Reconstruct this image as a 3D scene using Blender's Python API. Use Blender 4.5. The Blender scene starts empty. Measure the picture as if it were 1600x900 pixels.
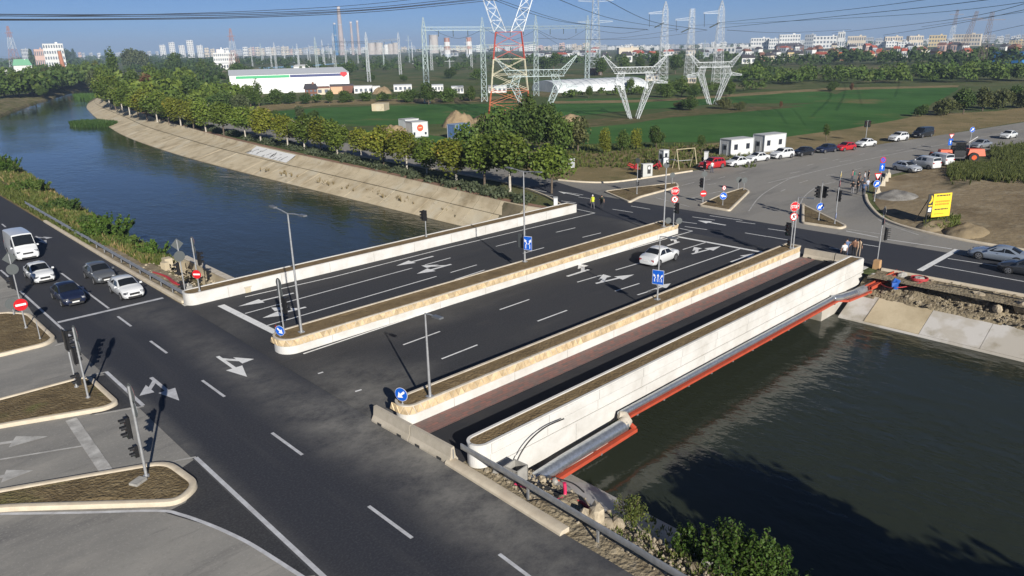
import bpy, bmesh, math, random
from mathutils import Vector, Matrix, noise
from mathutils.geometry import delaunay_2d_cdt
R = math.radians
random.seed(7)
scene = bpy.context.scene
C = scene.collection

# ------------------------------------------------------------------ camera
FPX = 1150.0; PITCH = R(18.2); ROLL = R(1.15); H = 18.7; AZ = R(46.6)
hd = Vector((math.cos(AZ), math.sin(AZ), 0)); rt0 = Vector((math.sin(AZ), -math.cos(AZ), 0))
fw = hd*math.cos(PITCH) - Vector((0, 0, math.sin(PITCH))); up0 = rt0.cross(fw)
rt = rt0*math.cos(ROLL) - up0*math.sin(ROLL); up = up0*math.cos(ROLL) + rt0*math.sin(ROLL)
CAM = Vector((0, 0, H))
cam = bpy.data.cameras.new('camera'); camo = bpy.data.objects.new('camera', cam); C.objects.link(camo)
cam.sensor_width = 36; cam.lens = 36*FPX/1600; cam.clip_start = 0.5; cam.clip_end = 30000
mw = Matrix((rt, up, -fw)).transposed().to_4x4(); mw.translation = CAM; camo.matrix_world = mw
scene.camera = camo

# ------------------------------------------------------------------ sky, sun, exposure
SUN_EL = R(24.0); SH = R(66.5)            # shadows run towards SH in plan
sun_dir = Vector((-math.cos(SH)*math.cos(SUN_EL), -math.sin(SH)*math.cos(SUN_EL), math.sin(SUN_EL)))
w = bpy.data.worlds.new('World'); scene.world = w; w.use_nodes = True
nt = w.node_tree; nt.nodes.clear()
o = nt.nodes.new('ShaderNodeOutputWorld'); bg = nt.nodes.new('ShaderNodeBackground'); sky = nt.nodes.new('ShaderNodeTexSky')
sky.sky_type = 'NISHITA'; sky.sun_disc = False; sky.sun_elevation = SUN_EL
sky.sun_rotation = math.atan2(sun_dir.x, sun_dir.y)
sky.air_density = 0.5; sky.dust_density = 0.8; sky.ozone_density = 6.5; sky.altitude = 1200
bg.inputs[1].default_value = 0.05
nt.links.new(sky.outputs[0], bg.inputs[0]); nt.links.new(bg.outputs[0], o.inputs[0])
sl = bpy.data.lights.new('sun', 'SUN'); sl.energy = 4.6; sl.angle = R(0.5); sl.color = (1.0, 0.95, 0.87)
so = bpy.data.objects.new('sun', sl); C.objects.link(so); so.rotation_euler = sun_dir.to_track_quat('Z', 'Y').to_euler()
so.location = (0, 0, 60)
scene.view_settings.view_transform = 'Standard'; scene.view_settings.look = 'None'
scene.view_settings.exposure = 0.6; scene.view_settings.gamma = 1.0; scene.view_settings.use_curve_mapping = False
scene.cycles.use_denoising = True
scene.cycles.max_bounces = 6; scene.cycles.volume_bounces = 0; scene.cycles.transparent_max_bounces = 8
scene.cycles.caustics_reflective = False; scene.cycles.caustics_refractive = False

# ------------------------------------------------------------------ pixel helpers (a pixel + the plane it touches)
def ray(x, y): return fw + rt*((x-800)/FPX) + up*((450-y)/FPX)
def G(x, y, z=0.0):
    d = ray(x, y); return CAM + d*((z-H)/d.z)
def PX(p):
    v = Vector(p)-CAM; a = v.dot(fw)
    if a < .1: return 800, -1e6
    return 800+FPX*v.dot(rt)/a, 450-FPX*v.dot(up)/a
def at_dist(x, y, dist):
    d = ray(x, y); return CAM + d*(dist/math.hypot(d.x, d.y))
def hgt(x, yb, yt, z=0.0):
    b = G(x, yb, z); lo, hi = 0.0, 300.0
    for _ in range(40):
        m = (lo+hi)/2
        if PX(b+Vector((0, 0, m)))[1] > yt: lo = m
        else: hi = m
    return m

# ------------------------------------------------------------------ object helpers
def tag(o, label=None, cat=None, group=None, kind=None):
    if label: o['label'] = label
    if cat: o['category'] = cat
    if group: o['group'] = group
    if kind: o['kind'] = kind
    return o
def thing(name, label, cat, loc=(0, 0, 0), rz=0.0, group=None):
    o = bpy.data.objects.new(name, None); C.objects.link(o); o.empty_display_size = .3
    o.location = loc; o.rotation_euler = (0, 0, rz)
    return tag(o, label, cat, group)
def link(name, me, parent=None, loc=None, rz=None):
    o = bpy.data.objects.new(name, me); C.objects.link(o)
    if parent: o.parent = parent
    if loc is not None: o.location = loc
    if rz is not None: o.rotation_euler = (0, 0, rz)
    return o
def copy_tree(src, parent=None):
    c = src.copy(); C.objects.link(c); c.parent = parent
    for ch in list(src.children): copy_tree(ch, c)
    return c

class MB:
    def __init__(s): s.v = []; s.f = []; s.m = []; s.mi = 0; s.tint = []
    def add(s, vs, fs):
        b = len(s.v); s.v += [tuple(x) for x in vs]
        for f in fs: s.f.append([b+i for i in f]); s.m.append(s.mi)
        return s
    def box(s, c, d, rz=0.0, taper=1.0):
        x, y, z = d[0]/2, d[1]/2, d[2]/2; vs = []
        cs, sn = math.cos(rz), math.sin(rz)
        for sz in (-1, 1):
            k = taper if sz > 0 else 1
            for a, b in ((-x, -y), (x, -y), (x, y), (-x, y)):
                a *= k; b *= k
                vs.append((c[0]+a*cs-b*sn, c[1]+a*sn+b*cs, c[2]+sz*z))
        return s.add(vs, [(3, 2, 1, 0), (4, 5, 6, 7), (0, 1, 5, 4), (1, 2, 6, 5), (2, 3, 7, 6), (3, 0, 4, 7)])
    def bar(s, p, q, w, h=None):
        p = Vector(p); q = Vector(q); h = h or w; d = (q-p)
        if d.length < 1e-6: return s
        d.normalize(); u = d.cross(Vector((0, 0, 1)))
        if u.length < 1e-3: u = Vector((1, 0, 0))
        u.normalize(); n = u.cross(d)
        vs = []
        for e in (p, q):
            for a, b in ((-1, -1), (1, -1), (1, 1), (-1, 1)): vs.append(e+u*(a*w/2)+n*(b*h/2))
        return s.add(vs, [(3, 2, 1, 0), (4, 5, 6, 7), (0, 1, 5, 4), (1, 2, 6, 5), (2, 3, 7, 6), (3, 0, 4, 7)])
    def tube(s, pts, r, n=8, cap=True):
        pts = [Vector(p) for p in pts]; k = len(pts)
        rs = r if isinstance(r, (list, tuple)) else [r]*k
        vs = []; prev = None
        for i, p in enumerate(pts):
            d = (pts[min(i+1, k-1)]-pts[max(i-1, 0)]).normalized()
            if prev is None:
                u = d.cross(Vector((0, 0, 1)))
                if u.length < 1e-3: u = Vector((1, 0, 0))
            else: u = prev - d*prev.dot(d)
            u.normalize(); prev = u; t = d.cross(u)
            for j in range(n):
                a = 2*math.pi*j/n; vs.append(p+(u*math.cos(a)+t*math.sin(a))*rs[i])
        fs = []
        for i in range(k-1):
            for j in range(n):
                a = i*n+j; b = i*n+(j+1) % n; fs.append((a, b, b+n, a+n))
        if cap: fs.append(tuple(range(n))[::-1]); fs.append(tuple((k-1)*n+j for j in range(n)))
        return s.add(vs, fs)
    def prism(s, poly, z0, z1):
        n = len(poly); a = sum(poly[i][0]*poly[(i+1) % n][1]-poly[(i+1) % n][0]*poly[i][1] for i in range(n))
        if a < 0: poly = poly[::-1]
        vs = [(p[0], p[1], z0) for p in poly]+[(p[0], p[1], z1) for p in poly]
        fs = [tuple(range(n))[::-1], tuple(range(n, 2*n))]+[(i, (i+1) % n, n+(i+1) % n, n+i) for i in range(n)]
        return s.add(vs, fs)
    def plate(s, poly, origin, ux, uy, t):
        """polygon given in the (ux, uy) frame at origin, thickness t along ux x uy (front on +n)"""
        ux = Vector(ux); uy = Vector(uy); n_ = ux.cross(uy).normalized(); o = Vector(origin); n = len(poly)
        vs = [o+ux*p[0]+uy*p[1] for p in poly]+[o+ux*p[0]+uy*p[1]+n_*t for p in poly]
        fs = [tuple(range(n))[::-1], tuple(range(n, 2*n))]+[(i, (i+1) % n, n+(i+1) % n, n+i) for i in range(n)]
        return s.add(vs, fs)
    def sphere(s, c, r, n=8, sq=(1, 1, 1)):
        vs = [(c[0], c[1], c[2]-r*sq[2])]; m = max(3, n//2)
        for i in range(1, m):
            t = math.pi*i/m
            for j in range(n):
                a = 2*math.pi*j/n
                vs.append((c[0]+r*sq[0]*math.sin(t)*math.cos(a), c[1]+r*sq[1]*math.sin(t)*math.sin(a), c[2]-r*sq[2]*math.cos(t)))
        vs.append((c[0], c[1], c[2]+r*sq[2])); fs = []
        for j in range(n):
            fs.append((0, 1+(j+1) % n, 1+j)); L = 1+(m-2)*n
            fs.append((L+j, L+(j+1) % n, len(vs)-1))
        for i in range(m-2):
            for j in range(n):
                a = 1+i*n+j; b = 1+i*n+(j+1) % n; fs.append((a, b, b+n, a+n))
        return s.add(vs, fs)
    def mesh(s, name, mats, smooth=None):
        me = bpy.data.meshes.new(name); me.from_pydata(s.v, [], s.f)
        mats = mats if isinstance(mats, (list, tuple)) else [mats]
        for m in mats: me.materials.append(m)
        if len(mats) > 1: me.polygons.foreach_set('material_index', s.m)
        if smooth is not None:
            me.polygons.foreach_set('use_smooth', [True]*len(me.polygons))
            if smooth < 180: me.set_sharp_from_angle(angle=R(smooth))
        if s.tint:
            at = me.attributes.new('tint', 'FLOAT', 'FACE'); at.data.foreach_set('value', s.tint[:len(me.polygons)])
        me.update(); return me
    def build(s, name, mats, parent=None, loc=None, rz=None, smooth=None):
        return link(name, s.mesh(name, mats, smooth), parent, loc, rz)

def circle(r, n=20, cx=0, cy=0, a0=0): return [(cx+r*math.cos(a0+2*math.pi*i/n), cy+r*math.sin(a0+2*math.pi*i/n)) for i in range(n)]
def interp(tab, t):
    if t <= tab[0][0]: return tab[0][1]
    for (a, b), (c, d) in zip(tab, tab[1:]):
        if t <= c: return b+(d-b)*(t-a)/(c-a)
    return tab[-1][1]
def smoothline(pts, k=6):
    """Catmull-Rom through pts"""
    out = []; n = len(pts)
    P = [Vector(p) for p in pts]
    for i in range(n-1):
        p0, p1, p2, p3 = P[max(i-1, 0)], P[i], P[i+1], P[min(i+2, n-1)]
        for j in range(k):
            t = j/k
            out.append(.5*((2*p1)+(p2-p0)*t+(2*p0-5*p1+4*p2-p3)*t*t+(3*p1-p0-3*p2+p3)*t**3))
    out.append(P[-1]); return out

# ------------------------------------------------------------------ materials
MATS = {}
def mat(name, col, rough=.7, col2=None, scale=1.0, detail=4, bump=0.0, bscale=None, metal=0.0, spec=.5, rnd=0.0, coords='Object', lo=.35, hi=.65, emit=0, coat=0):
    if name in MATS: return MATS[name]
    m = bpy.data.materials.new(name); m.use_nodes = True; n = m.node_tree; b = n.nodes['Principled BSDF']
    b.inputs['Roughness'].default_value = rough; b.inputs['Metallic'].default_value = metal
    b.inputs['Specular IOR Level'].default_value = spec; b.inputs['Base Color'].default_value = (*col, 1)
    if coat: b.inputs['Coat Weight'].default_value = coat; b.inputs['Coat Roughness'].default_value = .05
    src = None
    if col2 or bump:
        if coords == 'World': tc = n.nodes.new('ShaderNodeNewGeometry').outputs['Position']
        else: tc = n.nodes.new('ShaderNodeTexCoord').outputs['Object']
    if col2:
        t = n.nodes.new('ShaderNodeTexNoise'); t.inputs['Scale'].default_value = scale; t.inputs['Detail'].default_value = detail
        t.inputs['Roughness'].default_value = .65
        n.links.new(tc, t.inputs['Vector'])
        r = n.nodes.new('ShaderNodeMapRange'); r.inputs[1].default_value = lo; r.inputs[2].default_value = hi
        n.links.new(t.outputs['Fac'], r.inputs[0])
        x = n.nodes.new('ShaderNodeMix'); x.data_type = 'RGBA'; x.inputs[6].default_value = (*col, 1); x.inputs[7].default_value = (*col2, 1)
        n.links.new(r.outputs[0], x.inputs[0]); src = x.outputs[2]
        n.links.new(src, b.inputs['Base Color'])
    if rnd:
        oi = n.nodes.new('ShaderNodeObjectInfo'); mr = n.nodes.new('ShaderNodeMapRange')
        mr.inputs[3].default_value = 1-rnd; mr.inputs[4].default_value = 1+rnd; n.links.new(oi.outputs['Random'], mr.inputs[0])
        hs = n.nodes.new('ShaderNodeHueSaturation'); hs.inputs['Color'].default_value = (*col, 1)
        if src: n.links.new(src, hs.inputs['Color'])
        n.links.new(mr.outputs[0], hs.inputs['Value']); n.links.new(hs.outputs[0], b.inputs['Base Color'])
    if bump:
        t2 = n.nodes.new('ShaderNodeTexNoise'); t2.inputs['Scale'].default_value = bscale or scale*6; t2.inputs['Detail'].default_value = 5
        n.links.new(tc, t2.inputs['Vector'])
        bp = n.nodes.new('ShaderNodeBump'); bp.inputs['Strength'].default_value = bump; bp.inputs['Distance'].default_value = .05
        n.links.new(t2.outputs['Fac'], bp.inputs['Height']); n.links.new(bp.outputs[0], b.inputs['Normal'])
    if emit: b.inputs['Emission Color'].default_value = (*col, 1); b.inputs['Emission Strength'].default_value = emit
    MATS[name] = m; return m

def layered(name, base, layers, rough=.85, bump=.3, bscale=8, spec=.3, bdist=.05):
    """world-space ground material: base colour + list of (colour, scale, lo, hi, detail, stretch)"""
    m = bpy.data.materials.new(name); m.use_nodes = True; n = m.node_tree; b = n.nodes['Principled BSDF']
    b.inputs['Roughness'].default_value = rough; b.inputs['Specular IOR Level'].default_value = spec
    pos = n.nodes.new('ShaderNodeNewGeometry').outputs['Position']
    rgb = n.nodes.new('ShaderNodeRGB'); rgb.outputs[0].default_value = (*base, 1); cur = rgb.outputs[0]
    for i, L in enumerate(layers):
        col, sc, lo, hi, det = L[:5]; st = L[5] if len(L) > 5 else (1, 1, 1)
        mp = n.nodes.new('ShaderNodeMapping'); mp.inputs['Scale'].default_value = st; mp.inputs['Location'].default_value = (17.3*i, 5.1*i, 0)
        n.links.new(pos, mp.inputs['Vector'])
        t = n.nodes.new('ShaderNodeTexNoise'); t.inputs['Scale'].default_value = sc; t.inputs['Detail'].default_value = det; t.inputs['Roughness'].default_value = .62
        n.links.new(mp.outputs[0], t.inputs['Vector'])
        r = n.nodes.new('ShaderNodeMapRange'); r.inputs[1].default_value = lo; r.inputs[2].default_value = hi
        n.links.new(t.outputs['Fac'], r.inputs[0])
        x = n.nodes.new('ShaderNodeMix'); x.data_type = 'RGBA'; x.inputs[7].default_value = (*col, 1)
        n.links.new(cur, x.inputs[6]); n.links.new(r.outputs[0], x.inputs[0]); cur = x.outputs[2]
    n.links.new(cur, b.inputs['Base Color'])
    if bump:
        t2 = n.nodes.new('ShaderNodeTexNoise'); t2.inputs['Scale'].default_value = bscale; t2.inputs['Detail'].default_value = 6
        n.links.new(pos, t2.inputs['Vector'])
        bp = n.nodes.new('ShaderNodeBump'); bp.inputs['Strength'].default_value = bump; bp.inputs['Distance'].default_value = bdist
        n.links.new(t2.outputs['Fac'], bp.inputs['Height']); n.links.new(bp.outputs[0], b.inputs['Normal'])
    MATS[name] = m; return m

def spots(m, centres, col, strength=1.0, nscale=.55):
    """dusty stains with a place of their own: (x, y, radius_x, radius_y) in metres on the ground"""
    n = m.node_tree; b = n.nodes['Principled BSDF']; pos = n.nodes.new('ShaderNodeNewGeometry').outputs['Position']
    cur = b.inputs['Base Color'].links[0].from_socket
    nz = n.nodes.new('ShaderNodeTexNoise'); nz.inputs['Scale'].default_value = nscale; nz.inputs['Detail'].default_value = 10; nz.inputs['Roughness'].default_value = .78
    mpz = n.nodes.new('ShaderNodeMapping'); mpz.inputs['Scale'].default_value = (.7, 1, 1); mpz.inputs['Rotation'].default_value = (0, 0, .9); n.links.new(pos, mpz.inputs['Vector']); n.links.new(mpz.outputs[0], nz.inputs['Vector'])
    for (x, y, rx, ry, k) in centres:
        mp = n.nodes.new('ShaderNodeVectorMath'); mp.operation = 'SUBTRACT'; mp.inputs[1].default_value = (x, y, 0); n.links.new(pos, mp.inputs[0])
        dv = n.nodes.new('ShaderNodeVectorMath'); dv.operation = 'DIVIDE'; dv.inputs[1].default_value = (rx, ry, 1e3); n.links.new(mp.outputs[0], dv.inputs[0])
        ln = n.nodes.new('ShaderNodeVectorMath'); ln.operation = 'LENGTH'; n.links.new(dv.outputs[0], ln.inputs[0])
        r = n.nodes.new('ShaderNodeMapRange'); r.interpolation_type = 'SMOOTHSTEP'; r.inputs[1].default_value = 1; r.inputs[2].default_value = 0; r.inputs[4].default_value = k
        n.links.new(ln.outputs['Value'], r.inputs[0])
        r2 = n.nodes.new('ShaderNodeMapRange'); r2.inputs[1].default_value = .33; r2.inputs[2].default_value = .72; n.links.new(nz.outputs['Fac'], r2.inputs[0])
        mu = n.nodes.new('ShaderNodeMath'); mu.operation = 'MULTIPLY'; n.links.new(r.outputs[0], mu.inputs[0]); n.links.new(r2.outputs[0], mu.inputs[1])
        x_ = n.nodes.new('ShaderNodeMix'); x_.data_type = 'RGBA'; x_.inputs[7].default_value = (*col, 1)
        n.links.new(mu.outputs[0], x_.inputs[0]); n.links.new(cur, x_.inputs[6]); cur = x_.outputs[2]
    n.links.new(cur, b.inputs['Base Color']); return m

white_paint = mat('road_paint', (.74, .74, .72), .6, (.45, .45, .44), 1.3, 6, coords='World', lo=.5, hi=.8)
old_paint = mat('worn_paint', (.52, .51, .48), .7, (.27, .26, .24), 1.2, 6, coords='World')
white_conc = mat('white_concrete', (.60, .59, .56), .75, (.46, .44, .40), .55, 8, bump=.15, bscale=9, coords='World', lo=.42, hi=.75)
kerb_m = mat('kerb_concrete', (.58, .51, .39), .8, (.47, .40, .30), 1.4, 6, bump=.15, bscale=20, coords='World')
bank_m = layered('bank_concrete', (.49, .415, .285), [((.34, .275, .175), .35, .45, .7, 8), ((.50, .45, .34), .16, .52, .66, 5), ((.20, .165, .10), .9, .60, .78, 9, (1, .25, 1)), ((.25, .20, .12), .12, .60, .70, 9)], .85, .25, 6)
joint_dirt_m = layered('joint_dirt', (.15, .125, .08), [((.09, .08, .045), .8, .45, .65, 6)], .95, .4, 6)
slab_m = layered('slab_concrete', (.42, .39, .34), [((.50, .48, .45), .22, .5, .56, 4), ((.30, .27, .21), .5, .55, .7, 8)], .85, .15, 8)
stone_m = mat('tan_stone', (.60, .47, .29), .8, (.44, .33, .19), 3, 4, bump=.2, bscale=25, rnd=.22)
lip_m = mat('planter_lip', (.55, .50, .42), .8, (.42, .37, .29), 2, 5, coords='World')
soil_m = layered('planter_soil', (.20, .145, .078), [((.145, .103, .055), 1.2, .42, .7, 8), ((.22, .165, .09), 3.5, .55, .75, 6)], .95, .9, 7, .1, .12)
asphalt_new = layered('asphalt_new', (.030, .031, .035), [((.043, .042, .042), .16, .4, .7, 8, (.35, 1, 1)), ((.070, .068, .064), .5, .56, .85, 10, (.35, 1, 1)), ((.11, .107, .10), 2.2, .66, .84, 10, (.3, 1, 1)), ((.018, .018, .020), .9, .58, .78, 9, (.10, 1, 1)), ((.062, .062, .063), 10, .46, .72, 3), ((.018, .018, .020), 6, .58, .76, 4), ((.20, .195, .18), 5, .72, .78, 3)], .82, .25, 30, .35, .01)
asphalt_dark = layered('asphalt_dark', (.026, .028, .036), [((.036, .036, .040), .22, .45, .75, 8, (1, .3, 1)), ((.075, .074, .072), 1.4, .66, .88, 10), ((.055, .055, .058), .6, .55, .8, 9, (1, .08, 1)), ((.12, .118, .112), 3.0, .70, .86, 10), ((.052, .054, .060), 10, .46, .72, 3), ((.016, .016, .020), 6, .58, .76, 4), ((.17, .165, .155), 5, .73, .80, 3)], .8, .25, 30, .35, .01)
asphalt_old = layered('asphalt_old', (.27, .26, .235), [((.19, .185, .172), .16, .4, .62, 9, (.3, 1, 1)), ((.34, .32, .285), .4, .5, .8, 9, (.5, 1, 1)), ((.13, .128, .125), .13, .60, .70, 7, (.25, 1, 1)), ((.40, .385, .355), .3, .66, .8, 8), ((.20, .19, .175), 3.5, .55, .8, 10), ((.15, .145, .135), .7, .60, .72, 10, (.15, 1, 1)), ((.33, .315, .29), 9, .54, .8, 4), ((.17, .163, .15), 4, .62, .82, 6)], .88, .25, 30, .3, .01)
asphalt_far = layered('asphalt_far', (.235, .223, .20), [((.155, .15, .14), .05, .5, .62, 8, (.4, 1, 1)), ((.23, .21, .175), .1, .5, .75, 9), ((.13, .125, .115), .5, .57, .8, 9, (.12, 1, 1)), ((.28, .27, .24), 4, .5, .8, 5), ((.13, .125, .115), .25, .60, .72, 9, (.2, 1, 1))], .88, .2, 30, .3, .01)
spots(asphalt_dark, [(17.8, 30, 4.2, 9, .9), (17.5, 21, 3.5, 6, .85), (18.2, 25.5, 2.2, 3.2, 1.1), (16, 57, 4, 5, .4), (16.4, 40, 2.6, 22, .55), (16.8, 14, 3.2, 12, .7), (10.3, 40, 1.0, 30, .5), (17, 70, 2, 12, .3)], (.25, .24, .215))
spots(asphalt_new, [(20.5, 35, 5, 7, .7), (19.5, 32, 3, 4.5, .8), (23, 34, 4, 2, .5), (19, 50, 3, 6, .35), (64, 45, 4, 12, .35), (30, 40, 9, 2, .25)], (.23, .22, .195))
paver_m = None
# ================================================================== THE SETTING
WATER = -2.9
W_line = smoothline([(25.5, -160), (25.5, -40), (25.5, 60), (25.8, 95), (27.2, 125), (32, 202), (42, 270), (60, 348), (99, 450), (143, 548), (230, 680), (420, 860)], 8)
E_line = smoothline([(58, -160), (58, -40), (58, 60), (58.2, 100), (58.6, 135), (60, 172), (64.5, 220), (72.5, 267), (84, 325), (96, 375), (121, 450), (165, 545), (255, 670), (450, 830)], 8)
def offset_line(pts, d, f=None):
    out = []
    for i, p in enumerate(pts):
        a = pts[max(i-1, 0)]; b = pts[min(i+1, len(pts)-1)]; t = (b-a).normalized()
        k = d if f is None else f(p)
        out.append(Vector((p.x-t.y*k, p.y+t.x*k)))
    return out
# far (right-hand) bank widens towards the bend
e_width = lambda p: -interp([(-200, 4.2), (55, 4.2), (64, 3.4), (96, 6.0), (153, 9.0), (200, 11.0), (266, 10.5), (330, 7), (380, 5), (900, 5)], p.y)
E_top = offset_line(E_line, 0, e_width)
w_width = lambda p: interp([(-200, 5.6), (30, 5.6), (64, 4.6), (120, 5.5), (330, 12), (900, 12)], p.y)
W_top = offset_line(W_line, 0, w_width)

ground_m = layered('ground', (.115, .118, .052), [((.070, .100, .032), .018, .40, .56, 8), ((.185, .150, .083), .03, .55, .66, 9), ((.060, .080, .028), .11, .5, .7, 8), ((.20, .165, .10), .35, .60, .78, 8)], .95, .8, 2.2, .1, .25)
def sheet(name, pts, z, m, kind='structure', parent=None, holes=()):
    loops = [list(pts)]+[list(h) for h in holes]
    vs = []; es = []
    for L in loops:
        b = len(vs); vs += [Vector((p[0], p[1])) for p in L]
        es += [(b+i, b+(i+1) % len(L)) for i in range(len(L))]
    r = delaunay_2d_cdt(vs, es, [], 1 if not holes else 2, 1e-4)
    cv, fs = r[0], r[2]
    mb = MB(); mb.add([(p.x, p.y, z) for p in cv], [tuple(f) for f in fs])
    o = mb.build(name, m, parent)
    bm = bmesh.new(); bm.from_mesh(o.data)
    for f in bm.faces:
        f.normal_update()
        if f.normal.z < 0: f.normal_flip()
    bm.to_mesh(o.data); bm.free()
    if kind and not parent: o['kind'] = kind
    return o
def flat_poly(name, pts, z, m, kind='structure', parent=None): return sheet(name, pts, z, m, kind, parent)

# ground west and east of the canal joined round its far end: one sheet
outer = [(-2500, -2500)] + [(W_top[0].x, -2500)] + [(p.x, p.y) for p in W_top] + [(640, 1010)] + [(p.x, p.y) for p in reversed(E_top)] + [(E_top[0].x, -2500), (9000, -2500), (9000, 10500), (-2500, 10500)]
ground = flat_poly('ground', outer, -.08, ground_m)

# water
water_m = bpy.data.materials.new('canal_water'); water_m.use_nodes = True
n = water_m.node_tree; b = n.nodes['Principled BSDF']
b.inputs['Base Color'].default_value = (.024, .029, .019, 1); b.inputs['Roughness'].default_value = .06; b.inputs['IOR'].default_value = 1.33
b.inputs['Specular IOR Level'].default_value = .5
pos = n.nodes.new('ShaderNodeNewGeometry').outputs['Position']
hs = []
for sc, st, loc in ((1.9, (1, .55, 1), 0), (.55, (1, .5, 1), 9), (.06, (1, .6, 1), 3)):
    mp = n.nodes.new('ShaderNodeMapping'); mp.inputs['Scale'].default_value = st; mp.inputs['Rotation'].default_value = (0, 0, R(30)); mp.inputs['Location'].default_value = (loc, 0, 0)
    n.links.new(pos, mp.inputs['Vector'])
    t = n.nodes.new('ShaderNodeTexNoise'); t.inputs['Scale'].default_value = sc; t.inputs['Detail'].default_value = 4; n.links.new(mp.outputs[0], t.inputs['Vector']); hs.append(t.outputs['Fac'])
a1 = n.nodes.new('ShaderNodeMath'); a1.operation = 'MULTIPLY_ADD'; a1.inputs[1].default_value = 2.2; n.links.new(hs[1], a1.inputs[0]); n.links.new(hs[0], a1.inputs[2])
# calm and ruffled patches
r = n.nodes.new('ShaderNodeMapRange'); r.inputs[1].default_value = .35; r.inputs[2].default_value = .65; r.inputs[3].default_value = .16; r.inputs[4].default_value = .6
n.links.new(hs[2], r.inputs[0])
bp = n.nodes.new('ShaderNodeBump'); bp.inputs['Distance'].default_value = .09
n.links.new(r.outputs[0], bp.inputs['Strength']); n.links.new(a1.outputs[0], bp.inputs['Height']); n.links.new(bp.outputs[0], b.inputs['Normal'])
wl = offset_line(W_line, 1.2); el = offset_line(E_line, -1.2)
canal_water = sheet('canal_water', [(p.x, p.y) for p in wl]+[(p.x, p.y) for p in reversed(el)], WATER, water_m)
canal_water.name = 'water'

# canal banks: lofted strips
def loft(name, rows, m, z_jit=0.0, parent=None, smooth=None, jitxy=0.0, seed=0):
    """rows: list of polylines (3D) of equal length"""
    mb = MB(); n = len(rows[0]); vs = []
    for ri, row in enumerate(rows):
        for p in row:
            p = Vector(p)
            if z_jit and 0 < ri < len(rows)-1:
                q = noise.noise(Vector((p.x*.9+seed, p.y*.9, 0)))+.6*noise.noise(Vector((p.x*2.7+seed, p.y*2.7, 3)))
                p.z += z_jit*q
            vs.append(p)
    fs = []
    for i in range(len(rows)-1):
        for j in range(n-1): fs.append((i*n+j, i*n+j+1, (i+1)*n+j+1, (i+1)*n+j))
    mb.add(vs, fs); return mb.build(name, m, parent, smooth=smooth)
def densify(pts, step):
    out = []
    for a, b in zip(pts, pts[1:]):
        k = max(1, int((b-a).length/step))
        for i in range(k): out.append(a.lerp(b, i/k))
    out.append(pts[-1]); return out
def bank_rows(line, side, prof_of):
    """prof_of(p) -> list of (offset, z) from below water to crest"""
    line = densify([Vector((p.x, p.y)) for p in line], 1.2 if line[0].y > -1000 else 5)
    prof = [prof_of(p) for p in line]; rows = []
    nrm = []
    for i, p in enumerate(line):
        a = line[max(i-1, 0)]; b = line[min(i+1, len(line)-1)]; t = (b-a).normalized(); nrm.append(Vector((-t.y, t.x))*side)
    for k in range(len(prof[0])):
        rows.append([(line[i].x+nrm[i].x*prof[i][k][0], line[i].y+nrm[i].y*prof[i][k][0], prof[i][k][1]) for i in range(len(line))])
    return rows
def clip_line(line, y0, y1): return [p for p in line if y0 <= p.y <= y1]
def straight(x, y0, y1, k=40): return [Vector((x, y0+(y1-y0)*i/k)) for i in range(k+1)]

# right-hand bank beyond the bridge: lower slab slope, curved upper wall, crest
def prof_EN(p):
    wd = -e_width(p); a = wd*.62
    return [(-1.5, WATER-.8), (0, WATER), (a, -1.15), (wd-.45, -.25), (wd-.12, .28), (wd+.18, .28), (wd+.2, -.1)]
ENL = [Vector((58, 57.2))]+[p for p in E_line if p.y > 58]
bankE = loft('canal_bank', bank_rows(ENL, -1, prof_EN), joint_dirt_m); tag(bankE, kind='structure')
# joints between its concrete slabs: each slab a thin plate on the slope
cnt = 0; acc = 0
Ls = densify(ENL, .5); seg = []
slab_edges = []
dist = 0; nextd = 0
for i in range(1, len(Ls)):
    dist += (Ls[i]-Ls[i-1]).length
    if dist >= nextd and Ls[i].y < 385:
        t = (Ls[i]-Ls[i-1]).normalized(); slab_edges.append((Ls[i], Vector((t.y, -t.x)))); nextd += 4.6
UPW = [(lambda w: w*.635, -1.08), (lambda w: w-.45, -.25), (lambda w: w-.12, .29), (lambda w: w+.2, .30)]
for (p, u), (q, v) in zip(slab_edges, slab_edges[1:]):
    mb = MB()
    def pt(p, u, f, dz):
        wd = -e_width(p); off = wd*.62*f; z = WATER+(-1.15-WATER)*f
        return Vector((p.x+u.x*off, p.y+u.y*off, z+dz))
    e = (q-p).normalized()*.045; e3 = Vector((e.x, e.y, 0)); th = .03+random.random()*.05
    A = [pt(p, u, .02, th)+e3, pt(q, v, .02, th)-e3, pt(q, v, .985, th)-e3, pt(p, u, .985, th)+e3]
    B = [a-Vector((0, 0, .3)) for a in A]
    mb.add(A+B, [(0, 1, 2, 3), (0, 4, 5, 1), (1, 5, 6, 2), (2, 6, 7, 3), (3, 7, 4, 0)])
    mb.build('concrete_slab', bank_m, bankE); cnt += 1
    mb = MB(); th = .03; n_ = len(UPW)
    def pu(p, u, k, d): wd = -e_width(p); o_, z = UPW[k][0](wd), UPW[k][1]; return Vector((p.x+u.x*(o_-d), p.y+u.y*(o_-d), z+d*.7))
    A = [pu(p, u, k, th)+e3*.5 for k in range(n_)]+[pu(q, v, k, th)-e3*.5 for k in range(n_)]
    mb.add(A, [(k, n_+k, n_+k+1, k+1) for k in range(n_-1)]); mb.build('wall_panel', bank_m, bankE)
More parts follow.
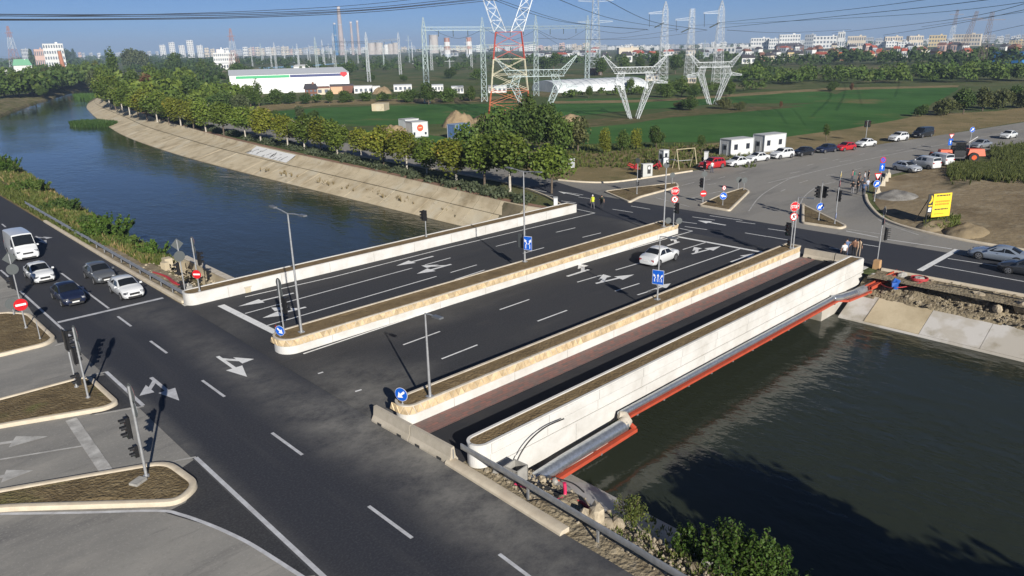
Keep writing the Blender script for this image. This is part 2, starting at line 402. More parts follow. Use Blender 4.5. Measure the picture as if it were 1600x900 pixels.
# right-hand bank on this side of the bridge
gravel_m = layered('rubble_soil', (.27, .225, .15), [((.16, .128, .082), .8, .45, .65, 8), ((.38, .33, .25), 2.2, .55, .7, 8), ((.105, .088, .058), .35, .58, .68, 6)], .95, 1.0, 5, .15, .2)
ES = straight(58, -120, 22.6, 170)
bankS = loft('canal_bank', bank_rows(ES, -1, lambda p: [(-1.5, WATER-.8), (0, WATER), (.05, WATER+.12), (2.9, -1.45)]), slab_m); tag(bankS, kind='structure')
for k in range(14):
    y1 = 20.6-k*4.1; y0 = y1-4.06; th = random.uniform(.03, .06)
    mb = MB(); A = [Vector((58.1, y0, WATER+.16+th)), Vector((58.1, y1, WATER+.16+th)), Vector((60.8, y1, -1.5+th)), Vector((60.8, y0, -1.5+th))]
    B = [a-Vector((0, 0, .25)) for a in A]; mb.add(A+B, [(3, 2, 1, 0), (1, 5, 4, 0), (2, 6, 5, 1), (3, 7, 6, 2), (0, 4, 7, 3)])
    mb.build('concrete_slab', slab_m if k % 3 else bank_m, bankS)
rub = loft('rubble_slope', bank_rows(ES, -1, lambda p: [(2.6, -1.6), (2.95, -1.3), (3.3, -1.12), (3.7, -.9), (4.1, -.72), (4.5, -.5), (4.9, -.4), (5.3, -.28), (5.7, -.12), (6.25, -.06)]), gravel_m, .42, seed=3); tag(rub, kind='structure')
# near bank, this side of the bridge
WS = straight(25.4, -120, 23.4, 200)
bankW = loft('canal_bank', bank_rows(WS, 1, lambda p: [(-1.5, WATER-.8), (0, WATER), (.1, WATER+.1), (3.3, -1.3)]), slab_m); tag(bankW, kind='structure')
for k in range(10):
    y1 = 22.6-k*4.4; y0 = y1-4.35; th = random.uniform(.03, .06)
    mb = MB(); A = [Vector((25.25, y0, WATER+.12+th)), Vector((25.25, y1, WATER+.12+th)), Vector((22.2, y1, -1.3+th)), Vector((22.2, y0, -1.3+th))]
    B = [a-Vector((0, 0, .25)) for a in A]; mb.add(A+B, [(0, 1, 2, 3), (0, 4, 5, 1), (1, 5, 6, 2), (2, 6, 7, 3), (3, 7, 4, 0)])
    mb.build('concrete_slab', slab_m, bankW)
rub2 = loft('rubble_slope', bank_rows(WS, 1, lambda p: [(2.9, -1.75), (3.25, -1.25), (3.4, -1.12), (3.6, -1.05), (4.0, -.85), (4.4, -.7), (4.8, -.55), (5.2, -.35), (5.6, -.2), (6.0, -.1), (6.6, -.06)]), gravel_m, .38, seed=11); tag(rub2, kind='structure')
# near bank beyond the bridge: old earth bank
grassy_m = layered('verge_earth', (.20, .165, .095), [((.10, .105, .04), .25, .42, .6, 8), ((.30, .25, .165), .5, .55, .72, 8), ((.07, .08, .03), 1.4, .55, .75, 8)], .95, 1.0, 5, .1, .2)
WN = [Vector((25.5, 57.2))]+[p for p in W_line if p.y > 58]
def prof_WN(p):
    wd = w_width(p)
    return [(-1.5, WATER-.8), (0, WATER), (.4, WATER+.5), (.9, WATER+.8), (wd*.45, -1.3), (wd*.7, -.6), (wd*.85, -.25), (wd+.1, -.06)]
bankN = loft('canal_bank', bank_rows(WN, 1, prof_WN), grassy_m, .25, seed=5); tag(bankN, kind='structure')

# ------------------------------------------------------------------ roads
west_road = flat_poly('side_road', [(-40, 8), (10.22, 8), (10.22, 82), (-40, 82)], -.012, asphalt_old)
near_road = flat_poly('near_road', [(10.2, -80), (18.6, -80), (18.6, 190), (10.2, 190)], 0, asphalt_dark)
near_road2 = flat_poly('near_road_shoulder', [(2, 82.1), (10.19, 82.1), (10.19, 190), (2, 190)], -.004, asphalt_dark)
far_road = flat_poly('far_road', [(64.25, -150), (73.4, -150), (73.4, 60), (76.5, 69), (81.5, 82), (82, 120), (84, 160), (88, 205), (98, 270), (112, 340), (140, 420), (133, 420), (104, 345), (90, 275), (80, 210), (75, 165), (73.6, 125), (72.7, 84), (70.5, 70), (66.5, 61), (64.25, 56.8)], 0, asphalt_dark.copy())
far_road.data.materials[0].name = 'asphalt_far_dark'
north_road = flat_poly('canal_road', [(70.9, 72), (77.4, 72), (81.3, 83), (81.8, 120), (83.8, 160), (87.8, 205), (97.8, 270), (111.8, 340), (139.6, 419), (133.4, 419), (104.2, 345), (90.2, 275), (80.2, 210), (75.2, 165), (73.8, 125), (72.9, 84)], .005, asphalt_far)
east_road = flat_poly('east_road', [(73.38, -150), (78.5, -150), (78.55, 15), (79.0, 20.2), (80.3, 24.7), (82.3, 28.0), (85.2, 30.4), (90.5, 33.5), (95.3, 35.7), (103, 38.5), (111, 39.2), (124, 37.8), (137, 37.0), (153, 35.6), (165, 34), (200, 28.5), (300, 11), (420, -12), (420, 5), (300, 27), (200, 43.5), (170, 48.5), (146, 52.8), (127, 57), (112, 60.6), (97.5, 62.5), (89.2, 63.7), (82, 65.6), (79.4, 69), (78.8, 73), (77.6, 73), (73.38, 60)], .004, asphalt_far)
# pale dusty band where old asphalt meets the verge in front of parked cars is part of the material
fields = []
field_m = layered('crop', (.056, .138, .032), [((.034, .092, .020), .05, .4, .65, 7), ((.065, .145, .034), .3, .5, .75, 7, (1, .3, 1)), ((.15, .14, .055), .03, .60, .70, 8), ((.05, .075, .025), .6, .60, .8, 8)], .9, .8, 5, .1, .15)
def pxpoly(pts, z=0): return [(G(x, y, z).x, G(x, y, z).y) for x, y in pts]
def wob(poly, amp=1.5, step=6, seed=0):
    out = []
    P = [Vector(p) for p in poly]; P.append(P[0])
    for p in densify(P, step)[:-1]:
        d = noise.noise_vector(Vector((p.x*.09+seed, p.y*.09, 1)))
        out.append((p.x+d.x*amp, p.y+d.y*amp))
    return out
f1 = sheet('crop_field', wob(pxpoly([(400, 183), (440, 198), (530, 197), (700, 193), (770, 186), (815, 180), (830, 170), (800, 160), (760, 162), (640, 163), (500, 168), (425, 174)]), 1.2), -.05, field_m)
f2 = sheet('crop_field', wob(pxpoly([(845, 186), (905, 181), (985, 172), (1060, 168), (1120, 162), (1290, 160), (1330, 152), (1290, 143), (1230, 143), (1150, 150), (1060, 153), (900, 154), (850, 165)]), 1.5, 8, 4), -.05, field_m)
f3 = sheet('crop_field', wob(pxpoly([(880, 225), (1010, 222), (1100, 222), (1230, 214), (1330, 200), (1400, 188), (1430, 175), (1480, 150), (1500, 137), (1380, 135), (1320, 141), (1290, 158), (1180, 172), (1040, 184), (985, 194), (900, 200)]), 1.5, 8, 8), -.046, field_m)
f4 = sheet('crop_field', wob(pxpoly([(560, 215), (640, 218), (700, 235), (730, 235), (735, 222), (690, 213), (640, 205), (560, 203)]), .8, 4, 2), -.05, field_m)
f5 = sheet('crop_field', wob(pxpoly([(800, 125), (1010, 118), (1200, 112), (1260, 118), (1100, 130), (900, 138), (800, 135)]), 4, 20, 2), -.05, layered('meadow', (.07, .12, .035), [((.12, .115, .05), .02, .45, .65, 6), ((.05, .09, .03), .1, .5, .7, 6)], .95, .5, 3, .1, .2))

# ------------------------------------------------------------------ painted markings (parts of the road they lie on)
def paint(name, poly, z, parent, m=None):
    mb = MB(); mb.add([(x, y, z) for x, y in poly], [tuple(range(len(poly)))])
    o = mb.build(name, m or white_paint, parent)
    if o.data.polygons[0].normal.z < 0: o.data.flip_normals()
    return o
def stripe(p, q, wd, parent, z=.012, name='lane_line', m=None):
    a = G(*p); b_ = G(*q); d = (b_-a); d.z = 0; d.normalize(); u = Vector((-d.y, d.x, 0))*(wd/2)
    return paint(name, [((a+u).x, (a+u).y), ((a-u).x, (a-u).y), ((b_-u).x, (b_-u).y), ((b_+u).x, (b_+u).y)], z, parent, m)
def polystripe(pts, wd, parent, z=.012, name='lane_line', m=None, k=4):
    P = smoothline([(G(*p).x, G(*p).y) for p in pts], k); L = offset_line(P, wd/2); Rr = offset_line(P, -wd/2)
    mb = MB(); n_ = len(P)
    mb.add([(p.x, p.y, z) for p in Rr]+[(p.x, p.y, z) for p in L], [(i, i+1, n_+i+1, n_+i) for i in range(n_-1)])
    return mb.build(name, m or white_paint, parent)
def arrow(tail, tip, parent, turn=0, z=.012, m=None, wmul=1.0, straight_=True):
    """turn: +1 left, -1 right of travel direction; real lane arrow about 5 m long"""
    a = G(*tail); t = G(*tip); d = t-a; d.z = 0; L = d.length; d.normalize(); u = Vector((-d.y, d.x, 0))
    def P(s_, l_): q = a+d*s_+u*l_; return (q.x, q.y)
    k = wmul; mb = MB()
    if straight_:
        hl = min(1.9, L*.42)
        pts = [P(0, -.09*k), P(L-hl, -.09*k), P(L-hl, -.40*k), P(L, 0), P(L-hl, .40*k), P(L-hl, .09*k), P(0, .09*k)]
        mb.add([(x, y, z) for x, y in pts], [(0, 1, 5, 6), (2, 3, 4)])
    if turn:
        s0 = L*.12 if straight_ else L*.0; e = turn
        if not straight_:
            pts = [P(0, -.09*k), P(L*.62, -.09*k), P(L*.62, .09*k), P(0, .09*k)]; mb.add([(x, y, z) for x, y in pts], [(0, 1, 2, 3)]); s0 = L*.42
        pts = [P(s0, e*.05*k), P(s0+.55, e*.05*k), P(s0+1.15, e*.55*k), P(s0+.75, e*.55*k), P(s0+.65, e*.30*k), P(s0+2.0, e*1.05*k), P(s0+1.5, e*.35*k), P(s0+1.3, e*.62*k)]
        mb.add([(x, y, z+.001) for x, y in [P(s0, e*.08*k), P(s0+.5, e*.08*k), P(s0+1.25, e*.5*k), P(s0+.8, e*.5*k)]], [(0, 1, 2, 3)])
        mb.add([(x, y, z+.002) for x, y in [P(s0+.35, e*.5*k), P(s0+1.75, e*.5*k), P(s0+1.6, e*1.15*k)]], [(0, 1, 2)])
    o = mb.build('lane_arrow', m or white_paint, parent)
    bm = bmesh.new(); bm.from_mesh(o.data)
    for f in bm.faces:
        f.normal_update()
        if f.normal.z < 0: f.normal_flip()
    bm.to_mesh(o.data); bm.free(); return o
grey_paint = mat('grey_paint', (.55, .56, .58), .65, (.38, .38, .39), 1.5, 6, coords='World')
for p, q in [((184, 494.5), (205, 510)), ((235, 533), (261, 552)), ((316, 594.5), (351, 620)), ((425, 676.5), (472.5, 711)), ((576, 791), (644, 841)), ((780, 866), (848, 917)), ((39, 381), (50, 391)), ((96, 427), (170, 482)), ((3, 350), (9, 355))]:
    stripe(p, q, .16, near_road, m=grey_paint)
for p, q, wd in [((1, 422), (16, 435), .16), ((32, 455), (117, 532), .17), ((166, 581), (224, 634), .2), ((306, 715), (512, 907), .2)]:
    stripe(p, q, wd, near_road, m=grey_paint)
stripe((90, 504), (255, 465.5), .4, near_road, name='stop_line', m=grey_paint)
for p, q in [((225, 635), (148, 648)), ((306, 714), (270, 721)), ((166, 581), (140, 587)), ((0, 718), (128, 697)), ((102, 536), (86, 540))]:
    stripe(p, q, .13, west_road, z=.006, m=old_paint)
polystripe([(0, 803), (125, 801), (246, 798), (282, 804), (325, 819), (362, 835), (400, 855), (475, 903)], .17, west_road, z=.006, m=grey_paint)
stripe((111, 655), (166, 736), .55, west_road, z=.006, name='stop_line', m=old_paint)
arrow((-60, 702), (75, 682), west_road, z=.006, m=old_paint, wmul=1.5); arrow((-60, 757), (52, 735), west_road, z=.006, m=old_paint, wmul=1.5)
arrow((340, 557), (386, 589), near_road, turn=1, wmul=1.3); arrow((236, 590), (280, 626), near_road, turn=-1, m=grey_paint, wmul=1.2); arrow((56, 369), (73, 381), near_road, turn=1, m=grey_paint)

def patch(px, m, z=-.006):
    o_ = sheet('asphalt_patch', pxpoly(px), z, m); return o_
patch([(306, 716), (500, 897), (474, 901), (400, 857), (362, 837), (325, 821), (258, 801), (290, 785), (300, 765), (285, 730)], asphalt_new)
patch([(169, 585), (222, 633), (140, 648), (165, 632), (160, 615), (140, 590)], asphalt_new)
patch([(33, 462), (114, 532), (90, 536), (86, 526), (52, 491)], asphalt_new)
# ================================================================== THE BRIDGE
deck_road = flat_poly('bridge_road', [(18.61, 28.62), (64.24, 28.62), (64.24, 56.7), (18.61, 56.7)], 0.0, asphalt_new)
path_m = layered('path_asphalt', (.026, .027, .031), [((.038, .037, .038), .5, .4, .7, 8)], .85, .25, 30, .3, .01)
foot_path = flat_poly('foot_path', [(18.61, 23.9), (63.6, 23.9), (63.6, 27.2), (18.61, 27.2)], .03, path_m)
# red and grey block paving
paver_m = bpy.data.materials.new('block_paving'); paver_m.use_nodes = True
n = paver_m.node_tree; b = n.nodes['Principled BSDF']; b.inputs['Roughness'].default_value = .85
pos = n.nodes.new('ShaderNodeNewGeometry').outputs['Position']
br = n.nodes.new('ShaderNodeTexBrick'); br.inputs['Scale'].default_value = 1.0; br.inputs['Brick Width'].default_value = .42; br.inputs['Row Height'].default_value = .21; br.inputs['Mortar Size'].default_value = .012
br.inputs['Color1'].default_value = (.24, .115, .095, 1); br.inputs['Color2'].default_value = (.12, .105, .10, 1); br.inputs['Mortar'].default_value = (.10, .085, .075, 1); br.inputs['Bias'].default_value = -.15
n.links.new(pos, br.inputs['Vector'])
nz = n.nodes.new('ShaderNodeTexNoise'); nz.inputs['Scale'].default_value = 1.6; nz.inputs['Detail'].default_value = 5; n.links.new(pos, nz.inputs['Vector'])
mx = n.nodes.new('ShaderNodeMix'); mx.data_type = 'RGBA'; mx.inputs[7].default_value = (.20, .13, .115, 1)
rr = n.nodes.new('ShaderNodeMapRange'); rr.inputs[1].default_value = .45; rr.inputs[2].default_value = .8; n.links.new(nz.outputs['Fac'], rr.inputs[0])
n.links.new(rr.outputs[0], mx.inputs[0]); n.links.new(br.outputs['Color'], mx.inputs[6]); n.links.new(mx.outputs[2], b.inputs['Base Color'])
paving = flat_poly('block_paving', [(18.9, 27.21), (63.3, 27.21), (63.3, 28.58), (18.9, 28.58)], .034, paver_m)

bridge = thing('road_bridge', 'white concrete road bridge crossing the canal', 'bridge', (41, 40, 0))
def child(mb, name, m, parent, smooth=None):
    """mb in world coordinates -> local of parent at rz 0"""
    o = mb.build(name, m, parent, smooth=smooth); o.location = -Vector(parent.location); return o
mb = MB(); mb.box((41.5, 40.4, -.55), (45.6, 34.8, .98)); child(mb, 'deck_slab', white_conc, bridge)
def panel_run(y, z0, z1, x0, x1, step, th, nm, gap=.03, sgn=-1):
    x = x0
    while x < x1-.3:
        q = min(x+step, x1); mb = MB(); mb.box(((x+q)/2, y-sgn*th/2, (z0+z1)/2), (q-x-gap, th, z1-z0)); child(mb, nm, white_conc, bridge); x = q
panel_run(22.74, .62, 1.13, 20.0, 62.3, 3.9, .10, 'fascia_panel', .035)
panel_run(22.76, .03, .59, 19.9, 62.4, 3.9, .12, 'fascia_panel', .035)
panel_run(22.72, -.10, .0, 19.9, 62.5, 20.9, .16, 'drip_ledge')
panel_run(22.80, -1.25, -.11, 19.9, 62.6, 6.1, .3, 'girder_face', .025)
panel_run(57.95, -.9, .92, 19.2, 63.6, 4.1, .12, 'fascia_panel', sgn=1)
mb = MB(); mb.box((24.1, 40.4, -2.6), (10.2, 34.4, 3.1)); child(mb, 'abutment', slab_m, bridge)
mb = MB(); mb.box((60.8, 40.4, -2.6), (9.2, 34.4, 3.1)); child(mb, 'abutment', slab_m, bridge)
for k in range(9):
    mb = MB(); mb.box((42.7, 24.2+k*4.05, -1.35), (27.4, .55, .62)); child(mb, 'girder', white_conc, bridge)

def stadium(x0, x1, y0, y1, r0, r1=.15, n0=10):
    """outline, counter-clockwise from near-front; r0 rounding at the x0 end"""
    out = []
    def arc(cx, cy, r, a0, a1, k):
        for i in range(k+1):
            a = R(a0+(a1-a0)*i/k); out.append((cx+r*math.cos(a), cy+r*math.sin(a)))
    arc(x0+r0, y0+r0, r0, 180, 270, n0)
    arc(x1-r1, y0+r1, r1, 270, 360, 4); arc(x1-r1, y1-r1, r1, 0, 90, 4); arc(x0+r0, y1-r0, r0, 90, 180, n0)
    return out
def loop_wall(mb, outer, inner, z0, z1):
    n_ = len(outer)
    vs = [(x, y, z0) for x, y in outer]+[(x, y, z1) for x, y in outer]+[(x, y, z1) for x, y in inner]+[(x, y, z0) for x, y in inner]
    fs = []
    for i in range(n_):
        j = (i+1) % n_
        fs += [(i, j, n_+j, n_+i), (n_+i, n_+j, 2*n_+j, 2*n_+i), (2*n_+i, 2*n_+j, 3*n_+j, 3*n_+i)]
    mb.add(vs, fs)
def soil_patch(outline, z, bumpy=.05, step=.5, seed=0, crown=.0):
    """rough soil filling an outline"""
    xs = [p[0] for p in outline]; ys = [p[1] for p in outline]
    pts = [Vector(p) for p in outline]; n0 = len(pts); es = [(i, (i+1) % n0) for i in range(n0)]
    poly = [(p.x, p.y) for p in pts]
    def inside(x, y):
        c = False; j = len(poly)-1
        for i in range(len(poly)):
            if (poly[i][1] > y) != (poly[j][1] > y) and x < (poly[j][0]-poly[i][0])*(y-poly[i][1])/(poly[j][1]-poly[i][1])+poly[i][0]: c = not c
            j = i
        return c
    x = min(xs)+step/2
    while x < max(xs):
        y = min(ys)+step/2
        while y < max(ys):
            px, py = x+random.uniform(-.2, .2)*step, y+random.uniform(-.2, .2)*step
            if inside(px, py) and min((Vector((px, py))-p).length for p in pts[::max(1, n0//60)]) > step*.3: pts.append(Vector((px, py)))
            y += step
        x += step
    r = delaunay_2d_cdt(pts, es, [], 1, 1e-5); mb = MB()
    vs = []
    for i, p in enumerate(r[0]):
        q = noise.noise(Vector((p.x*1.3+seed, p.y*1.3, 0)))+.7*noise.noise(Vector((p.x*3.1+seed, p.y*3.1, 5)))
        edge = i < n0
        vs.append((p.x, p.y, z+(0 if edge else bumpy*q+crown)))
    fs = []
    for f in r[2]:
        a, b_, c = (r[0][k] for k in f[:3])
        fs.append(tuple(f) if (b_-a).cross(c-a) > 0 else tuple(f)[::-1])
    mb.add(vs, fs); return mb

def planter(label, x0, x1, y0, y1, h, r0, stone=False, zb=0.0, lip=.13):
    t = thing('planter', label, 'planter', ((x0+x1)/2, (y0+y1)/2, 0))
    O = stadium(x0, x1, y0, y1, r0); I = stadium(x0+lip, x1-lip, y0+lip, y1-lip, max(.1, r0-lip), .08)
    z1 = h*.5 if stone else h-.07
    mb = MB(); loop_wall(mb, O, I, zb, z1); child(mb, 'wall', white_conc, t)
    if stone:
        O2 = stadium(x0+.03, x1-.03, y0+.03, y1-.03, r0-.03); mb = MB(); loop_wall(mb, O2, I, z1, h-.07); child(mb, 'upper_wall', lip_m, t)
    mb = MB(); O3 = stadium(x0-.02, x1+.02, y0-.02, y1+.02, r0+.02); loop_wall(mb, O3, I, h-.07, h); child(mb, 'lip', lip_m if stone else white_conc, t)
    child(soil_patch(I, h-.06, .035, .42, x0+y0), 'soil', soil_m, t)
    if stone:
        # triangular stone facing along the front, bent round the near end
        path = [Vector(p) for p in O[:11]]+[Vector((x1-.2, y0))]
        path = [Vector((x0, y0+r0+.8))]+path
        L = [0]
        for a, b_ in zip(path, path[1:]): L.append(L[-1]+(b_-a).length)
        def at(s_):
            for i in range(len(L)-1):
                if s_ <= L[i+1] or i == len(L)-2:
                    t_ = (s_-L[i])/(L[i+1]-L[i]); d = (path[i+1]-path[i]).normalized(); return path[i].lerp(path[i+1], t_), Vector((d.y, -d.x))
        s_ = 0; k = 0; zlo, zhi = z1+.015, h-.085; bw = .47
        while s_ < L[-1]-bw:
            for updown in (0, 1):
                a0 = s_+(0 if updown == 0 else bw*.5); jit = random.uniform(-.05, .05)
                if updown == 0: pr = [(a0+.02, zlo), (a0+bw-.02, zlo), (a0+bw*.5+jit, zhi)]
                else: pr = [(a0+.02+jit, zhi), (a0+bw*.5, zlo+.02), (a0+bw-.02, zhi)]
                th = random.uniform(.02, .05) if updown == 0 else random.uniform(.0, .025)
                mb = MB(); inn = []; out = []
                cs = sum(p[0] for p in pr)/3; cz = sum(p[1] for p in pr)/3
                for (ss, zz) in pr:
                    p_, nn = at(ss); inn.append((p_.x-nn.x*.02, p_.y-nn.y*.02, zz))
                    p_, nn = at(ss+(cs-ss)*.18); out.append((p_.x+nn.x*th, p_.y+nn.y*th, zz+(cz-zz)*.18))
                mb.add(inn+out, [(3, 4, 5), (0, 1, 4, 3), (1, 2, 5, 4), (2, 0, 3, 5)])
                child(mb, 'stone', stone_m, t)
            s_ += bw; k += 1
    # joints in the wall: thin recessed lines shown as narrow dark gaps
    x = x0+r0+2.5
    while x < x1-1:
        mb = MB(); mb.box((x, y0-.002, (zb+z1)/2), (.025, .012, z1-zb-.04)); child(mb, 'joint', mat('joint_filler', (.30, .28, .24), .9), t); x += 4.6
    return t
random.seed(3)
pl_n = planter('long white planter parapet along the upstream side of the bridge, backed by open blue water', 18.8, 64.0, 56.3, 57.9, .95, .7)
pl_m1 = planter('central planter between the two carriageways of the bridge, tan stone facing', 19.3, 63.3, 41.75, 43.9, 1.05, 1.0, True)
pl_m2 = planter('narrow planter with tan stone facing beside the red block footway', 19.35, 63.1, 28.6, 30.0, 1.1, .68, True)
pl_o = planter('outermost planter above the pipe, along the downstream edge of the bridge', 19.2, 62.35, 22.80, 23.95, 1.2, .6)

# ---- markings on the bridge
for pts in ([(383, 464), (520, 433), (700, 387), (929, 333)], [(474, 553), (781, 450.5), (945, 401), (1082, 361)]):
    for p, q in zip(pts, pts[1:]): stripe(p, q, .15, deck_road)
stripe((345, 477), (431, 520), .55, deck_road, name='stop_line')
stripe((1059, 370), (1195, 395), .42, deck_road, name='stop_line')
for p, q in [((383, 490), (644, 419)), ((664, 414), (704, 403)), ((775, 385), (807, 377)), ((869, 363), (899, 356)),
             ((417, 509), (682, 432)), ((704, 426), (745, 414)), ((817, 396), (850, 387)), ((910, 371), (939, 364)), ((467, 511), (540, 488)), ((711, 437), (757, 422)),
             ((630, 539), (687.5, 518)), ((690, 561), (746, 539)), ((781, 484), (827, 468)), ((840, 502), (886, 485)), ((902, 441), (940, 430)), ((962, 422), (1003, 410)), ((1067, 390), (1104, 378.5)),
             ((961, 455), (999, 443)), ((996, 461), (1025, 452)), ((1036, 430), (1156, 389)), ((497, 584), (505, 581.5)), ((555, 612), (565, 609))]:
    stripe(p, q, .14, deck_road)
arrow((459, 458), (372, 479), deck_road, wmul=1.35); arrow((478, 480), (410, 497), deck_road, turn=-1, wmul=1.5)
arrow((677, 400.5), (619, 415.5), deck_road, wmul=1.4); arrow((705, 413), (651, 428), deck_road, turn=-1, wmul=1.5)
arrow((886, 432), (940, 415), deck_road, turn=1, wmul=1.6, straight_=False); arrow((931, 443), (991, 429), deck_road, turn=1, wmul=1.4)
arrow((1043, 384), (1072, 374), deck_road, turn=1, wmul=1.5, straight_=False); arrow((1081, 397), (1126, 385), deck_road, turn=1, wmul=1.3); arrow((1142, 409.5), (1180, 396), deck_road, wmul=1.4); arrow((1012, 456), (1048, 443), deck_road, wmul=1.3)
# ---- far road and junction markings
for p, q in [((986, 322), (1016, 327)), ((957, 327), (989, 332)), ((876, 299.5), (911, 304.5)), ((904, 308), (927, 311)), ((850, 304), (864, 306)), ((827, 295), (854, 300)), ((877, 314), (900, 317)), ((902, 327), (930, 333)),
             ((1109, 337), (1160, 344.5)), ((1082, 339), (1117, 344)), ((1061, 346), (1089, 349.5)), ((1070, 354), (1105, 359)), ((1062, 357), (1082, 361)), ((1164, 364), (1231, 375)), ((1200, 357.5), (1231, 362)), ((1200, 369.5), (1208, 371)),
             ((1322, 361), (1372, 371)), ((1385, 374), (1487, 389)), ((1326, 378), (1375, 386)), ((1296, 387), (1315, 390)), ((1481, 404), (1560, 416)), ((1460, 415), (1600, 440)), ((1150, 346), (1180, 350))]:
    stripe(p, q, .14, far_road)
stripe((1437, 423), (1496, 390), .5, far_road, name='stop_line', z=.016); arrow((1134, 352), (1090, 344.5), far_road, wmul=1.6)
arrow((905, 306), (872, 299), far_road, wmul=1.3)
polystripe([(1200, 286), (1347, 251), (1462, 228), (1600, 202), (1700, 185)], .15, east_road, z=.014, m=old_paint)
polystripe([(1250, 325), (1252, 315), (1258, 306), (1270, 296), (1285, 289), (1306, 284)], .13, east_road, z=.014, m=old_paint)
polystripe([(1315, 357), (1350, 362), (1385, 367)], .13, east_road, z=.014, m=old_paint); polystripe([(1372, 343), (1390, 352), (1435, 367)], .13, east_road, z=.014, m=old_paint)
polystripe([(1170, 330), (1190, 305), (1230, 281), (1250, 275)], .13, east_road, z=.014, m=old_paint)
for p, q in [((1260, 259), (1272, 256)), ((1280, 249), (1294, 247)), ((1301, 251), (1313, 248)), ((1311, 253), (1330, 250)), ((1342, 242), (1351, 240)), ((1376, 236), (1386, 234)), ((1249, 286), (1262, 282)), ((1291, 274), (1305, 272)), ((1334, 266), (1348, 262)), ((1220, 299), (1227, 296)), ((1122, 279), (1133, 276)), ((1155, 271), (1165, 269)), ((1105, 289), (1118, 287)), ((1065, 290), (1085, 285)), ((1095, 283), (1110, 280)), ((1400, 236), (1415, 233)), ((1430, 229), (1445, 226)), ((1250, 268), (1235, 271)), ((1080, 310), (1098, 305)), ((1107, 303), (1130, 298)), ((1025, 309), (1077, 323))]:
    stripe(p, q, .14, east_road, z=.014, m=old_paint)
# ================================================================== KERBS, ISLANDS, BARRIERS, PIPES
def round_poly(pts, r=.5, k=5):
    out = []; n_ = len(pts)
    for i in range(n_):
        p0, p1, p2 = Vector(pts[i-1]), Vector(pts[i]), Vector(pts[(i+1) % n_])
        a = (p0-p1); b_ = (p2-p1); rr = min(r, a.length*.45, b_.length*.45); A = p1+a.normalized()*rr; B = p1+b_.normalized()*rr
        for j in range(k+1):
            t = j/k; out.append(((1-t)**2*A+2*t*(1-t)*p1+t*t*B).to_tuple())
    return out
KPROF = [(-.17, -.02), (-.165, .09), (-.13, .16), (-.07, .19), (.05, .19), (.11, .16), (.14, .09)]
def sweep(mb, pts, prof, closed=False):
    P = [Vector((p[0], p[1])) for p in pts]; n_ = len(P); k = len(prof); vs = []
    for i, p in enumerate(P):
        a = P[(i-1) % n_] if closed else P[max(i-1, 0)]; b_ = P[(i+1) % n_] if closed else P[min(i+1, n_-1)]
        t = (b_-a).normalized(); u = Vector((-t.y, t.x))
        for (o_, z) in prof: vs.append((p.x+u.x*o_, p.y+u.y*o_, z))
    fs = []
    for i in range(n_ if closed else n_-1):
        j = (i+1) % n_
        for q in range(k-1): fs.append((i*k+q, i*k+q+1, j*k+q+1, j*k+q))
    if not closed: fs += [tuple(range(k)), tuple((n_-1)*k+q for q in range(k))[::-1]]
    mb.add(vs, [f[::-1] for f in fs]); return mb
def ccw(p): return p if sum(p[i][0]*p[(i+1) % len(p)][1]-p[(i+1) % len(p)][0]*p[i][1] for i in range(len(p))) > 0 else p[::-1]
dry_soil_m = layered('island_soil', (.175, .132, .072), [((.12, .09, .05), .6, .4, .65, 8), ((.24, .19, .11), 2.5, .52, .75, 8), ((.13, .125, .05), .3, .58, .7, 6)], .95, 1.0, 6, .1, .15)
def island(label, pts, r=.8, sc=1.0, seed=1):
    O = ccw(round_poly(pts, r)); cx = sum(p[0] for p in O)/len(O); cy = sum(p[1] for p in O)/len(O)
    t = thing('traffic_island', label, 'traffic island', (cx, cy, 0))
    prof = [(-.16, -.03), (-.155, .10), (-.12, .18), (-.05, .21), (.06, .21), (.14, .19), (.17, .10), (.17, -.03)]
    prof = [(-a_*sc, z) for a_, z in prof][::-1]
    L = [p.to_2d() if hasattr(p, 'to_2d') else Vector(p) for p in O]
    mid = offset_line(L+[L[0]], .17*sc)[:-1]
    # closed offset: fix the ends
    mb = MB(); sweep(mb, [(p.x, p.y) for p in mid], prof, True); k = child(mb, 'kerb', kerb_m, t, smooth=50)
    bm = bmesh.new(); bm.from_mesh(k.data); bmesh.ops.recalc_face_normals(bm, faces=bm.faces); bm.to_mesh(k.data); bm.free()
    inn = offset_line(L+[L[0]], .30*sc)[:-1]
    child(soil_patch([(p.x, p.y) for p in inn], .15, .05, .45, seed, .03), 'soil', dry_soil_m, t)
    return t
is1 = island('kerbed soil island with the red no entry sign, nearest the waiting cars', [(-6, 65.6), (8.3, 65.3), (9.6, 63.4), (9.7, 56.2), (8.9, 55.4), (6, 55.5), (-6, 57.5)], .7, seed=1)
is2 = island('middle kerbed soil island between the no entry island and the striped exit', [(-6, 48.2), (4.8, 47.9), (9.5, 47.7), (9.6, 42.4), (8.8, 42.1), (4.2, 44.0), (-6, 47.6)], .9, seed=7)
is3 = island('nearest kerbed soil island at lower left with a stone slab by the pole', [(-4, 39.9), (2.9, 37.0), (9.3, 34.0), (9.6, 30.9), (8.3, 30.0), (2.6, 35.2), (-4, 39.3)], .9, 1.15, seed=13)
is4 = island('long kerbed soil island in front of the grey switch cabinet', [(75.6, 61.9), (72.1, 54.8), (75.7, 55.9), (84.9, 56.3), (87.2, 58.2), (84.0, 59.3)], .8, seed=3)
is5 = island('wedge kerbed soil island with a round blue sign', [(76.1, 47.7), (75.8, 43.2), (88.0, 47.5), (89.6, 49.4), (83.9, 49.2)], .6, seed=4)
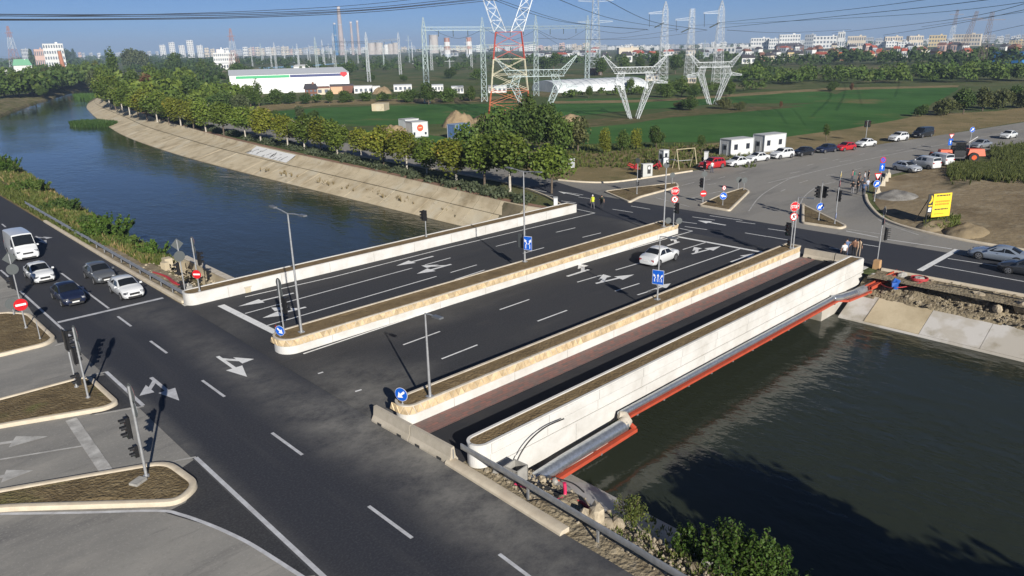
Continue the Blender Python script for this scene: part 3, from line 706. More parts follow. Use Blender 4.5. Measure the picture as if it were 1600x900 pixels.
is6 = island('triangular kerbed soil island carrying two traffic lights', [(84.9, 39.0), (75.5, 34.5), (75.7, 30.3), (77.2, 30.3)], .5, seed=5)
def kerb_line(label, pts, sc=1.0, smooth=4, wide=None):
    P = smoothline(pts, smooth) if len(pts) > 2 else [Vector(p) for p in pts]
    c0 = P[0]; mb = MB(); prof = wide or [(a*sc, z) for a, z in [(-.17, -.03), (-.165, .10), (-.12, .17), (-.06, .19), (.14, .19), (.17, .17), (.17, -.03)]]
    sweep(mb, [(p.x-c0.x, p.y-c0.y) for p in P], prof)
    o_ = mb.build('kerb', kerb_m, None, (c0.x, c0.y, 0), smooth=40)
    bm = bmesh.new(); bm.from_mesh(o_.data); bmesh.ops.recalc_face_normals(bm, faces=bm.faces); bm.to_mesh(o_.data); bm.free()
    return tag(o_, label, 'kerb')
kerb_line('pale kerb curving past the grey switch cabinet to the parked red car', [(78.4, 72.6), (79.3, 68.8), (82, 65.5), (89.2, 63.7), (97.2, 62.3)])
kerb_line('long pale kerb bending round the dirt lot with the yellow board', [(95.3, 35.7), (90.5, 33.5), (85.2, 30.4), (82.3, 28.0), (80.3, 24.7), (79.0, 20.2), (78.6, 14.8), (78.55, -5), (78.5, -80)], 1.1)
kerb_line('pale kerb along the road behind the coiled red hose', [(63.9, 21.8), (64.05, 10), (64.05, -60)], .8, 2)
kerb_line('pale kerb between the street trees and the asphalt', [(65.6, 60.2), (68.8, 66.4), (71.7, 76), (72.6, 90), (73.4, 125), (74.8, 165), (79.7, 210), (89.7, 275)], .8)
kerb_line('thick concrete kerb under the near guard rail beside the rubble', [(18.75, 24.4), (18.62, 16.9)], 1.6, 2)
kerb_line('long tan kerb under the guard rail beside the waiting cars', [(18.95, 57.6), (18.75, 75), (18.8, 100)], 1.3, 2)

# guard rails
galv_m = mat('galvanised', (.42, .43, .44), .45, (.30, .31, .32), 3, 5, metal=.6)
def guard_rail(label, pts, z=.72, step=2.6, hpost=.75, sgn=1):
    P = smoothline(pts, 5); c0 = Vector((P[0].x, P[0].y, 0)); t = thing('guard_rail', label, 'guard rail', c0)
    prof = [(-.03, z-.16), (.03, z-.13), (.05, z-.09), (-.02, z-.03), (-.02, z+.03), (.05, z+.09), (.03, z+.13), (-.03, z+.16), (-.05, z+.13), (-.05, z-.13), (-.03, z-.16)]
    mb = MB(); sweep(mb, [(p.x-c0.x, p.y-c0.y) for p in P], [(a*sgn, b_) for a, b_ in prof]); k = mb.build('rail', galv_m, t, smooth=60)
    bm = bmesh.new(); bm.from_mesh(k.data); bmesh.ops.recalc_face_normals(bm, faces=bm.faces); bm.to_mesh(k.data); bm.free()
    acc = 0; nxt = .4
    for a, b_ in zip(P, P[1:]):
        L = (b_-a).length
        while nxt < acc+L:
            q = a.lerp(b_, (nxt-acc)/L); mb = MB(); mb.box((0, 0, hpost/2), (.07, .10, hpost))
            mb.build('post', galv_m, t, (q.x-c0.x+.10, q.y-c0.y, 0)); nxt += step
        acc += L
    return t
guard_rail('steel guard rail beside the waiting cars, running up to the bridge corner', [(19.15, 57.9), (19.15, 70), (19.2, 85), (19.25, 112)], .62)
guard_rail('steel guard rail along the rubble at the near bridge corner', [(19.2, 24.0), (19.15, 20), (19.0, 14), (18.9, 8), (18.9, -30)], .85, 4)

# concrete barriers
jersey_m = mat('jersey_concrete', (.47, .42, .34), .85, (.36, .32, .25), 1.2, 7, bump=.25, bscale=18)
JP = [(-.3, 0), (-.3, .09), (-.16, .32), (-.09, .82), (.09, .82), (.16, .32), (.3, .09), (.3, 0)]
def jersey(label, a, b_):
    a = Vector(a); b_ = Vector(b_); L = (b_-a).length; c = (a+b_)/2; t = thing('concrete_barrier', label, 'barrier', (c.x, c.y, 0), math.atan2(b_.y-a.y, b_.x-a.x), 'jersey barriers')
    mb = MB(); sweep(mb, [(-L/2, 0), (-L/2+.02, 0), (0, 0), (L/2-.02, 0), (L/2, 0)], JP)
    k = mb.build('body', jersey_m, t); bm = bmesh.new(); bm.from_mesh(k.data); bmesh.ops.recalc_face_normals(bm, faces=bm.faces); bm.to_mesh(k.data); bm.free()
    for s_ in (-1, 1):
        mb = MB(); mb.box((s_*L*.27, 0, .06), (.35, .62, .13)); mb.build('drain_slot', mat('slot_dark', (.03, .03, .03), .9), t)
    mb = MB(); mb.box((L/2+.01, 0, .45), (.05, .05, .5)); mb.build('coupling', galv_m, t)
    return t
jersey('concrete barrier reaching past the blue keep-left sign', (18.72, 30.5), (18.8, 27.4)); jersey('concrete barrier ending at the steel post by the rubble', (18.8, 27.33), (18.88, 24.25))
jersey('concrete barrier closing the far end of the footway, left of the people', (63.45, 28.4), (63.5, 25.7)); jersey('concrete barrier across the far footway end directly behind the people', (63.5, 25.6), (63.5, 23.9))

# pipe on red steel beam
steel_pipe_m = mat('clad_pipe', (.60, .63, .66), .32, (.42, .45, .48), 6, 4, metal=.85, bump=.2, bscale=14)
red_m = mat('red_steel', (.46, .072, .032), .55, (.36, .06, .03), 2, 5)
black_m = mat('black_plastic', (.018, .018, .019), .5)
t = thing('pipeline', 'silver clad pipeline hung on the bridge face over a red beam', 'pipeline', (29, 22.3, -1))
def rel(pts, t): return [Vector(p)-Vector(t.location) for p in pts]
yb = 22.42
mb = MB(); mb.tube(rel([(29.2, yb, -.72), (40, yb, -.70), (56.3, yb, -.72)], t), .19, 12); mb.build('pipe', steel_pipe_m, t, smooth=60)
mb = MB(); mb.tube(rel([(20.6, 21.75, -1.55), (21.6, 21.8, -1.25), (24, 21.85, -1.15), (28.9, 21.9, -1.05)], t), .36, 14); mb.build('pipe', steel_pipe_m, t, smooth=60)
mb = MB(); mb.tube(rel([(28.7, 21.9, -1.05), (29.2, 22.0, -.95), (29.3, 22.25, -.78), (29.1, 22.42, -.70)], t), [.37, .36, .3, .22], 12); mb.build('elbow', lip_m, t, smooth=60)
mb = MB(); mb.tube(rel([(56.1, 22.42, -.72), (56.9, 22.15, -.78), (58.6, 21.95, -.85), (59.4, 21.9, -.9), (66, 21.7, -1.05)][:4], t), .27, 12); mb.build('pipe', steel_pipe_m, t, smooth=60)
mb = MB(); mb.tube(rel([(59.2, 21.9, -.9), (64.0, 21.7, -1.0)], t), .33, 12); mb.build('pipe', galv_m, t, smooth=60)
mb = MB(); mb.bar(*rel([(29.4, 22.26, -.99), (56.6, 22.26, -.99)], t), .28, .15)
mb.bar(*rel([(29.4, 22.26, -.99), (29.55, 21.6, -1.42)], t), .2, .15); mb.bar(*rel([(29.6, 21.62, -1.5), (20.2, 21.5, -1.72)], t), .26, .2)
mb.bar(*rel([(56.6, 22.26, -1.0), (57.4, 21.72, -1.1)], t), .22, .15); mb.bar(*rel([(57.4, 21.72, -1.1), (63.8, 21.3, -1.3)], t), .22, .15); mb.build('beam', red_m, t)
for k in range(11):
    x = 30.5+k*2.55; mb = MB(); mb.bar(*rel([(x, 22.85, -1.12), (x, 22.15, -1.12)], t), .1, .12); mb.build('bracket', galv_m, t)
for x in (23.5, 26.5): mb = MB(); mb.bar(*rel([(x, 22.85, -1.66), (x, 21.45, -1.66)], t), .1, .12); mb.build('bracket', galv_m, t)
t = thing('cable_trough', 'open red steel trough lying on the rubble at the far bridge corner', 'trough', (66, 21, 0))
mb = MB(); A, B = Vector((60.6, 21.5, -.85)), Vector((64.2, 20.4, -.05))
for o_, ww, hh, dz in ((0, .55, .05, 0), (-.26, .05, .3, .12), (.26, .05, .3, .12)): mb.bar(A+Vector((0, o_, dz))-t.location, B+Vector((0, o_, dz))-t.location, ww, hh)
mb.build('channel', red_m, t)
mb = MB(); mb.tube([A+Vector((0, 0, .12))-t.location, B+Vector((0, 0, .12))-t.location], .1, 8); mb.build('cable', mat('dark_red', (.2, .03, .025), .6), t)

# hoses, boulders, junk at the near corner and the far corner
def hose(label, pts, r, m, cat='hose', name='hose', k=8):
    P = smoothline([Vector(p) for p in pts], k); c0 = Vector(P[0]); mb = MB(); mb.tube([p-c0 for p in P], r, 8); return tag(mb.build(name, m, None, c0, smooth=60), label, cat)
redpipe_m = mat('red_corrugated', (.42, .035, .04), .5, (.33, .03, .03), 8, 3, bump=.5, bscale=30)
pink_m = mat('pink_pipe', (.55, .03, .10), .45)
hose('black hose arching over the white fascia at the near bridge end', [(21.0, 22.3, -.9), (21.2, 22.3, -.1), (22.0, 22.35, .55), (23.2, 22.4, .85), (24.6, 22.4, .8)], .035, black_m)
hose('thick black duct running down the near rubble slope', [(20.5, 22.0, -.5), (20.9, 20.9, -.6), (21.3, 19.6, -.75), (21.2, 18.6, -.9)], .13, black_m, 'duct', 'duct')
hose('second thick black duct beside the red beam end', [(20.0, 21.9, -.35), (20.2, 20.9, -.5), (20.3, 19.9, -.6), (20.0, 19.3, -.8)], .13, black_m, 'duct', 'duct')
hose('thin black cable looping over the pale gravel', [(20.7, 21.6, -.75), (21.9, 21.0, -.75), (22.5, 20.0, -.85), (22.5, 19.2, -1.0)], .035, black_m, 'cable', 'cable')
hose('bright pink pipe elbow sticking up from the rubble', [(19.9, 19.15, -.25), (20.6, 18.9, -.3), (20.9, 18.95, -.2), (20.9, 18.98, .35)], .085, pink_m, 'pipe', 'pipe')
hose('pink pipe lying behind the near guard rail', [(19.7, 20.9, -.05), (19.9, 20.0, -.1), (20.1, 19.2, -.2)], .07, pink_m, 'pipe', 'pipe')
hose('red pipe piece curling below the pink elbow', [(20.8, 18.7, -.35), (21.2, 18.2, -.45), (21.2, 17.8, -.6)], .09, redpipe_m, 'pipe', 'pipe')
hose('red corrugated pipe lying behind the guard rail at the upstream corner', [(20.3, 68.5, -.15), (20.6, 66, -.1), (20.4, 63.5, -.05), (20.8, 61.5, -.05), (20.6, 60.3, -.1)], .16, redpipe_m, 'pipe', 'pipe')
coil = [(65.0+math.cos(a)*(.62+.06*math.sin(a*3)), 0+math.sin(a)*(.62), .12+.045*a/6.28) for a in [i*.35 for i in range(72)]]
q = G(1436, 437, .0); coil = [(q.x-65.0+x, q.y+y, z-.1) for x, y, z in coil]
hose('red hose coiled on the rubble at the right', coil, .05, redpipe_m, k=2)
hose('loose end of red hose trailing from the coil', [(q.x-.5, q.y-.4, 0), (q.x-1.6, q.y+.4, -.3), (q.x-2.2, q.y+1.4, -.45), (q.x-1.9, q.y+2.2, -.4)], .045, redpipe_m)
hose('black cable lying across the far rubble', [(62.0, 22.2, -.5), (62.6, 20.5, -.2), (62.3, 18.6, -.25), (63.3, 16.2, -.05), (63.2, 10, -.05)], .05, black_m, 'cable', 'cable')
q = G(1399, 446, -.3); mb = MB(); random.seed(5)
mb.sphere((0, 0, .3), .55, 10, (1.0, .5, .7)); mb.v = [(x+.12*random.uniform(-1, 1), y+.1*random.uniform(-1, 1), max(-.2, z+.12*random.uniform(-1, 1))) for x, y, z in mb.v]
tag(mb.build('tarpaulin', mat('blue_tarp', (.02, .09, .36), .4), None, (q.x, q.y, -.45)), 'crumpled blue tarpaulin on the far rubble', 'tarpaulin')
def rock_mesh(seed, m, nn=9, flat=.7):
    random.seed(seed); mb = MB(); mb.sphere((0, 0, 0), 1, nn, (1, .8, flat))
    mb.v = [tuple(c*(1+random.uniform(-.22, .22)) for c in v) for v in mb.v]; return mb.mesh('rock', m)
rock_m = mat('rubble_stone', (.40, .34, .245), .9, (.26, .215, .15), 2.5, 6, bump=.4, bscale=12, rnd=.3)
conc_m = mat('broken_concrete', (.36, .35, .32), .9, (.25, .24, .22), 2, 6, bump=.4, bscale=14, rnd=.2)
ROCKS = [rock_mesh(20+i, rock_m) for i in range(4)]+[rock_mesh(40+i, conc_m) for i in range(2)]
# loose stones: many, one object
def stones(name, n_, fx, rmin, rmax, seed, m):
    random.seed(seed); mb = MB()
    for _ in range(n_):
        x, y, z = fx(); r_ = rmin+(rmax-rmin)*random.random()**2.5; b0 = len(mb.v)
        mb.sphere((x, y, z), r_, 5, (1, random.uniform(.6, 1), random.uniform(.5, .8)))
        for i in range(b0, len(mb.v)): v = mb.v[i]; mb.v[i] = tuple(c+random.uniform(-.2, .2)*r_ for c in v)
    o_ = mb.build(name, m); tag(o_, 'loose pale stones scattered over the rubble slope', 'stones', kind='stuff'); return o_
def near_rub():
    y = random.uniform(6, 23); x = random.uniform(19.4, 22.15); return x, y, -.02-(x-19.3)*.36+random.uniform(-.05, .12)
def far_rub():
    y = random.uniform(-20, 22); x = random.uniform(60.6, 64); return x, y, -.08-(64-x)*.36+random.uniform(-.02, .15)
stones('loose_stones', 1300, near_rub, .03, .14, 3, rock_m); o_ = stones('loose_stones', 1300, far_rub, .05, .22, 4, rock_m); o_['label'] = 'loose tan stones on the far rubble slope by the red hose'
def up_rub():
    y = random.uniform(59, 72); x = random.uniform(19.6, 23.4); return x, y, -.1-(x-19.6)*.05+random.uniform(-.05, .1)
o_ = stones('loose_stones', 420, up_rub, .04, .18, 6, rock_m); o_['label'] = 'loose stones behind the guard rail at the upstream corner'
random.seed(8)
near_b = [((20.3, 21.4, -.2), .45, 4, 'grey broken block beside the black ducts, largest of its heap'), ((19.95, 22.2, -.1), .4, 5, 'grey broken block under the end of the near planter'), ((20.7, 21.9, -.35), .32, 4, 'small grey broken block against the near fascia'),
          ((20.6, 16.9, -.15), .55, 0, 'tall tan boulder standing behind the near guard rail'), ((20.15, 17.2, -.2), .42, 1, 'rounded tan boulder left of the tall one'), ((21.2, 16.2, -.5), .35, 2, 'tan boulder on the gravel heap near the slab'), ((21.9, 12.3, -.6), .3, 4, 'pale stone block in front of the big bush'),
          ((21.6, 21.0, -.7), .28, 3, 'pale stone at the head of the sloping slab'), ((22.0, 20.6, -.8), .22, 4, 'smaller pale stone below the head of the slab'),
          ((62.6, 22.0, -.35), .5, 4, 'grey block against the far end of the bridge fascia'), ((63.5, 20.0, -.05), .5, 4, 'grey block beside the orange pole base'), ((63.2, 18.6, -.1), .6, 5, 'grey block left of the red hose coil'), ((62.7, 14.1, -.3), .7, 0, 'dark tan clod on the far rubble right of the coil'), ((62.4, 10.9, -.3), .8, 1, 'biggest tan clod at the right edge of the far rubble'), ((61.6, 12.5, -.6), .45, 2, 'tan clod low on the far rubble')]
for loc, s_, k, lab in near_b:
    o_ = link('boulder', ROCKS[k], None, loc, random.uniform(0, 6)); o_.scale = (s_, s_*.9, s_*(1.5 if 'tall' in lab else 1)); tag(o_, lab, 'boulder', group='boulders')
def crate_box(name, label, cat, loc, d, rz, m, inner=None, t_=.06):
    t = thing(name, label, cat, loc, rz)
    for sx, sy, dx, dy in ((-1, 0, t_, d[1]), (1, 0, t_, d[1]), (0, -1, d[0], t_), (0, 1, d[0], t_)):
        mb = MB(); mb.box((sx*(d[0]-t_)/2, sy*(d[1]-t_)/2, d[2]/2), (dx-(.004 if sy else 0)*0, dy if sx else t_, d[2]-(.01 if sy else 0))); mb.build('side', m, t)
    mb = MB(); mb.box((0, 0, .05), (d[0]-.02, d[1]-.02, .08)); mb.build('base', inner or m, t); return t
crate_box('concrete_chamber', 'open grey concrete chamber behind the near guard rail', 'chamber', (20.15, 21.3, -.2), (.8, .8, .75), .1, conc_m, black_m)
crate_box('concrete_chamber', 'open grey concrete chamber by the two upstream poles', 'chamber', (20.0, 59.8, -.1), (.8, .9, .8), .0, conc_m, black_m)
mb = MB(); mb.box((0, 0, .35), (.55, .55, .9), taper=.9); tag(mb.build('pole_footing', mat('orange_box', (.50, .30, .14), .8, (.4, .25, .13), 3, 4), None, (65.5-1.2, 22.35, -.1)), 'tan orange pole footing at the far bridge corner', 'footing')
# old retaining wall on the upstream near bank
t = thing('retaining_wall', 'stained yellowish retaining wall at the upstream bridge corner', 'wall', (23.6, 63, -2))
mb = MB(); mb.box((0, 0, .95), (.45, 13.5, 3.0)); mb.build('wall', bank_m, t)
mb = MB(); mb.box((0, 0, 2.47), (.6, 13.6, .08)); mb.build('coping', lip_m, t)
mb = MB(); mb.add([(-.2, -6.6, 2.45), (-.2, -4.2, 2.45), (-.2, -4.2, -.1), (-.2, -6.6, -.1), (-2.6, -6.4, 2.0), (-2.6, -4.4, 2.0), (-2.6, -4.4, 1.2), (-2.6, -6.4, 1.2)], [(0, 1, 5, 4), (1, 2, 6, 5), (3, 0, 4, 7), (4, 5, 6, 7)]); mb.build('wing', bank_m, t)
for k, (x, y, s_) in enumerate([(22.3, 70.6, .7), (21.6, 69.2, .5), (22.6, 68.2, .55)]):
    mb = MB(); mb.box((0, 0, .3), (s_, s_*1.2, .9), rz=.3*k); tag(mb.build('concrete_block', bank_m, None, (x, y, -.3)), ['tall tan concrete block at the foot of the bank bushes', 'squat tan concrete block by the red corrugated pipe', 'tan concrete block at the end of the retaining wall'][k], 'block', group='tan concrete blocks')
# stone slab on the nearest island
mb = MB(); mb.box((0, 0, .06), (.62, .45, .12), .5); q = G(216, 753, .2); tag(mb.build('stone_slab', conc_m, None, (q.x, q.y, .17)), 'flat grey slab on the soil at the nearest pole', 'slab')
# graffiti panel on the far bank wall
t = None
# ================================================================== POLES, SIGNS, SIGNALS, LAMPS
pole_m = mat('pole_steel', (.50, .51, .52), .4, (.38, .39, .40), 5, 4, metal=.5)
sign_back_m = mat('sign_back', (.085, .095, .095), .6)
sblue = mat('sign_blue', (.005, .10, .52), .35); sred = mat('sign_red', (.52, .012, .018), .35); swhite = mat('sign_white', (.80, .80, .78), .35); syel = mat('sign_yellow', (.75, .52, .02), .35); sblack = mat('sign_black', (.012, .012, .013), .4)
lens_m = [mat('lens_red', (.10, .008, .008), .2), mat('lens_amber', (.12, .05, .005), .2), mat('lens_green', (.005, .07, .04), .2)]
FACE = {'-X': (-1, 0), '+X': (1, 0), '-Y': (0, -1), '+Y': (0, 1), 'C': (-.6, -.8)}
def frame_of(f):
    nx, ny = FACE[f] if isinstance(f, str) else f
    nrm = Vector((nx, ny, 0)).normalized(); uy = Vector((0, 0, 1)); ux = uy.cross(nrm); return ux, uy, nrm
def rotp(pts, a): return [(x*math.cos(a)-y*math.sin(a), x*math.sin(a)+y*math.cos(a)) for x, y in pts]
ARW = [(-.05, -.22), (.05, -.22), (.05, .02), (.16, .02), (0, .25), (-.16, .02), (-.05, .02)]
def oct_(r): return circle(r, 8, a0=math.pi/8)
STROKES = {'S': [((1, 1), (0, 1)), ((0, 1), (0, .5)), ((0, .5), (1, .5)), ((1, .5), (1, 0)), ((1, 0), (0, 0))], 'T': [((0, 1), (1, 1)), ((.5, 1), (.5, 0))], 'O': [((0, 0), (0, 1)), ((0, 1), (1, 1)), ((1, 1), (1, 0)), ((1, 0), (0, 0))], 'P': [((0, 0), (0, 1)), ((0, 1), (1, 1)), ((1, 1), (1, .5)), ((1, .5), (0, .5))]}
def sign(t, kind, z, face, off=(0, 0), s=1.0, ang=0.0):
    """a sign plate, a part of post t; plate front looks along face"""
    ux, uy, nrm = frame_of(face); o_ = Vector((off[0], off[1], z))+nrm*.05
    back = MB(); name = 'sign_plate'
    def plate(poly, m, d, nm, par):
        mb = MB(); mb.plate(poly, o_+nrm*d, ux, uy, .006); return mb.build(nm, m, par)
    if kind == 'stop': outl = oct_(.42*s); m = sred
    elif kind == 'diamond': outl = circle(.40*s, 4); m = swhite
    elif kind == 'triangle': outl = [(0, -.42*s), (.45*s, .36*s), (-.45*s, .36*s)]; m = sred
    elif kind.startswith('rect'): w_, h_ = (.95, 1.2) if kind == 'rect_lanes' else ((.5, .7) if kind == 'rect' else (.62, 1.0)); outl = [(-w_*s, -h_*s), (w_*s, -h_*s), (w_*s, h_*s), (-w_*s, h_*s)]; m = sblue
    else: outl = circle(.36*s, 24); m = {'blue': sblue, 'noentry': sred, 'prohib': sred, 'nostop': sred, 'back': sign_back_m, 'green': mat('sign_green', (.01, .12, .06), .4)}.get(kind, sblue)
    mb = MB(); mb.plate(outl, o_-nrm*.02, ux, uy, .02); p = mb.build('sign_plate', [sign_back_m], t)
    if kind == 'back': return p
    plate([(x*.97, y*.97) for x, y in outl], swhite if kind in ('stop', 'blue', 'rect_lanes', 'rect_tall') else m, .0015, 'sign_face', p)
    plate([(x*.93, y*.93) for x, y in outl], m, .008, 'sign_face', p)
    def sym(poly, m_=swhite, d=.016): plate([(x*s, y*s) for x, y in poly], m_, d, 'symbol', p)
    if kind == 'stop':
        for i, ch in enumerate('STOP'):
            for a, b_ in STROKES[ch]:
                x0 = -.30+i*.155; P_ = Vector((x0+a[0]*.11, -.10+a[1]*.2)); Q_ = Vector((x0+b_[0]*.11, -.10+b_[1]*.2)); d_ = (Q_-P_).normalized()*.018; u_ = Vector((-d_.y, d_.x))
                sym([tuple(P_-d_-u_), tuple(Q_+d_-u_), tuple(Q_+d_+u_), tuple(P_-d_+u_)])
    elif kind == 'noentry': sym([(-.26, -.06), (.26, -.06), (.26, .06), (-.26, .06)])
    elif kind == 'blue': sym(rotp([(x*1.1, y*1.1) for x, y in ARW], ang))
    elif kind == 'prohib':
        sym(circle(.27, 20)); sym(rotp([(x*.75, y*.75) for x, y in ARW], .5), sblack, .024); sym(rotp([(-.28, -.03), (.28, -.03), (.28, .03), (-.28, .03)], .8), sred, .032)
    elif kind == 'nostop':
        sym(circle(.27, 20), sblue); sym(rotp([(-.27, -.035), (.27, -.035), (.27, .035), (-.27, .035)], .8), sred, .024)
    elif kind == 'diamond': sym(circle(.29, 4), syel)
    elif kind == 'triangle': sym([(0, -.26), (.29, .24), (-.29, .24)])
    elif kind == 'rect': sym([(x*1.3, y*1.6) for x, y in ARW])
    elif kind == 'rect_lanes':
        for cx, an in ((-.55, .5), (0, 0), (.55, -.5)):
            sym([(x+cx, y+.15) for x, y in rotp([(x*1.2, y*1.7) for x, y in ARW], an)])
            for zy in (-.7, -.45): sym([(cx+.26, zy), (cx+.30, zy), (cx+.30, zy+.15), (cx+.26, zy+.15)])
        for cx in (-.55, 0, .55): sym([(cx-.05, -.75), (cx+.05, -.75), (cx+.05, -.2), (cx-.05, -.2)])
    elif kind == 'rect_tall':
        for cx, an in ((-.3, .5), (.3, -.45)):
            sym([(x+cx, y+.2) for x, y in rotp([(x*1.3, y*1.8) for x, y in ARW], an)]); sym([(cx-.05, -.75), (cx+.05, -.75), (cx+.05, -.15), (cx-.05, -.15)])
    return p
def signal(t, z, face, off=(0, 0), lamps=3, s=1.0):
    ux, uy, nrm = frame_of(face); c = Vector((off[0], off[1], z)); h_ = .34*lamps*s; mb = MB()
    def bx(mb, cu, cv, cn, du, dv, dn):
        o_ = c+ux*cu+uy*cv+nrm*cn; vs = []
        for a in (-1, 1):
            for p_, q_ in ((-1, -1), (1, -1), (1, 1), (-1, 1)): vs.append(o_+ux*(p_*du/2)+uy*(q_*dv/2)+nrm*(a*dn/2))
        mb.add(vs, [(3, 2, 1, 0), (4, 5, 6, 7), (0, 1, 5, 4), (1, 2, 6, 5), (2, 3, 7, 6), (3, 0, 4, 7)])
    bx(mb, 0, 0, 0, .30*s, h_, .2*s); hs_ = mb.build('signal_head', sblack, t)
    if lamps == 3: mb = MB(); bx(mb, 0, 0, -.07, .46*s, h_+.14, .012); mb.build('backboard', sblack, hs_)
    for i in range(lamps):
        zc = h_/2-.17*s-i*.34*s; mb = MB(); mb.plate(circle(.105*s, 12), c+uy*zc+nrm*(.1*s+.002), ux, uy, .02); mb.build('lens', lens_m[i if lamps == 3 else 2*i], hs_)
        mb = MB(); n_ = 8; vs = []
        for j in range(n_+1):
            a = math.pi*(1.12*j/n_-.06); e_ = ux*math.cos(a)*.135*s+uy*(zc+math.sin(a)*.135*s)
            vs += [c+e_+nrm*.1*s, c+e_+nrm*(.32*s)]
        mb.add(vs, [(2*j, 2*j+1, 2*j+3, 2*j+2) for j in range(n_)]); mb.build('visor', sblack, hs_)
    return hs_
def post(label, base, h, z=0.0, r=.055, lean=0.0, items=(), cat='sign post', name='sign_post', top=None):
    q = base if len(base) == 3 else (*base, z)
    t = thing(name, label, cat, q); mb = MB(); mb.tube([(0, 0, -.1), (0, 0, h)], [r, r*.85], 8); mb.build('pole', pole_m, t, smooth=60)
    mb = MB(); mb.tube([(0, 0, -.02), (0, 0, .09)], r*2.0, 8); mb.build('collar', pole_m, t, smooth=40)
    for it in items:
        if it[0] == 'signal': signal(t, *it[1:])
        else: sign(t, *it)
    return t
def gp(x, y, z=0.0): p = G(x, y, z); return (p.x, p.y, z)
def hh(x, yb, yt, z=0.0): return hgt(x, yb, yt, z)
SG = 'signal'
post('pole with a grey diamond back above a disc back, left edge behind the waiting cars', gp(31, 470), 3.9, items=[('diamond', 3.55, '+Y', (0, 0), 1.3), ('back', 2.65, '-Y', (0, 0), 1.2), (SG, 1.6, '-X', (-.25, 0))])
post('post with a red no entry disc on the left soil island', gp(41, 513, .15), 2.1, .15, items=[('noentry', 1.8, '-Y', (0, 0), 1.25)])
post('short post carrying one grey disc back, left soil island', gp(22, 491, .15), 1.1, .15, .035, items=[('back', .85, '-Y', (0, 0), 1.2)])
post('bare thin post at the tip of the left soil island', gp(63, 530, .15), 1.3, .15, .035)
post('pole with two stacked signal heads on the middle soil island', gp(120, 605, .15), 3.6, .15, .06, items=[(SG, 3.0, '+X', (0, 0), 3, 1.15), (SG, 1.95, '+X', (.25, 0), 3, 1.0)], cat='traffic light', name='traffic_light')
post('tall pole with an edge-on red disc on the middle soil island', gp(138, 622, .15), 4.3, .15, .06, items=[('prohib', 3.95, '+X', (0, 0), 1.3), ('blue', 3.2, '+X', (0, 0), 1.2), (SG, 1.3, '-X', (-.3, 0), 2)], cat='traffic light', name='traffic_light')
post('traffic light pole on the nearest soil island', gp(229, 745, .15), 4.6, .15, .07, items=[('prohib', 4.25, '+X', (0, 0), 1.3), ('blue', 3.5, '+X', (0, 0), 1.2), (SG, 2.7, '-X', (-.35, 0), 3, 1.0), (SG, 1.45, '-X', (-.22, 0), 2, .85)], cat='traffic light', name='traffic_light')
post('pole with grey diamond and disc backs at the upstream bridge corner', gp(291, 466), 4.8, items=[('diamond', 4.45, '+Y', (0, 0), 1.2), ('back', 3.5, '-Y', (0, 0), 1.2), (SG, 2.5, '-X', (-.25, 0), 3, .95), (SG, 1.2, '-X', (-.2, 0), 2, .8)], cat='traffic light', name='traffic_light')
post('pole with a black signal head and a red and white disc, upstream parapet end', gp(312, 455, .9), 4.3, .9, items=[('prohib', 4.05, '+X', (0, 0), 1.0), ('back', 3.4, '+X', (0, 0), 1.0), (SG, 2.6, '+X', (.35, 0), 3, 1.0), ('noentry', 1.4, (-.75, -.65), (0, 0), 1.0), (SG, .9, '+X', (.1, 0), 2, .7)], cat='traffic light', name='traffic_light')
post('signal pole with two disc backs on the nose of the central planter', gp(444, 520, 1.0), 3.7, 1.0, items=[('back', 3.4, '+X', (0, 0), 1.05), ('back', 2.75, '+X', (0, 0), 1.05), (SG, 2.0, '+X', (.1, -.35), 3, 1.0)], cat='traffic light', name='traffic_light')
post('low post with a blue keep-right disc and red disc on the central planter nose', gp(438, 525, 1.0), .75, 1.0, .03, items=[('blue', .42, (-.9, -.45), (0, -.12), 1.0, -2.3), ('noentry', .42, (-1, 0.2), (0, .35), .8)])
post('low post with a blue keep-left disc on the narrow planter nose', gp(629, 632, 1.05), .85, 1.05, .03, items=[('blue', .6, (-.93, -.35), (0, 0), 1.1, 2.3)])
post('post with stop octagon, white turn ban disc and signal at the central planter far end', gp(1052, 353, 1.0), 4.0, 1.0, items=[('stop', 3.6, 'C', (0, 0), 1.1), ('prohib', 2.75, 'C', (0, 0), 1.05), (SG, 1.85, '-X', (.1, -.25), 3, .95), ('back', .55, 'C', (-.3, .45), .9), ('back', .55, 'C', (.3, -.45), .9)], cat='traffic light', name='traffic_light')
post('post with stop octagon and turn ban disc at the narrow planter far end', gp(1235, 388, 1.05), 4.3, 1.05, items=[('stop', 3.8, 'C', (0, 0), 1.1), ('prohib', 2.9, 'C', (0, 0), 1.05), (SG, 1.7, '-X', (-.1, .35), 3, 1.05), (SG, .5, '-X', (-.05, .15), 2, .8)], cat='traffic light', name='traffic_light')
post('pole with dark signal boxes in the long soil island by the cabinet', gp(995, 303, .15), 4.6, .15, items=[('back', 4.3, '-X', (0, 0), 1.0), (SG, 2.6, '+X', (.2, -.2), 3, 1.0), (SG, 1.3, '+X', (.05, 0), 2, .8)], cat='traffic light', name='traffic_light')
post('post with a red no entry disc at the tip of the wedge island', gp(1098, 315, .15), 5.0, .15, items=[('noentry', 1.0, 'C', (0, 0), 1.15), (SG, 2.3, '-X', (-.2, .2), 3, 1.0), ('back', 3.4, 'C', (0, 0), 1.0), (SG, 4.4, '+X', (0, 0), 3, .8)], cat='traffic light', name='traffic_light')
post('post with a round blue two-arrow sign on the wedge island', gp(1129, 321, .15), 2.4, .15, .045, items=[('blue', 1.15, 'C', (0, 0), 1.25, 1.3), ('prohib', 2.1, (-.3, -.95), (0, 0), .8)])
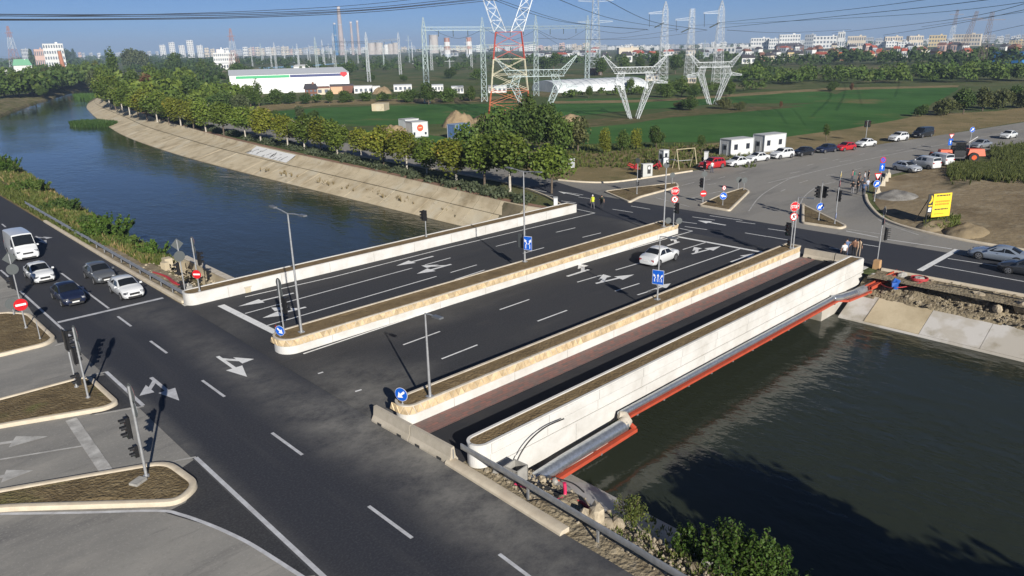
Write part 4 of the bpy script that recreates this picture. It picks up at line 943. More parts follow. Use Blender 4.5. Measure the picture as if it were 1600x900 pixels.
post('post carrying twin signal heads above a blue disc on the triangular island', gp(1280-1, 344, .15), 4.2, .15, items=[(SG, 3.1, (-.9, .4), (-.35, .25), 3, 1.1), (SG, 3.1, (.9, -.4), (.1, -.3), 3, 1.1), ('blue', 1.5, 'C', (0, 0), 1.2, 2.2)], cat='traffic light', name='traffic_light')
post('pole with a yellow priority diamond above the triangular island', gp(1304, 350, .15), 5.6, .15, items=[('diamond', 5.2, (.3, -.95), (0, 0), 1.1), ('prohib', 4.3, (.4, -.9), (0, 0), 1.0), (SG, 3.0, '+X', (.1, -.1), 3, 1.0), ('blue', .9, (.3, -.95), (0, 0), 1.0, 0)], cat='traffic light', name='traffic_light')
post('leaning pole with a white sign at the far bridge corner', gp(1370, 412), 5.0, items=[('diamond', 4.7, (.6, -.8), (0, 0), 1.1), ('prohib', 3.8, (.6, -.8), (0, 0), .9), (SG, 2.7, (.6, -.8), (.2, -.35), 3, 1.0)], cat='traffic light', name='traffic_light').rotation_euler = (R(0), R(0), 0)
post('post with a give way triangle and blue disc beside the people group', gp(1366, 314), 3.4, items=[('triangle', 3.0, 'C', (0, 0), 1.1), ('blue', 2.1, 'C', (0, 0), 1.25, -.8)])
post('post with a purple-blue no stopping disc behind the pale barriers', gp(1374, 291), 3.9, items=[('nostop', 3.5, 'C', (0, 0), 1.15), ('rect', 2.55, 'C', (0, 0), .75)])
post('post with a give way triangle left of the orange machine', gp(1482, 240), 3.2, items=[('triangle', 2.9, 'C', (0, 0), 1.1), ('rect', 1.95, 'C', (0, 0), .8)])
post('striped post with a round blue sign above the orange machine', gp(1513, 238), 4.2, items=[('blue', 3.8, 'C', (0, 0), 1.3, -.8)])
post('post with one dark disc back at the far tip of the cabinet island', gp(1050, 287, .15), 1.5, .15, .04, items=[('back', 1.2, 'C', (0, 0), 1.0)])
post('left of two posts with dark disc backs at the wedge island tip', gp(1153, 296, .15), 1.6, .15, .04, items=[('back', 1.3, 'C', (0, 0), 1.1)])
post('right of two posts with dark disc backs at the wedge island tip', gp(1162, 297, .15), 1.6, .15, .04, items=[('back', 1.3, 'C', (0, 0), 1.1)])
post('post with a dark square board behind the parked white saloon', gp(1352, 221), 4.0, r=.07, items=[(SG, 3.3, 'C', (-.25, .2), 3, 1.1), (SG, 3.3, 'C', (.3, -.25), 3, 1.1)], cat='traffic light', name='traffic_light')
post('post with two dark signal backs on the upstream parapet over the water', gp(666, 370, .9), 2.7, .9, items=[(SG, 2.15, (.8, .6), (0, 0), 3, .9), (SG, 2.15, (-.3, .95), (-.1, .25), 3, .9)], cat='traffic light', name='traffic_light')
# lamps
lamp_m = mat('lamp_head', (.20, .21, .22), .4, metal=.4)
def lamp(label, base, h, arms, al=1.7, items=(), r=.075, rise=.12):
    t = thing('street_lamp', label, 'street lamp', base); mb = MB(); mb.tube([(0, 0, -.05), (0, 0, h*.5), (0, 0, h)], [r*1.15, r*.9, r*.62], 10); mb.build('pole', pole_m, t, smooth=60)
    mb = MB(); mb.box((0, 0, .03), (.34, .34, .06)); mb.build('base_plate', pole_m, t)
    for d in arms:
        d = Vector((d[0], d[1], 0)).normalized(); a0 = Vector((0, 0, h-.04)); a1 = Vector((0, 0, h+rise))+d*al
        mb = MB(); mb.tube([a0, a0.lerp(a1, .5)+Vector((0, 0, .03)), a1], .035, 8); ar = mb.build('arm', pole_m, t, smooth=60)
        mb = MB(); mb.bar(a1-d*.1, a1+d*.55+Vector((0, 0, .03)), .26, .09); mb.build('lamp_head', lamp_m, ar)
    for it in items: sign(t, *it)
    return t
lamp('tall twin-arm street lamp at the near end of the central planter', gp(471, 519, 1.0), hh(471, 519, 333, 1.0), [(0, 1), (0, -1)])
lamp('short single-arm lamp on the narrow planter, nearest the camera', gp(672, 620, 1.05), hh(672, 620, 489, 1.05), [(0, -1)], .8, r=.07, rise=.02)
lamp('tall twin-arm street lamp on the central planter with a blue lane sign', gp(820, 409, 1.0), hh(820, 409, 268, 1.0), [(0, 1), (0, -1)], 1.5, items=[('rect_tall', 1.75, (-.93, -.35), (-.05, -.48), .62), ('rect_tall', 1.75, '+X', (.05, .48), .62)])
lamp('tall slim lamp at the far end of the central planter', gp(1037, 354, 1.0), hh(1037, 354, 250, 1.0), [(-.3, -1)], .7, items=[('back', hh(1037, 354, 250, 1.0)-.5, 'C', (0, 0), .8)])
lamp('slim single-arm lamp on the narrow planter bearing the blue lane sign', gp(1027, 468, 1.05), hh(1027, 468, 369, 1.05), [(0, -1)], .8, items=[('rect_lanes', 1.7, (-.95, -.3), (0, 0), .46)], r=.06, rise=.02)
lamp('slim lamp at the far end of the narrow planter beside the stop sign', gp(1239, 388, 1.05), hh(1239, 388, 308, 1.05), [(0, -1)], .9, r=.06, rise=.02)
# ================================================================== VEHICLES
glass_m = mat('car_glass', (.012, .014, .016), .06, spec=.8)
tyre_m = mat('tyre', (.016, .016, .016), .85); rim_m = mat('rim', (.38, .38, .39), .35, metal=.7); arch_m = mat('wheel_arch', (.006, .006, .006), .9)
trim_m = mat('black_trim', (.02, .02, .021), .55); hl_m = mat('headlight', (.12, .125, .14), .12, metal=.4); tl_m = mat('tail_light', (.30, .008, .008), .2); plate_m = mat('number_plate', (.72, .72, .70), .4)
def paint_m(name, c, metal=0.0): return mat('paint_'+name, c, .28, metal=metal, coat=.8)
PAINT = {'white': paint_m('white', (.60, .615, .62)), 'silver': paint_m('silver', (.42, .44, .46), .6), 'grey': paint_m('grey', (.16, .17, .18), .5), 'navy': paint_m('navy', (.012, .018, .045), .2), 'black': paint_m('black', (.010, .011, .013)), 'red': paint_m('red', (.42, .014, .018)), 'darkgrey': paint_m('darkgrey', (.055, .06, .068), .4), 'pale': paint_m('pale', (.55, .58, .61), .4), 'bluesilver': paint_m('bluesilver', (.36, .42, .50), .5)}
# stations: (x fraction from the tail, top z, width factor, belt z, cabin half width factor or None)
CARS = {
 'saloon': dict(L=4.35, W=1.74, r=.31, ax=(.19, .805), st=[(0, .60, .80, .50, None), (.025, .92, .93, .80, None), (.13, 1.04, .985, .93, None), (.165, 1.06, .99, .95, .83), (.30, 1.44, 1.0, .96, .70), (.42, 1.50, 1.0, .96, .71), (.56, 1.47, 1.0, .95, .72), (.72, 1.02, 1.0, .94, .84), (.80, .97, 1.0, .90, None), (.93, .88, .94, .78, None), (.975, .74, .86, .66, None), (1, .52, .74, .46, None)],
   rw=(.175, .295), ws=(.568, .712), sw=[[(.215, .06), (.43, .06), (.43, .86), (.335, .86)], [(.45, .06), (.665, .06), (.575, .86), (.45, .86)]]),
 'hatch': dict(L=4.05, W=1.74, r=.31, ax=(.165, .80), st=[(0, .62, .84, .5, None), (.02, .95, .95, .86, None), (.045, 1.02, .98, .94, .85), (.16, 1.40, 1.0, .97, .72), (.34, 1.47, 1.0, .96, .73), (.53, 1.45, 1.0, .95, .73), (.71, 1.02, 1.0, .93, .85), (.80, .95, 1.0, .88, None), (.93, .85, .94, .76, None), (.975, .72, .86, .64, None), (1, .5, .74, .44, None)],
   rw=(.055, .15), ws=(.54, .70), sw=[[(.14, .08), (.39, .06), (.39, .86), (.21, .84)], [(.41, .06), (.65, .06), (.55, .86), (.41, .86)]]),
 'suv': dict(L=4.35, W=1.82, r=.36, ax=(.18, .80), st=[(0, .75, .86, .6, None), (.02, 1.05, .95, .95, None), (.04, 1.14, .98, 1.08, .86), (.11, 1.60, 1.0, 1.10, .75), (.35, 1.69, 1.0, 1.10, .76), (.54, 1.66, 1.0, 1.09, .76), (.69, 1.18, 1.0, 1.07, .86), (.78, 1.12, 1.0, 1.03, None), (.93, 1.02, .95, .92, None), (.975, .85, .88, .76, None), (1, .6, .78, .52, None)],
   rw=(.05, .105), ws=(.55, .68), sw=[[(.09, .1), (.22, .07), (.22, .84), (.13, .84)], [(.24, .06), (.41, .06), (.41, .86), (.24, .86)], [(.43, .06), (.64, .06), (.56, .86), (.43, .86)]]),
 'coupe': dict(L=4.6, W=1.80, r=.34, ax=(.18, .80), st=[(0, .62, .80, .5, None), (.025, .90, .92, .80, None), (.10, 1.0, .98, .90, None), (.14, 1.01, .99, .92, .82), (.31, 1.33, 1.0, .92, .68), (.44, 1.38, 1.0, .91, .69), (.54, 1.36, 1.0, .91, .70), (.70, .97, 1.0, .90, .83), (.80, .93, 1.0, .86, None), (.93, .80, .95, .72, None), (.975, .68, .86, .60, None), (1, .48, .74, .42, None)],
   rw=(.155, .30), ws=(.55, .69), sw=[[(.205, .06), (.39, .06), (.39, .84), (.33, .84)], [(.40, .06), (.655, .06), (.55, .86), (.40, .86)]]),
 'smallvan': dict(L=4.4, W=1.82, r=.32, ax=(.17, .80), st=[(0, .7, .90, .6, None), (.012, 1.1, .97, 1.0, None), (.02, 1.2, .98, 1.12, .92), (.035, 1.75, 1.0, 1.12, .84), (.35, 1.83, 1.0, 1.12, .85), (.60, 1.80, 1.0, 1.11, .84), (.76, 1.18, 1.0, 1.08, .88), (.83, 1.08, 1.0, 1.0, None), (.94, .95, .95, .86, None), (.98, .78, .88, .68, None), (1, .55, .8, .48, None)],
   rw=(.022, .033), ws=(.615, .75), sw=[[(.50, .08), (.715, .08), (.625, .84), (.50, .84)], [(.30, .12), (.46, .12), (.46, .8), (.30, .8)]]),
 'van': dict(L=5.4, W=2.0, r=.34, ax=(.2, .82), st=[(0, .8, .94, .7, None), (.008, 1.2, .98, 1.1, None), (.014, 1.3, .99, 1.2, .95), (.022, 2.36, 1.0, 1.2, .86), (.35, 2.42, 1.0, 1.2, .87), (.72, 2.38, 1.0, 1.2, .85), (.86, 1.35, 1.0, 1.18, .9), (.90, 1.22, 1.0, 1.1, None), (.965, 1.0, .95, .9, None), (.985, .85, .9, .74, None), (1, .6, .82, .5, None)],
   rw=(.015, .021), ws=(.735, .85), sw=[[(.63, .05), (.82, .05), (.73, .68), (.63, .68)]]),
 'minivan': dict(L=4.9, W=1.9, r=.33, ax=(.19, .80), st=[(0, .8, .94, .7, None), (.01, 1.15, .98, 1.05, None), (.016, 1.25, .99, 1.15, .93), (.03, 1.88, 1.0, 1.16, .83), (.35, 1.95, 1.0, 1.16, .84), (.66, 1.92, 1.0, 1.15, .83), (.80, 1.25, 1.0, 1.12, .9), (.87, 1.14, 1.0, 1.04, None), (.96, .98, .95, .88, None), (.985, .8, .9, .7, None), (1, .58, .82, .5, None)],
   rw=(.018, .029), ws=(.675, .79), sw=[[(.06, .1), (.28, .1), (.28, .82), (.07, .82)], [(.30, .1), (.52, .1), (.52, .84), (.30, .84)], [(.54, .08), (.75, .08), (.67, .84), (.54, .84)]]),
}
def vehicle(label, kind, colour, pos, rz, group=None, cat='car', name='car', roof=None, lightbar=False, grille=True):
    S = CARS[kind]; L, W, r = S['L'], S['W'], S['r']; hw = W/2
    t = thing(name, label, cat, (pos[0], pos[1], pos[2] if len(pos) > 2 else .01), rz, group); pm = PAINT[colour]
    def ring(st):
        fx, zt, wf, zb, cw = st; x = (fx-.5)*L; w_ = hw*wf; zl = .20 if .03 < fx < .97 else .27
        P = [(x, 0, zl), (x, w_*.86, zl), (x, w_*.98, zl+.13), (x, w_, zl+(zb-zl)*.62), (x, w_*.955, zb)]
        if cw: c_ = hw*cw; P += [(x, c_, zt-.07), (x, c_-.14, zt-.015), (x, 0, zt+.015)]
        else: P += [(x, w_*.90, min(zt-.012, zb+.07)), (x, w_*.55, zt+.002), (x, 0, zt+.014)]
        return P
    mb = MB(); rings = [ring(s_) for s_ in S['st']]; k = 8; vs = []
    for P in rings: vs += P+[(x, -y, z) for x, y, z in P[-2:0:-1]]
    m_ = len(vs)//len(rings); fs = []
    for i in range(len(rings)-1):
        for j in range(m_): fs.append((i*m_+j, (i+1)*m_+j, (i+1)*m_+(j+1) % m_, i*m_+(j+1) % m_))
    fs += [tuple(range(m_)), tuple((len(rings)-1)*m_+j for j in range(m_))[::-1]]
    mb.add(vs, [f[::-1] for f in fs]); body = mb.build('body', pm, t)
    bm = bmesh.new(); bm.from_mesh(body.data); bmesh.ops.recalc_face_normals(bm, faces=bm.faces); bm.to_mesh(body.data); bm.free()
    body.data.polygons.foreach_set('use_smooth', [True]*len(body.data.polygons)); body.data.set_sharp_from_angle(angle=R(38))
    def lerp_ring(fx):
        for s0, s1 in zip(S['st'], S['st'][1:]):
            if s0[0] <= fx <= s1[0]:
                a = (fx-s0[0])/(s1[0]-s0[0]); A, B = ring(s0), ring(s1); return [tuple(p+(q-p)*a for p, q in zip(u, v_)) for u, v_ in zip(A, B)]
    def side(fx, f, sg, out=.006):
        P = lerp_ring(fx); a, b_ = Vector(P[4]), Vector(P[5]); p = a.lerp(b_, f); return Vector((p.x, sg*(p.y+out), p.z+out*.3))
    for sg in (1, -1):
        for wnd in S['sw']:
            mb = MB(); V = [side(x, f, sg) for x, f in wnd]; mb.add(V, [(0, 1, 2, 3) if sg < 0 else (3, 2, 1, 0)]); mb.build('side_window', glass_m, t)
    def topglass(x0, x1, nm, flip):
        mb = MB(); V = []
        sgn = 1 if flip else -1
        for fx in (x0, x1):
            P = lerp_ring(fx); p5, p6, p7 = Vector(P[5]), Vector(P[6]), Vector(P[7]); o_ = Vector((sgn*.007, 0, .006))
            e = p5.lerp(p6, .30); row = [Vector((e.x, e.y*.985, e.z)), Vector(p6), Vector(p7), Vector((p6.x, -p6.y, p6.z)), Vector((e.x, -e.y*.985, e.z))]
            V += [q_+o_ for q_ in row]
        mb.add(V, [(j, j+1, 6+j, 5+j)[::(1 if flip else -1)] for j in range(4)]); mb.build(nm, glass_m, t, smooth=180)
    topglass(S['ws'][0], S['ws'][1], 'windscreen', True); topglass(S['rw'][0], S['rw'][1], 'rear_window', False)
    for ax in S['ax']:
        for sg in (1, -1):
            x = (ax-.5)*L; mb = MB(); mb.tube([(x, sg*(hw-.25), r), (x, sg*(hw+.004), r)], r*1.17, 16)
            mb.v = [(a, b_, max(.17, c)) for a, b_, c in mb.v]; mb.build('wheel_arch', arch_m, t)
            mb = MB(); mb.tube([(x, sg*(hw-.2), r), (x, sg*(hw-.0), r), (x, sg*(hw+.018), r)], [r, r, r*.93], 18); wh = mb.build('wheel', tyre_m, t, smooth=40)
            mb = MB(); yy = sg*(hw+.019)
            for q_ in range(5):
                a = 2*math.pi*q_/5+.3; c, s_ = math.cos(a), math.sin(a); c2, s2 = -s_, c; d1, d2 = r*.13, r*.07
                V = [(x+c*r*.1+c2*d1, yy, r+s_*r*.1+s2*d1), (x+c*r*.66+c2*d2, yy, r+s_*r*.66+s2*d2), (x+c*r*.66-c2*d2, yy, r+s_*r*.66-s2*d2), (x+c*r*.1-c2*d1, yy, r+s_*r*.1-s2*d1)]
                mb.add(V+[(a_, b_+sg*.012, c_) for a_, b_, c_ in V], [(0, 1, 2, 3), (7, 6, 5, 4), (0, 4, 5, 1), (1, 5, 6, 2), (2, 6, 7, 3), (3, 7, 4, 0)])
            n_ = 18; V = []
            for q_ in range(n_):
                a = 2*math.pi*q_/n_; V += [(x+math.cos(a)*r*.62, yy+sg*.01, r+math.sin(a)*r*.62), (x+math.cos(a)*r*.73, yy+sg*.002, r+math.sin(a)*r*.73)]
            mb.add(V, [(2*q_, 2*q_+1, 2*((q_+1) % n_)+1, 2*((q_+1) % n_)) for q_ in range(n_)]); mb.build('rim', rim_m, wh)
    zf = lerp_ring(.955); zr = lerp_ring(.012); hz_ = zf[4][2]
    for sg in (1, -1):
        P = lerp_ring(.962); mb = MB(); mb.box((P[4][0], sg*P[4][1]*.80, P[4][2]-.015), (.26, .36, .15), rz=-sg*.35, taper=.8); mb.build('headlight', hl_m, t)
        mb = MB(); mb.box((P[4][0]+.075, sg*P[4][1]*.78, P[4][2]-.01), (.14, .14, .1), rz=-sg*.35); mb.build('headlight_lens', mat('lamp_chrome', (.6, .62, .64), .15, metal=.6), t)
        P = lerp_ring(.05); Q = lerp_ring(.012); A = Vector(P[4]); B = Vector(Q[4])
        mb = MB(); zt_ = min(B.z+.06, P[4][2]+.04)
        mb.box((Q[4][0]+.01, sg*(B.y-.10), B.z-.03), (.10, .24, .2)); mb.build('tail_light', tl_m, t)
        mb = MB(); xm = (S['ws'][1]-.045-.5)*L; zm = lerp_ring(S['ws'][1])[4][2]; mb.box((xm, sg*(hw+.09), zm+.07), (.12, .2, .14), taper=.8); mb.build('mirror', pm, t)
        for dx in (.33, .53) if kind not in ('coupe', 'van') else (.5,):
            mb = MB(); mb.box(((dx-.5)*L, sg*(hw*1.0-.005), S['st'][5][3]-.12), (.16, .025, .03)); mb.build('door_handle', trim_m if colour != 'white' else pm, t)
    xf = L/2; mb = MB(); P = lerp_ring(.98); mb.box((P[4][0]+.02, 0, P[4][2]-.04), (.17, hw*.86, .15)); 
    if grille: mb.build('grille', trim_m, t)
    mb = MB(); mb.box((xf+.01, 0, .31), (.08, hw*1.2, .16)); mb.build('air_intake', trim_m, t)
    mb = MB(); mb.box((xf+.015, 0, .43), (.03, .5, .11)); mb.build('number_plate', plate_m, t)
    mb = MB(); mb.box((-L/2-.012, 0, .58), (.03, .5, .11)); mb.build('number_plate', plate_m, t)
    if roof:
        for sg in (1, -1):
            P0, P1 = lerp_ring(.15), lerp_ring(.52); mb = MB(); mb.bar((P0[6][0], sg*P0[5][1]*.93, P0[6][2]+.05), (P1[6][0], sg*P1[5][1]*.93, P1[6][2]+.05), .04); mb.build('roof_rail', trim_m, t)
    return t
U = R(-90); D90 = R(90)
vehicle('white delivery van in the left lane, cut by the photo edge', 'van', 'white', (13.3, 84.0), U, cat='van', name='van')
vehicle('white saloon waiting behind the dark blue car in the left lane', 'saloon', 'white', (12.5, 73.6), U)
vehicle('silver grey hatchback waiting behind the white hatchback beside the guard rail', 'hatch', 'grey', (16.2, 69.4), U)
vehicle('white hatchback first at the stop line beside the guard rail', 'hatch', 'white', (16.45, 63.1), U)
vehicle('dark blue saloon first at the stop line in the left lane', 'saloon', 'navy', (12.65, 65.0), U)
p = G(1039, 413); vehicle('white saloon driving across the bridge beside the central planter', 'saloon', 'white', (p.x+.3, p.y+.8), R(3))
vehicle('silver blue coupe stopped at the far right stop line', 'coupe', 'bluesilver', (73.6, 15.6), R(91))
vehicle('dark grey saloon at the right edge in front of the silver coupe', 'saloon', 'darkgrey', (70.4, 12.6), R(90))
park = [((1112, 266), 'suv', 'red', 'red SUV parked leftmost, man in white standing in front', 14), ((1152, 262), 'saloon', 'white', 'white saloon parked right behind the red SUV', 14), ((1183, 255), 'saloon', 'white', 'white saloon parked in front of the white cabins, second white one', 14), ((1221, 250), 'suv', 'white', 'white SUV parked between a white saloon and a black hatchback', 14), ((1254, 246), 'hatch', 'black', 'black hatchback parked between the white SUV and a dark blue car', 14), ((1290, 241), 'hatch', 'navy', 'dark blue hatchback parked next to the bright red one', 14), ((1320, 238), 'hatch', 'red', 'bright red hatchback parked on the far roadside', 14), ((1352, 232), 'saloon', 'white', 'white saloon parked right of the bright red hatchback', 14), ((1403, 223), 'suv', 'white', 'white SUV parked in front of the black minivan', 12), ((1441, 217), 'minivan', 'black', 'black minivan parked last in the far roadside row', 12)]
for (px, kind, colr, lab, dg) in park:
    p = G(px[0], px[1]-3); vehicle(lab, kind, colr, (p.x, p.y), R(180-dg), 'cars parked along the far roadside', cat='van' if kind == 'minivan' else 'car', name='van' if kind == 'minivan' else 'car')
p = G(1575, 216); vehicle('white car driving away at the right end of the far road', 'saloon', 'white', (p.x, p.y), R(172))
p = G(1424, 270); vehicle('silver white hatchback parked on the dirt beside the white vans', 'hatch', 'pale', (p.x+1, p.y+1), R(-112))
p = G(1452, 266); vehicle('white small van parked between the silver hatchback and another van', 'smallvan', 'white', (p.x+2.0, p.y+1.4), R(68), cat='van', name='van')
p = G(1470, 262); vehicle('white small van nearest to the orange machine', 'smallvan', 'white', (p.x+3.2, p.y+1.5), R(66), cat='van', name='van')
p = G(1532, 231); vehicle('silver saloon parked in the weeds behind the orange machine', 'saloon', 'silver', (p.x, p.y), R(165))
# orange articulated machine (backhoe loader seen from behind a dark cab)
org_m = mat('orange_paint', (.62, .085, .012), .45, (.5, .07, .01), 2, 4)
p = G(1503, 254); t = thing('loader', 'orange wheel loader with a black cab parked on the verge', 'loader', (p.x+1, p.y+1, 0), R(-52))
def lb(nm, m, *boxes, taper=1.0, par=None):
    mb = MB()
    for c, d in boxes: mb.box(c, d, taper=taper)
    return mb.build(nm, m, par or t)
lb('chassis', mat('machine_grey', (.05, .05, .055), .6), ((0, 0, .75), (4.4, 1.2, .5)))
lb('engine_cover', org_m, ((2.4, 0, 1.45), (2.6, 1.7, 1.05)), taper=.82)
lb('front_body', org_m, ((-2.0, 0, 1.45), (1.9, 1.3, .8)), taper=.85)
cab = lb('cab', mat('cab_black', (.02, .021, .023), .4), ((-.1, 0, 1.35), (1.7, 1.75, .8)), ((-.1, 0, 3.05), (1.75, 1.8, .14)))
for sx in (-.85, .65):
    for sy in (-.8, .8): mb = MB(); mb.bar((sx, sy, 1.7), (sx*.9, sy*.92, 3.0), .1); mb.build('pillar', MATS['cab_black'], cab)
lb('cab_glass', glass_m, ((-.1, 0, 2.3), (1.5, 1.55, 1.25)), par=cab)
for sx in (-1.7, 1.9):
    for sy in (-1, 1):
        mb = MB(); mb.tube([(sx, sy*.7, .75), (sx, sy*1.25, .75)], .75, 18); wh = mb.build('wheel', tyre_m, t, smooth=40); mb = MB(); mb.tube([(sx, sy*1.2, .75), (sx, sy*1.28, .75)], .38, 14); mb.build('rim', org_m, wh)
for sy in (-.5, .5): mb = MB(); mb.bar((-1.6, sy, 1.5), (-3.2, sy, .7), .16, .28); mb.build('lift_arm', org_m, t)
mb = MB(); mb.add([(-3.1, -1.25, 1.25), (-3.1, 1.25, 1.25), (-3.1, 1.25, .15), (-3.1, -1.25, .15), (-4.2, -1.25, .12), (-4.2, 1.25, .12), (-3.7, -1.25, 1.3), (-3.7, 1.25, 1.3)], [(0, 1, 2, 3), (3, 2, 5, 4), (0, 3, 4, 6), (1, 7, 5, 2), (0, 6, 7, 1)]); mb.build('bucket', org_m, t)
mb = MB(); mb.bar((.9, -.95, 3.1), (1.9, -1.3, 4.0), .14, .1); mb.build('hazard_pole', mat('hazard_white', (.7, .68, .66), .5), t)
# ================================================================== PEOPLE
skin_m = mat('skin', (.42, .25, .17), .6); hair_m = mat('hair', (.03, .022, .016), .7); shoe_m = mat('shoe', (.02, .02, .02), .6)
def body_mesh(armL, armR, stride=.12, lean=0.0):
    """one continuous figure, 1.76 m tall, facing +x; arms: (elbow, wrist) offsets"""
    V = []; E_ = []; Rr = []
    def v(p, r): V.append(p); Rr.append(r); return len(V)-1
    def e(a, b_): E_.append((a, b_))
    pel = v((0, 0, .95), .145); wst = v((.01+lean*.3, 0, 1.10), .135); chest = v((.02+lean*.7, 0, 1.32), .165); nk = v((.02+lean, 0, 1.50), .062); hd_ = v((.03+lean*1.1, 0, 1.60), .085); top = v((.025+lean*1.1, 0, 1.70), .072)
    for a, b_ in ((pel, wst), (wst, chest), (chest, nk), (nk, hd_), (hd_, top)): e(a, b_)
    for s_, st in ((1, stride), (-1, -stride)):
        hip = v((0, s_*.10, .88), .10); kn = v((st*.6+.02, s_*.11, .49), .066); an = v((st, s_*.115, .10), .045); toe = v((st+.17, s_*.125, .045), .038)
        e(pel, hip); e(hip, kn); e(kn, an); e(an, toe)
        arm = armL if s_ > 0 else armR
        sh = v((.01+lean*.9, s_*.20, 1.42), .062); el = v((arm[0][0]+lean, s_*(.24+arm[0][1]), arm[0][2]), .046); wr = v((arm[1][0]+lean, s_*(.25+arm[1][1]), arm[1][2]), .032)
        hnd = v((arm[1][0]+lean+.02, s_*(.25+arm[1][1]), arm[1][2]-.07), .034)
        e(chest, sh); e(sh, el); e(el, wr); e(wr, hnd)
    me = bpy.data.meshes.new('person'); me.from_pydata(V, E_, []); ob = bpy.data.objects.new('tmp', me); C.objects.link(ob)
    md = ob.modifiers.new('skin', 'SKIN'); 
    for i, r_ in enumerate(Rr): me.skin_vertices[0].data[i].radius = (r_, r_)
    me.skin_vertices[0].data[0].use_root = True; md.use_smooth_shade = True
    sd = ob.modifiers.new('sub', 'SUBSURF'); sd.levels = 1; sd.render_levels = 1
    dg = bpy.context.evaluated_depsgraph_get(); out = bpy.data.meshes.new_from_object(ob.evaluated_get(dg)); bpy.data.objects.remove(ob)
    # fingers: five short bent tapered tubes on each hand, joined to the body mesh
    mb = MB()
    for s_, arm in ((1, armL), (-1, armR)):
        h0 = Vector((arm[1][0]+lean+.02, s_*(.25+arm[1][1]), arm[1][2]-.08))
        for k, ln in enumerate((.062, .07, .066, .052)):
            b0 = h0+Vector((-.03+.02*k, 0, -.02)); mb.tube([b0, b0+Vector((0, -s_*.006, -ln*.55)), b0+Vector((0, -s_*.022, -ln))], [.009, .0085, .007], 5)
        b0 = h0+Vector((.03, -s_*.005, .02)); mb.tube([b0, b0+Vector((.028, -s_*.01, -.02)), b0+Vector((.036, -s_*.015, -.05))], [.011, .01, .008], 5)
    bm = bmesh.new(); bm.from_mesh(out); f0 = len(bm.faces)
    vv = [bm.verts.new(p_) for p_ in mb.v]
    for f in mb.f: bm.faces.new([vv[i] for i in f])
    bm.to_mesh(out); bm.free()
    return out
HANG = ((-.02, .02, 1.16), (.03, .02, .90)); BENT = ((-.03, .02, 1.17), (.20, -.06, 1.10)); UPR = ((.10, .05, 1.20), (.22, -.10, 1.42)); POCK = ((-.06, .07, 1.16), (.03, -.03, .96))
POSES = [body_mesh(HANG, HANG, .05), body_mesh(BENT, HANG, .1), body_mesh(POCK, POCK, .03), body_mesh(HANG, UPR, .08), body_mesh(HANG, BENT, .24, .05)]
CLOTH = {}
def cloth(c): return mat('cloth_%d_%d_%d' % tuple(int(x*999) for x in c), c, .85, tuple(x*.7 for x in c), 9, 3)
def person(label, pos, rz, pose, shirt, trousers, scale=1.0, sleeves=False, helmet=None, vest=None, pack=None):
    me = POSES[pose].copy(); me.materials.clear()
    for m in (cloth(shirt), cloth(trousers), skin_m, shoe_m, mat('eye', (.01, .01, .01), .3)): me.materials.append(m)
    for p_ in me.polygons:
        c = p_.center; i = 0
        if c.z < .075: i = 3
        elif c.z < .97 and abs(c.y) < .21: i = 1
        elif c.z > 1.49 and abs(c.y) < .13: i = 2
        elif abs(c.y) > .215 and c.z < (1.25 if not sleeves else 1.02) and c.z > .6: i = 2
        if abs(c.y) > .2 and c.z < .93 and c.z > .55: i = 2
        p_.material_index = i; p_.use_smooth = True
    t = link('person', me, None, pos, rz); t.scale = (scale,)*3; tag(t, label, 'person')
    def part(nm, m, f, smooth=60):
        mb = MB(); f(mb); return mb.build(nm, m, t, smooth=smooth)
    hx = sum(v.co.x for v in me.vertices if v.co.z > 1.6)/max(1, len([1 for v in me.vertices if v.co.z > 1.6])); 
    part('hair', hair_m if not helmet else mat('helmet_%s' % helmet, {'white': (.75, .75, .72), 'yellow': (.7, .5, .03)}[helmet], .35), lambda mb: mb.sphere((hx-.012, 0, 1.675), .096, 10, (1.08, .92, .88)))
    part('face', skin_m, lambda mb: (mb.sphere((hx+.085, 0, 1.605), .02, 6, (1, .7, 1.3)), mb.sphere((hx, .085, 1.61), .022, 6, (.8, .5, 1.3)), mb.sphere((hx, -.085, 1.61), .022, 6, (.8, .5, 1.3))))
    part('eyes', MATS['eye'], lambda mb: (mb.sphere((hx+.078, .03, 1.63), .012, 6), mb.sphere((hx+.078, -.03, 1.63), .012, 6), mb.box((hx+.082, 0, 1.565), (.01, .045, .008))))
    if vest: part('safety_vest', cloth(vest), lambda mb: mb.tube([(.0, 0, .93), (.01, 0, 1.1), (.02, 0, 1.3), (.02, 0, 1.44), (.02, 0, 1.50)], [.19, .185, .205, .215, .11], 12))
    if pack: part('backpack', cloth(pack), lambda mb: mb.box((-.21, 0, 1.25), (.16, .3, .42), taper=.85))
    return t
def ppl(label, px, rz, pose, shirt, trousers, z=0.0, **k):
    p = G(px[0], px[1], z); return person(label, (p.x, p.y, z), rz, pose, shirt, trousers, **k)
Bk = (.015, .015, .018); Jn = (.05, .075, .13); Wh = (.68, .68, .68)
ppl('worker in a bright yellow safety vest walking on the far road', (926, 327), R(60), 4, (.10, .11, .12), (.12, .12, .13), vest=(.62, .72, .04), helmet='white')
ppl('worker in a dark vest with yellow stripes beside the yellow vest worker', (940, 327), R(40), 1, (.03, .04, .03), (.03, .03, .035), vest=(.05, .06, .035))
ppl('man in a white shirt and jeans standing before the red SUV', (1112, 270), R(-120), 1, Wh, Jn)
ppl('man in a white shirt leaning at the far end of the outer planter', (1317, 408), R(50), 0, Wh, Bk, .03)
ppl('man in a blue shirt behind the man in white at the footway end', (1321, 402), R(60), 2, (.09, .14, .26), Jn, .004)
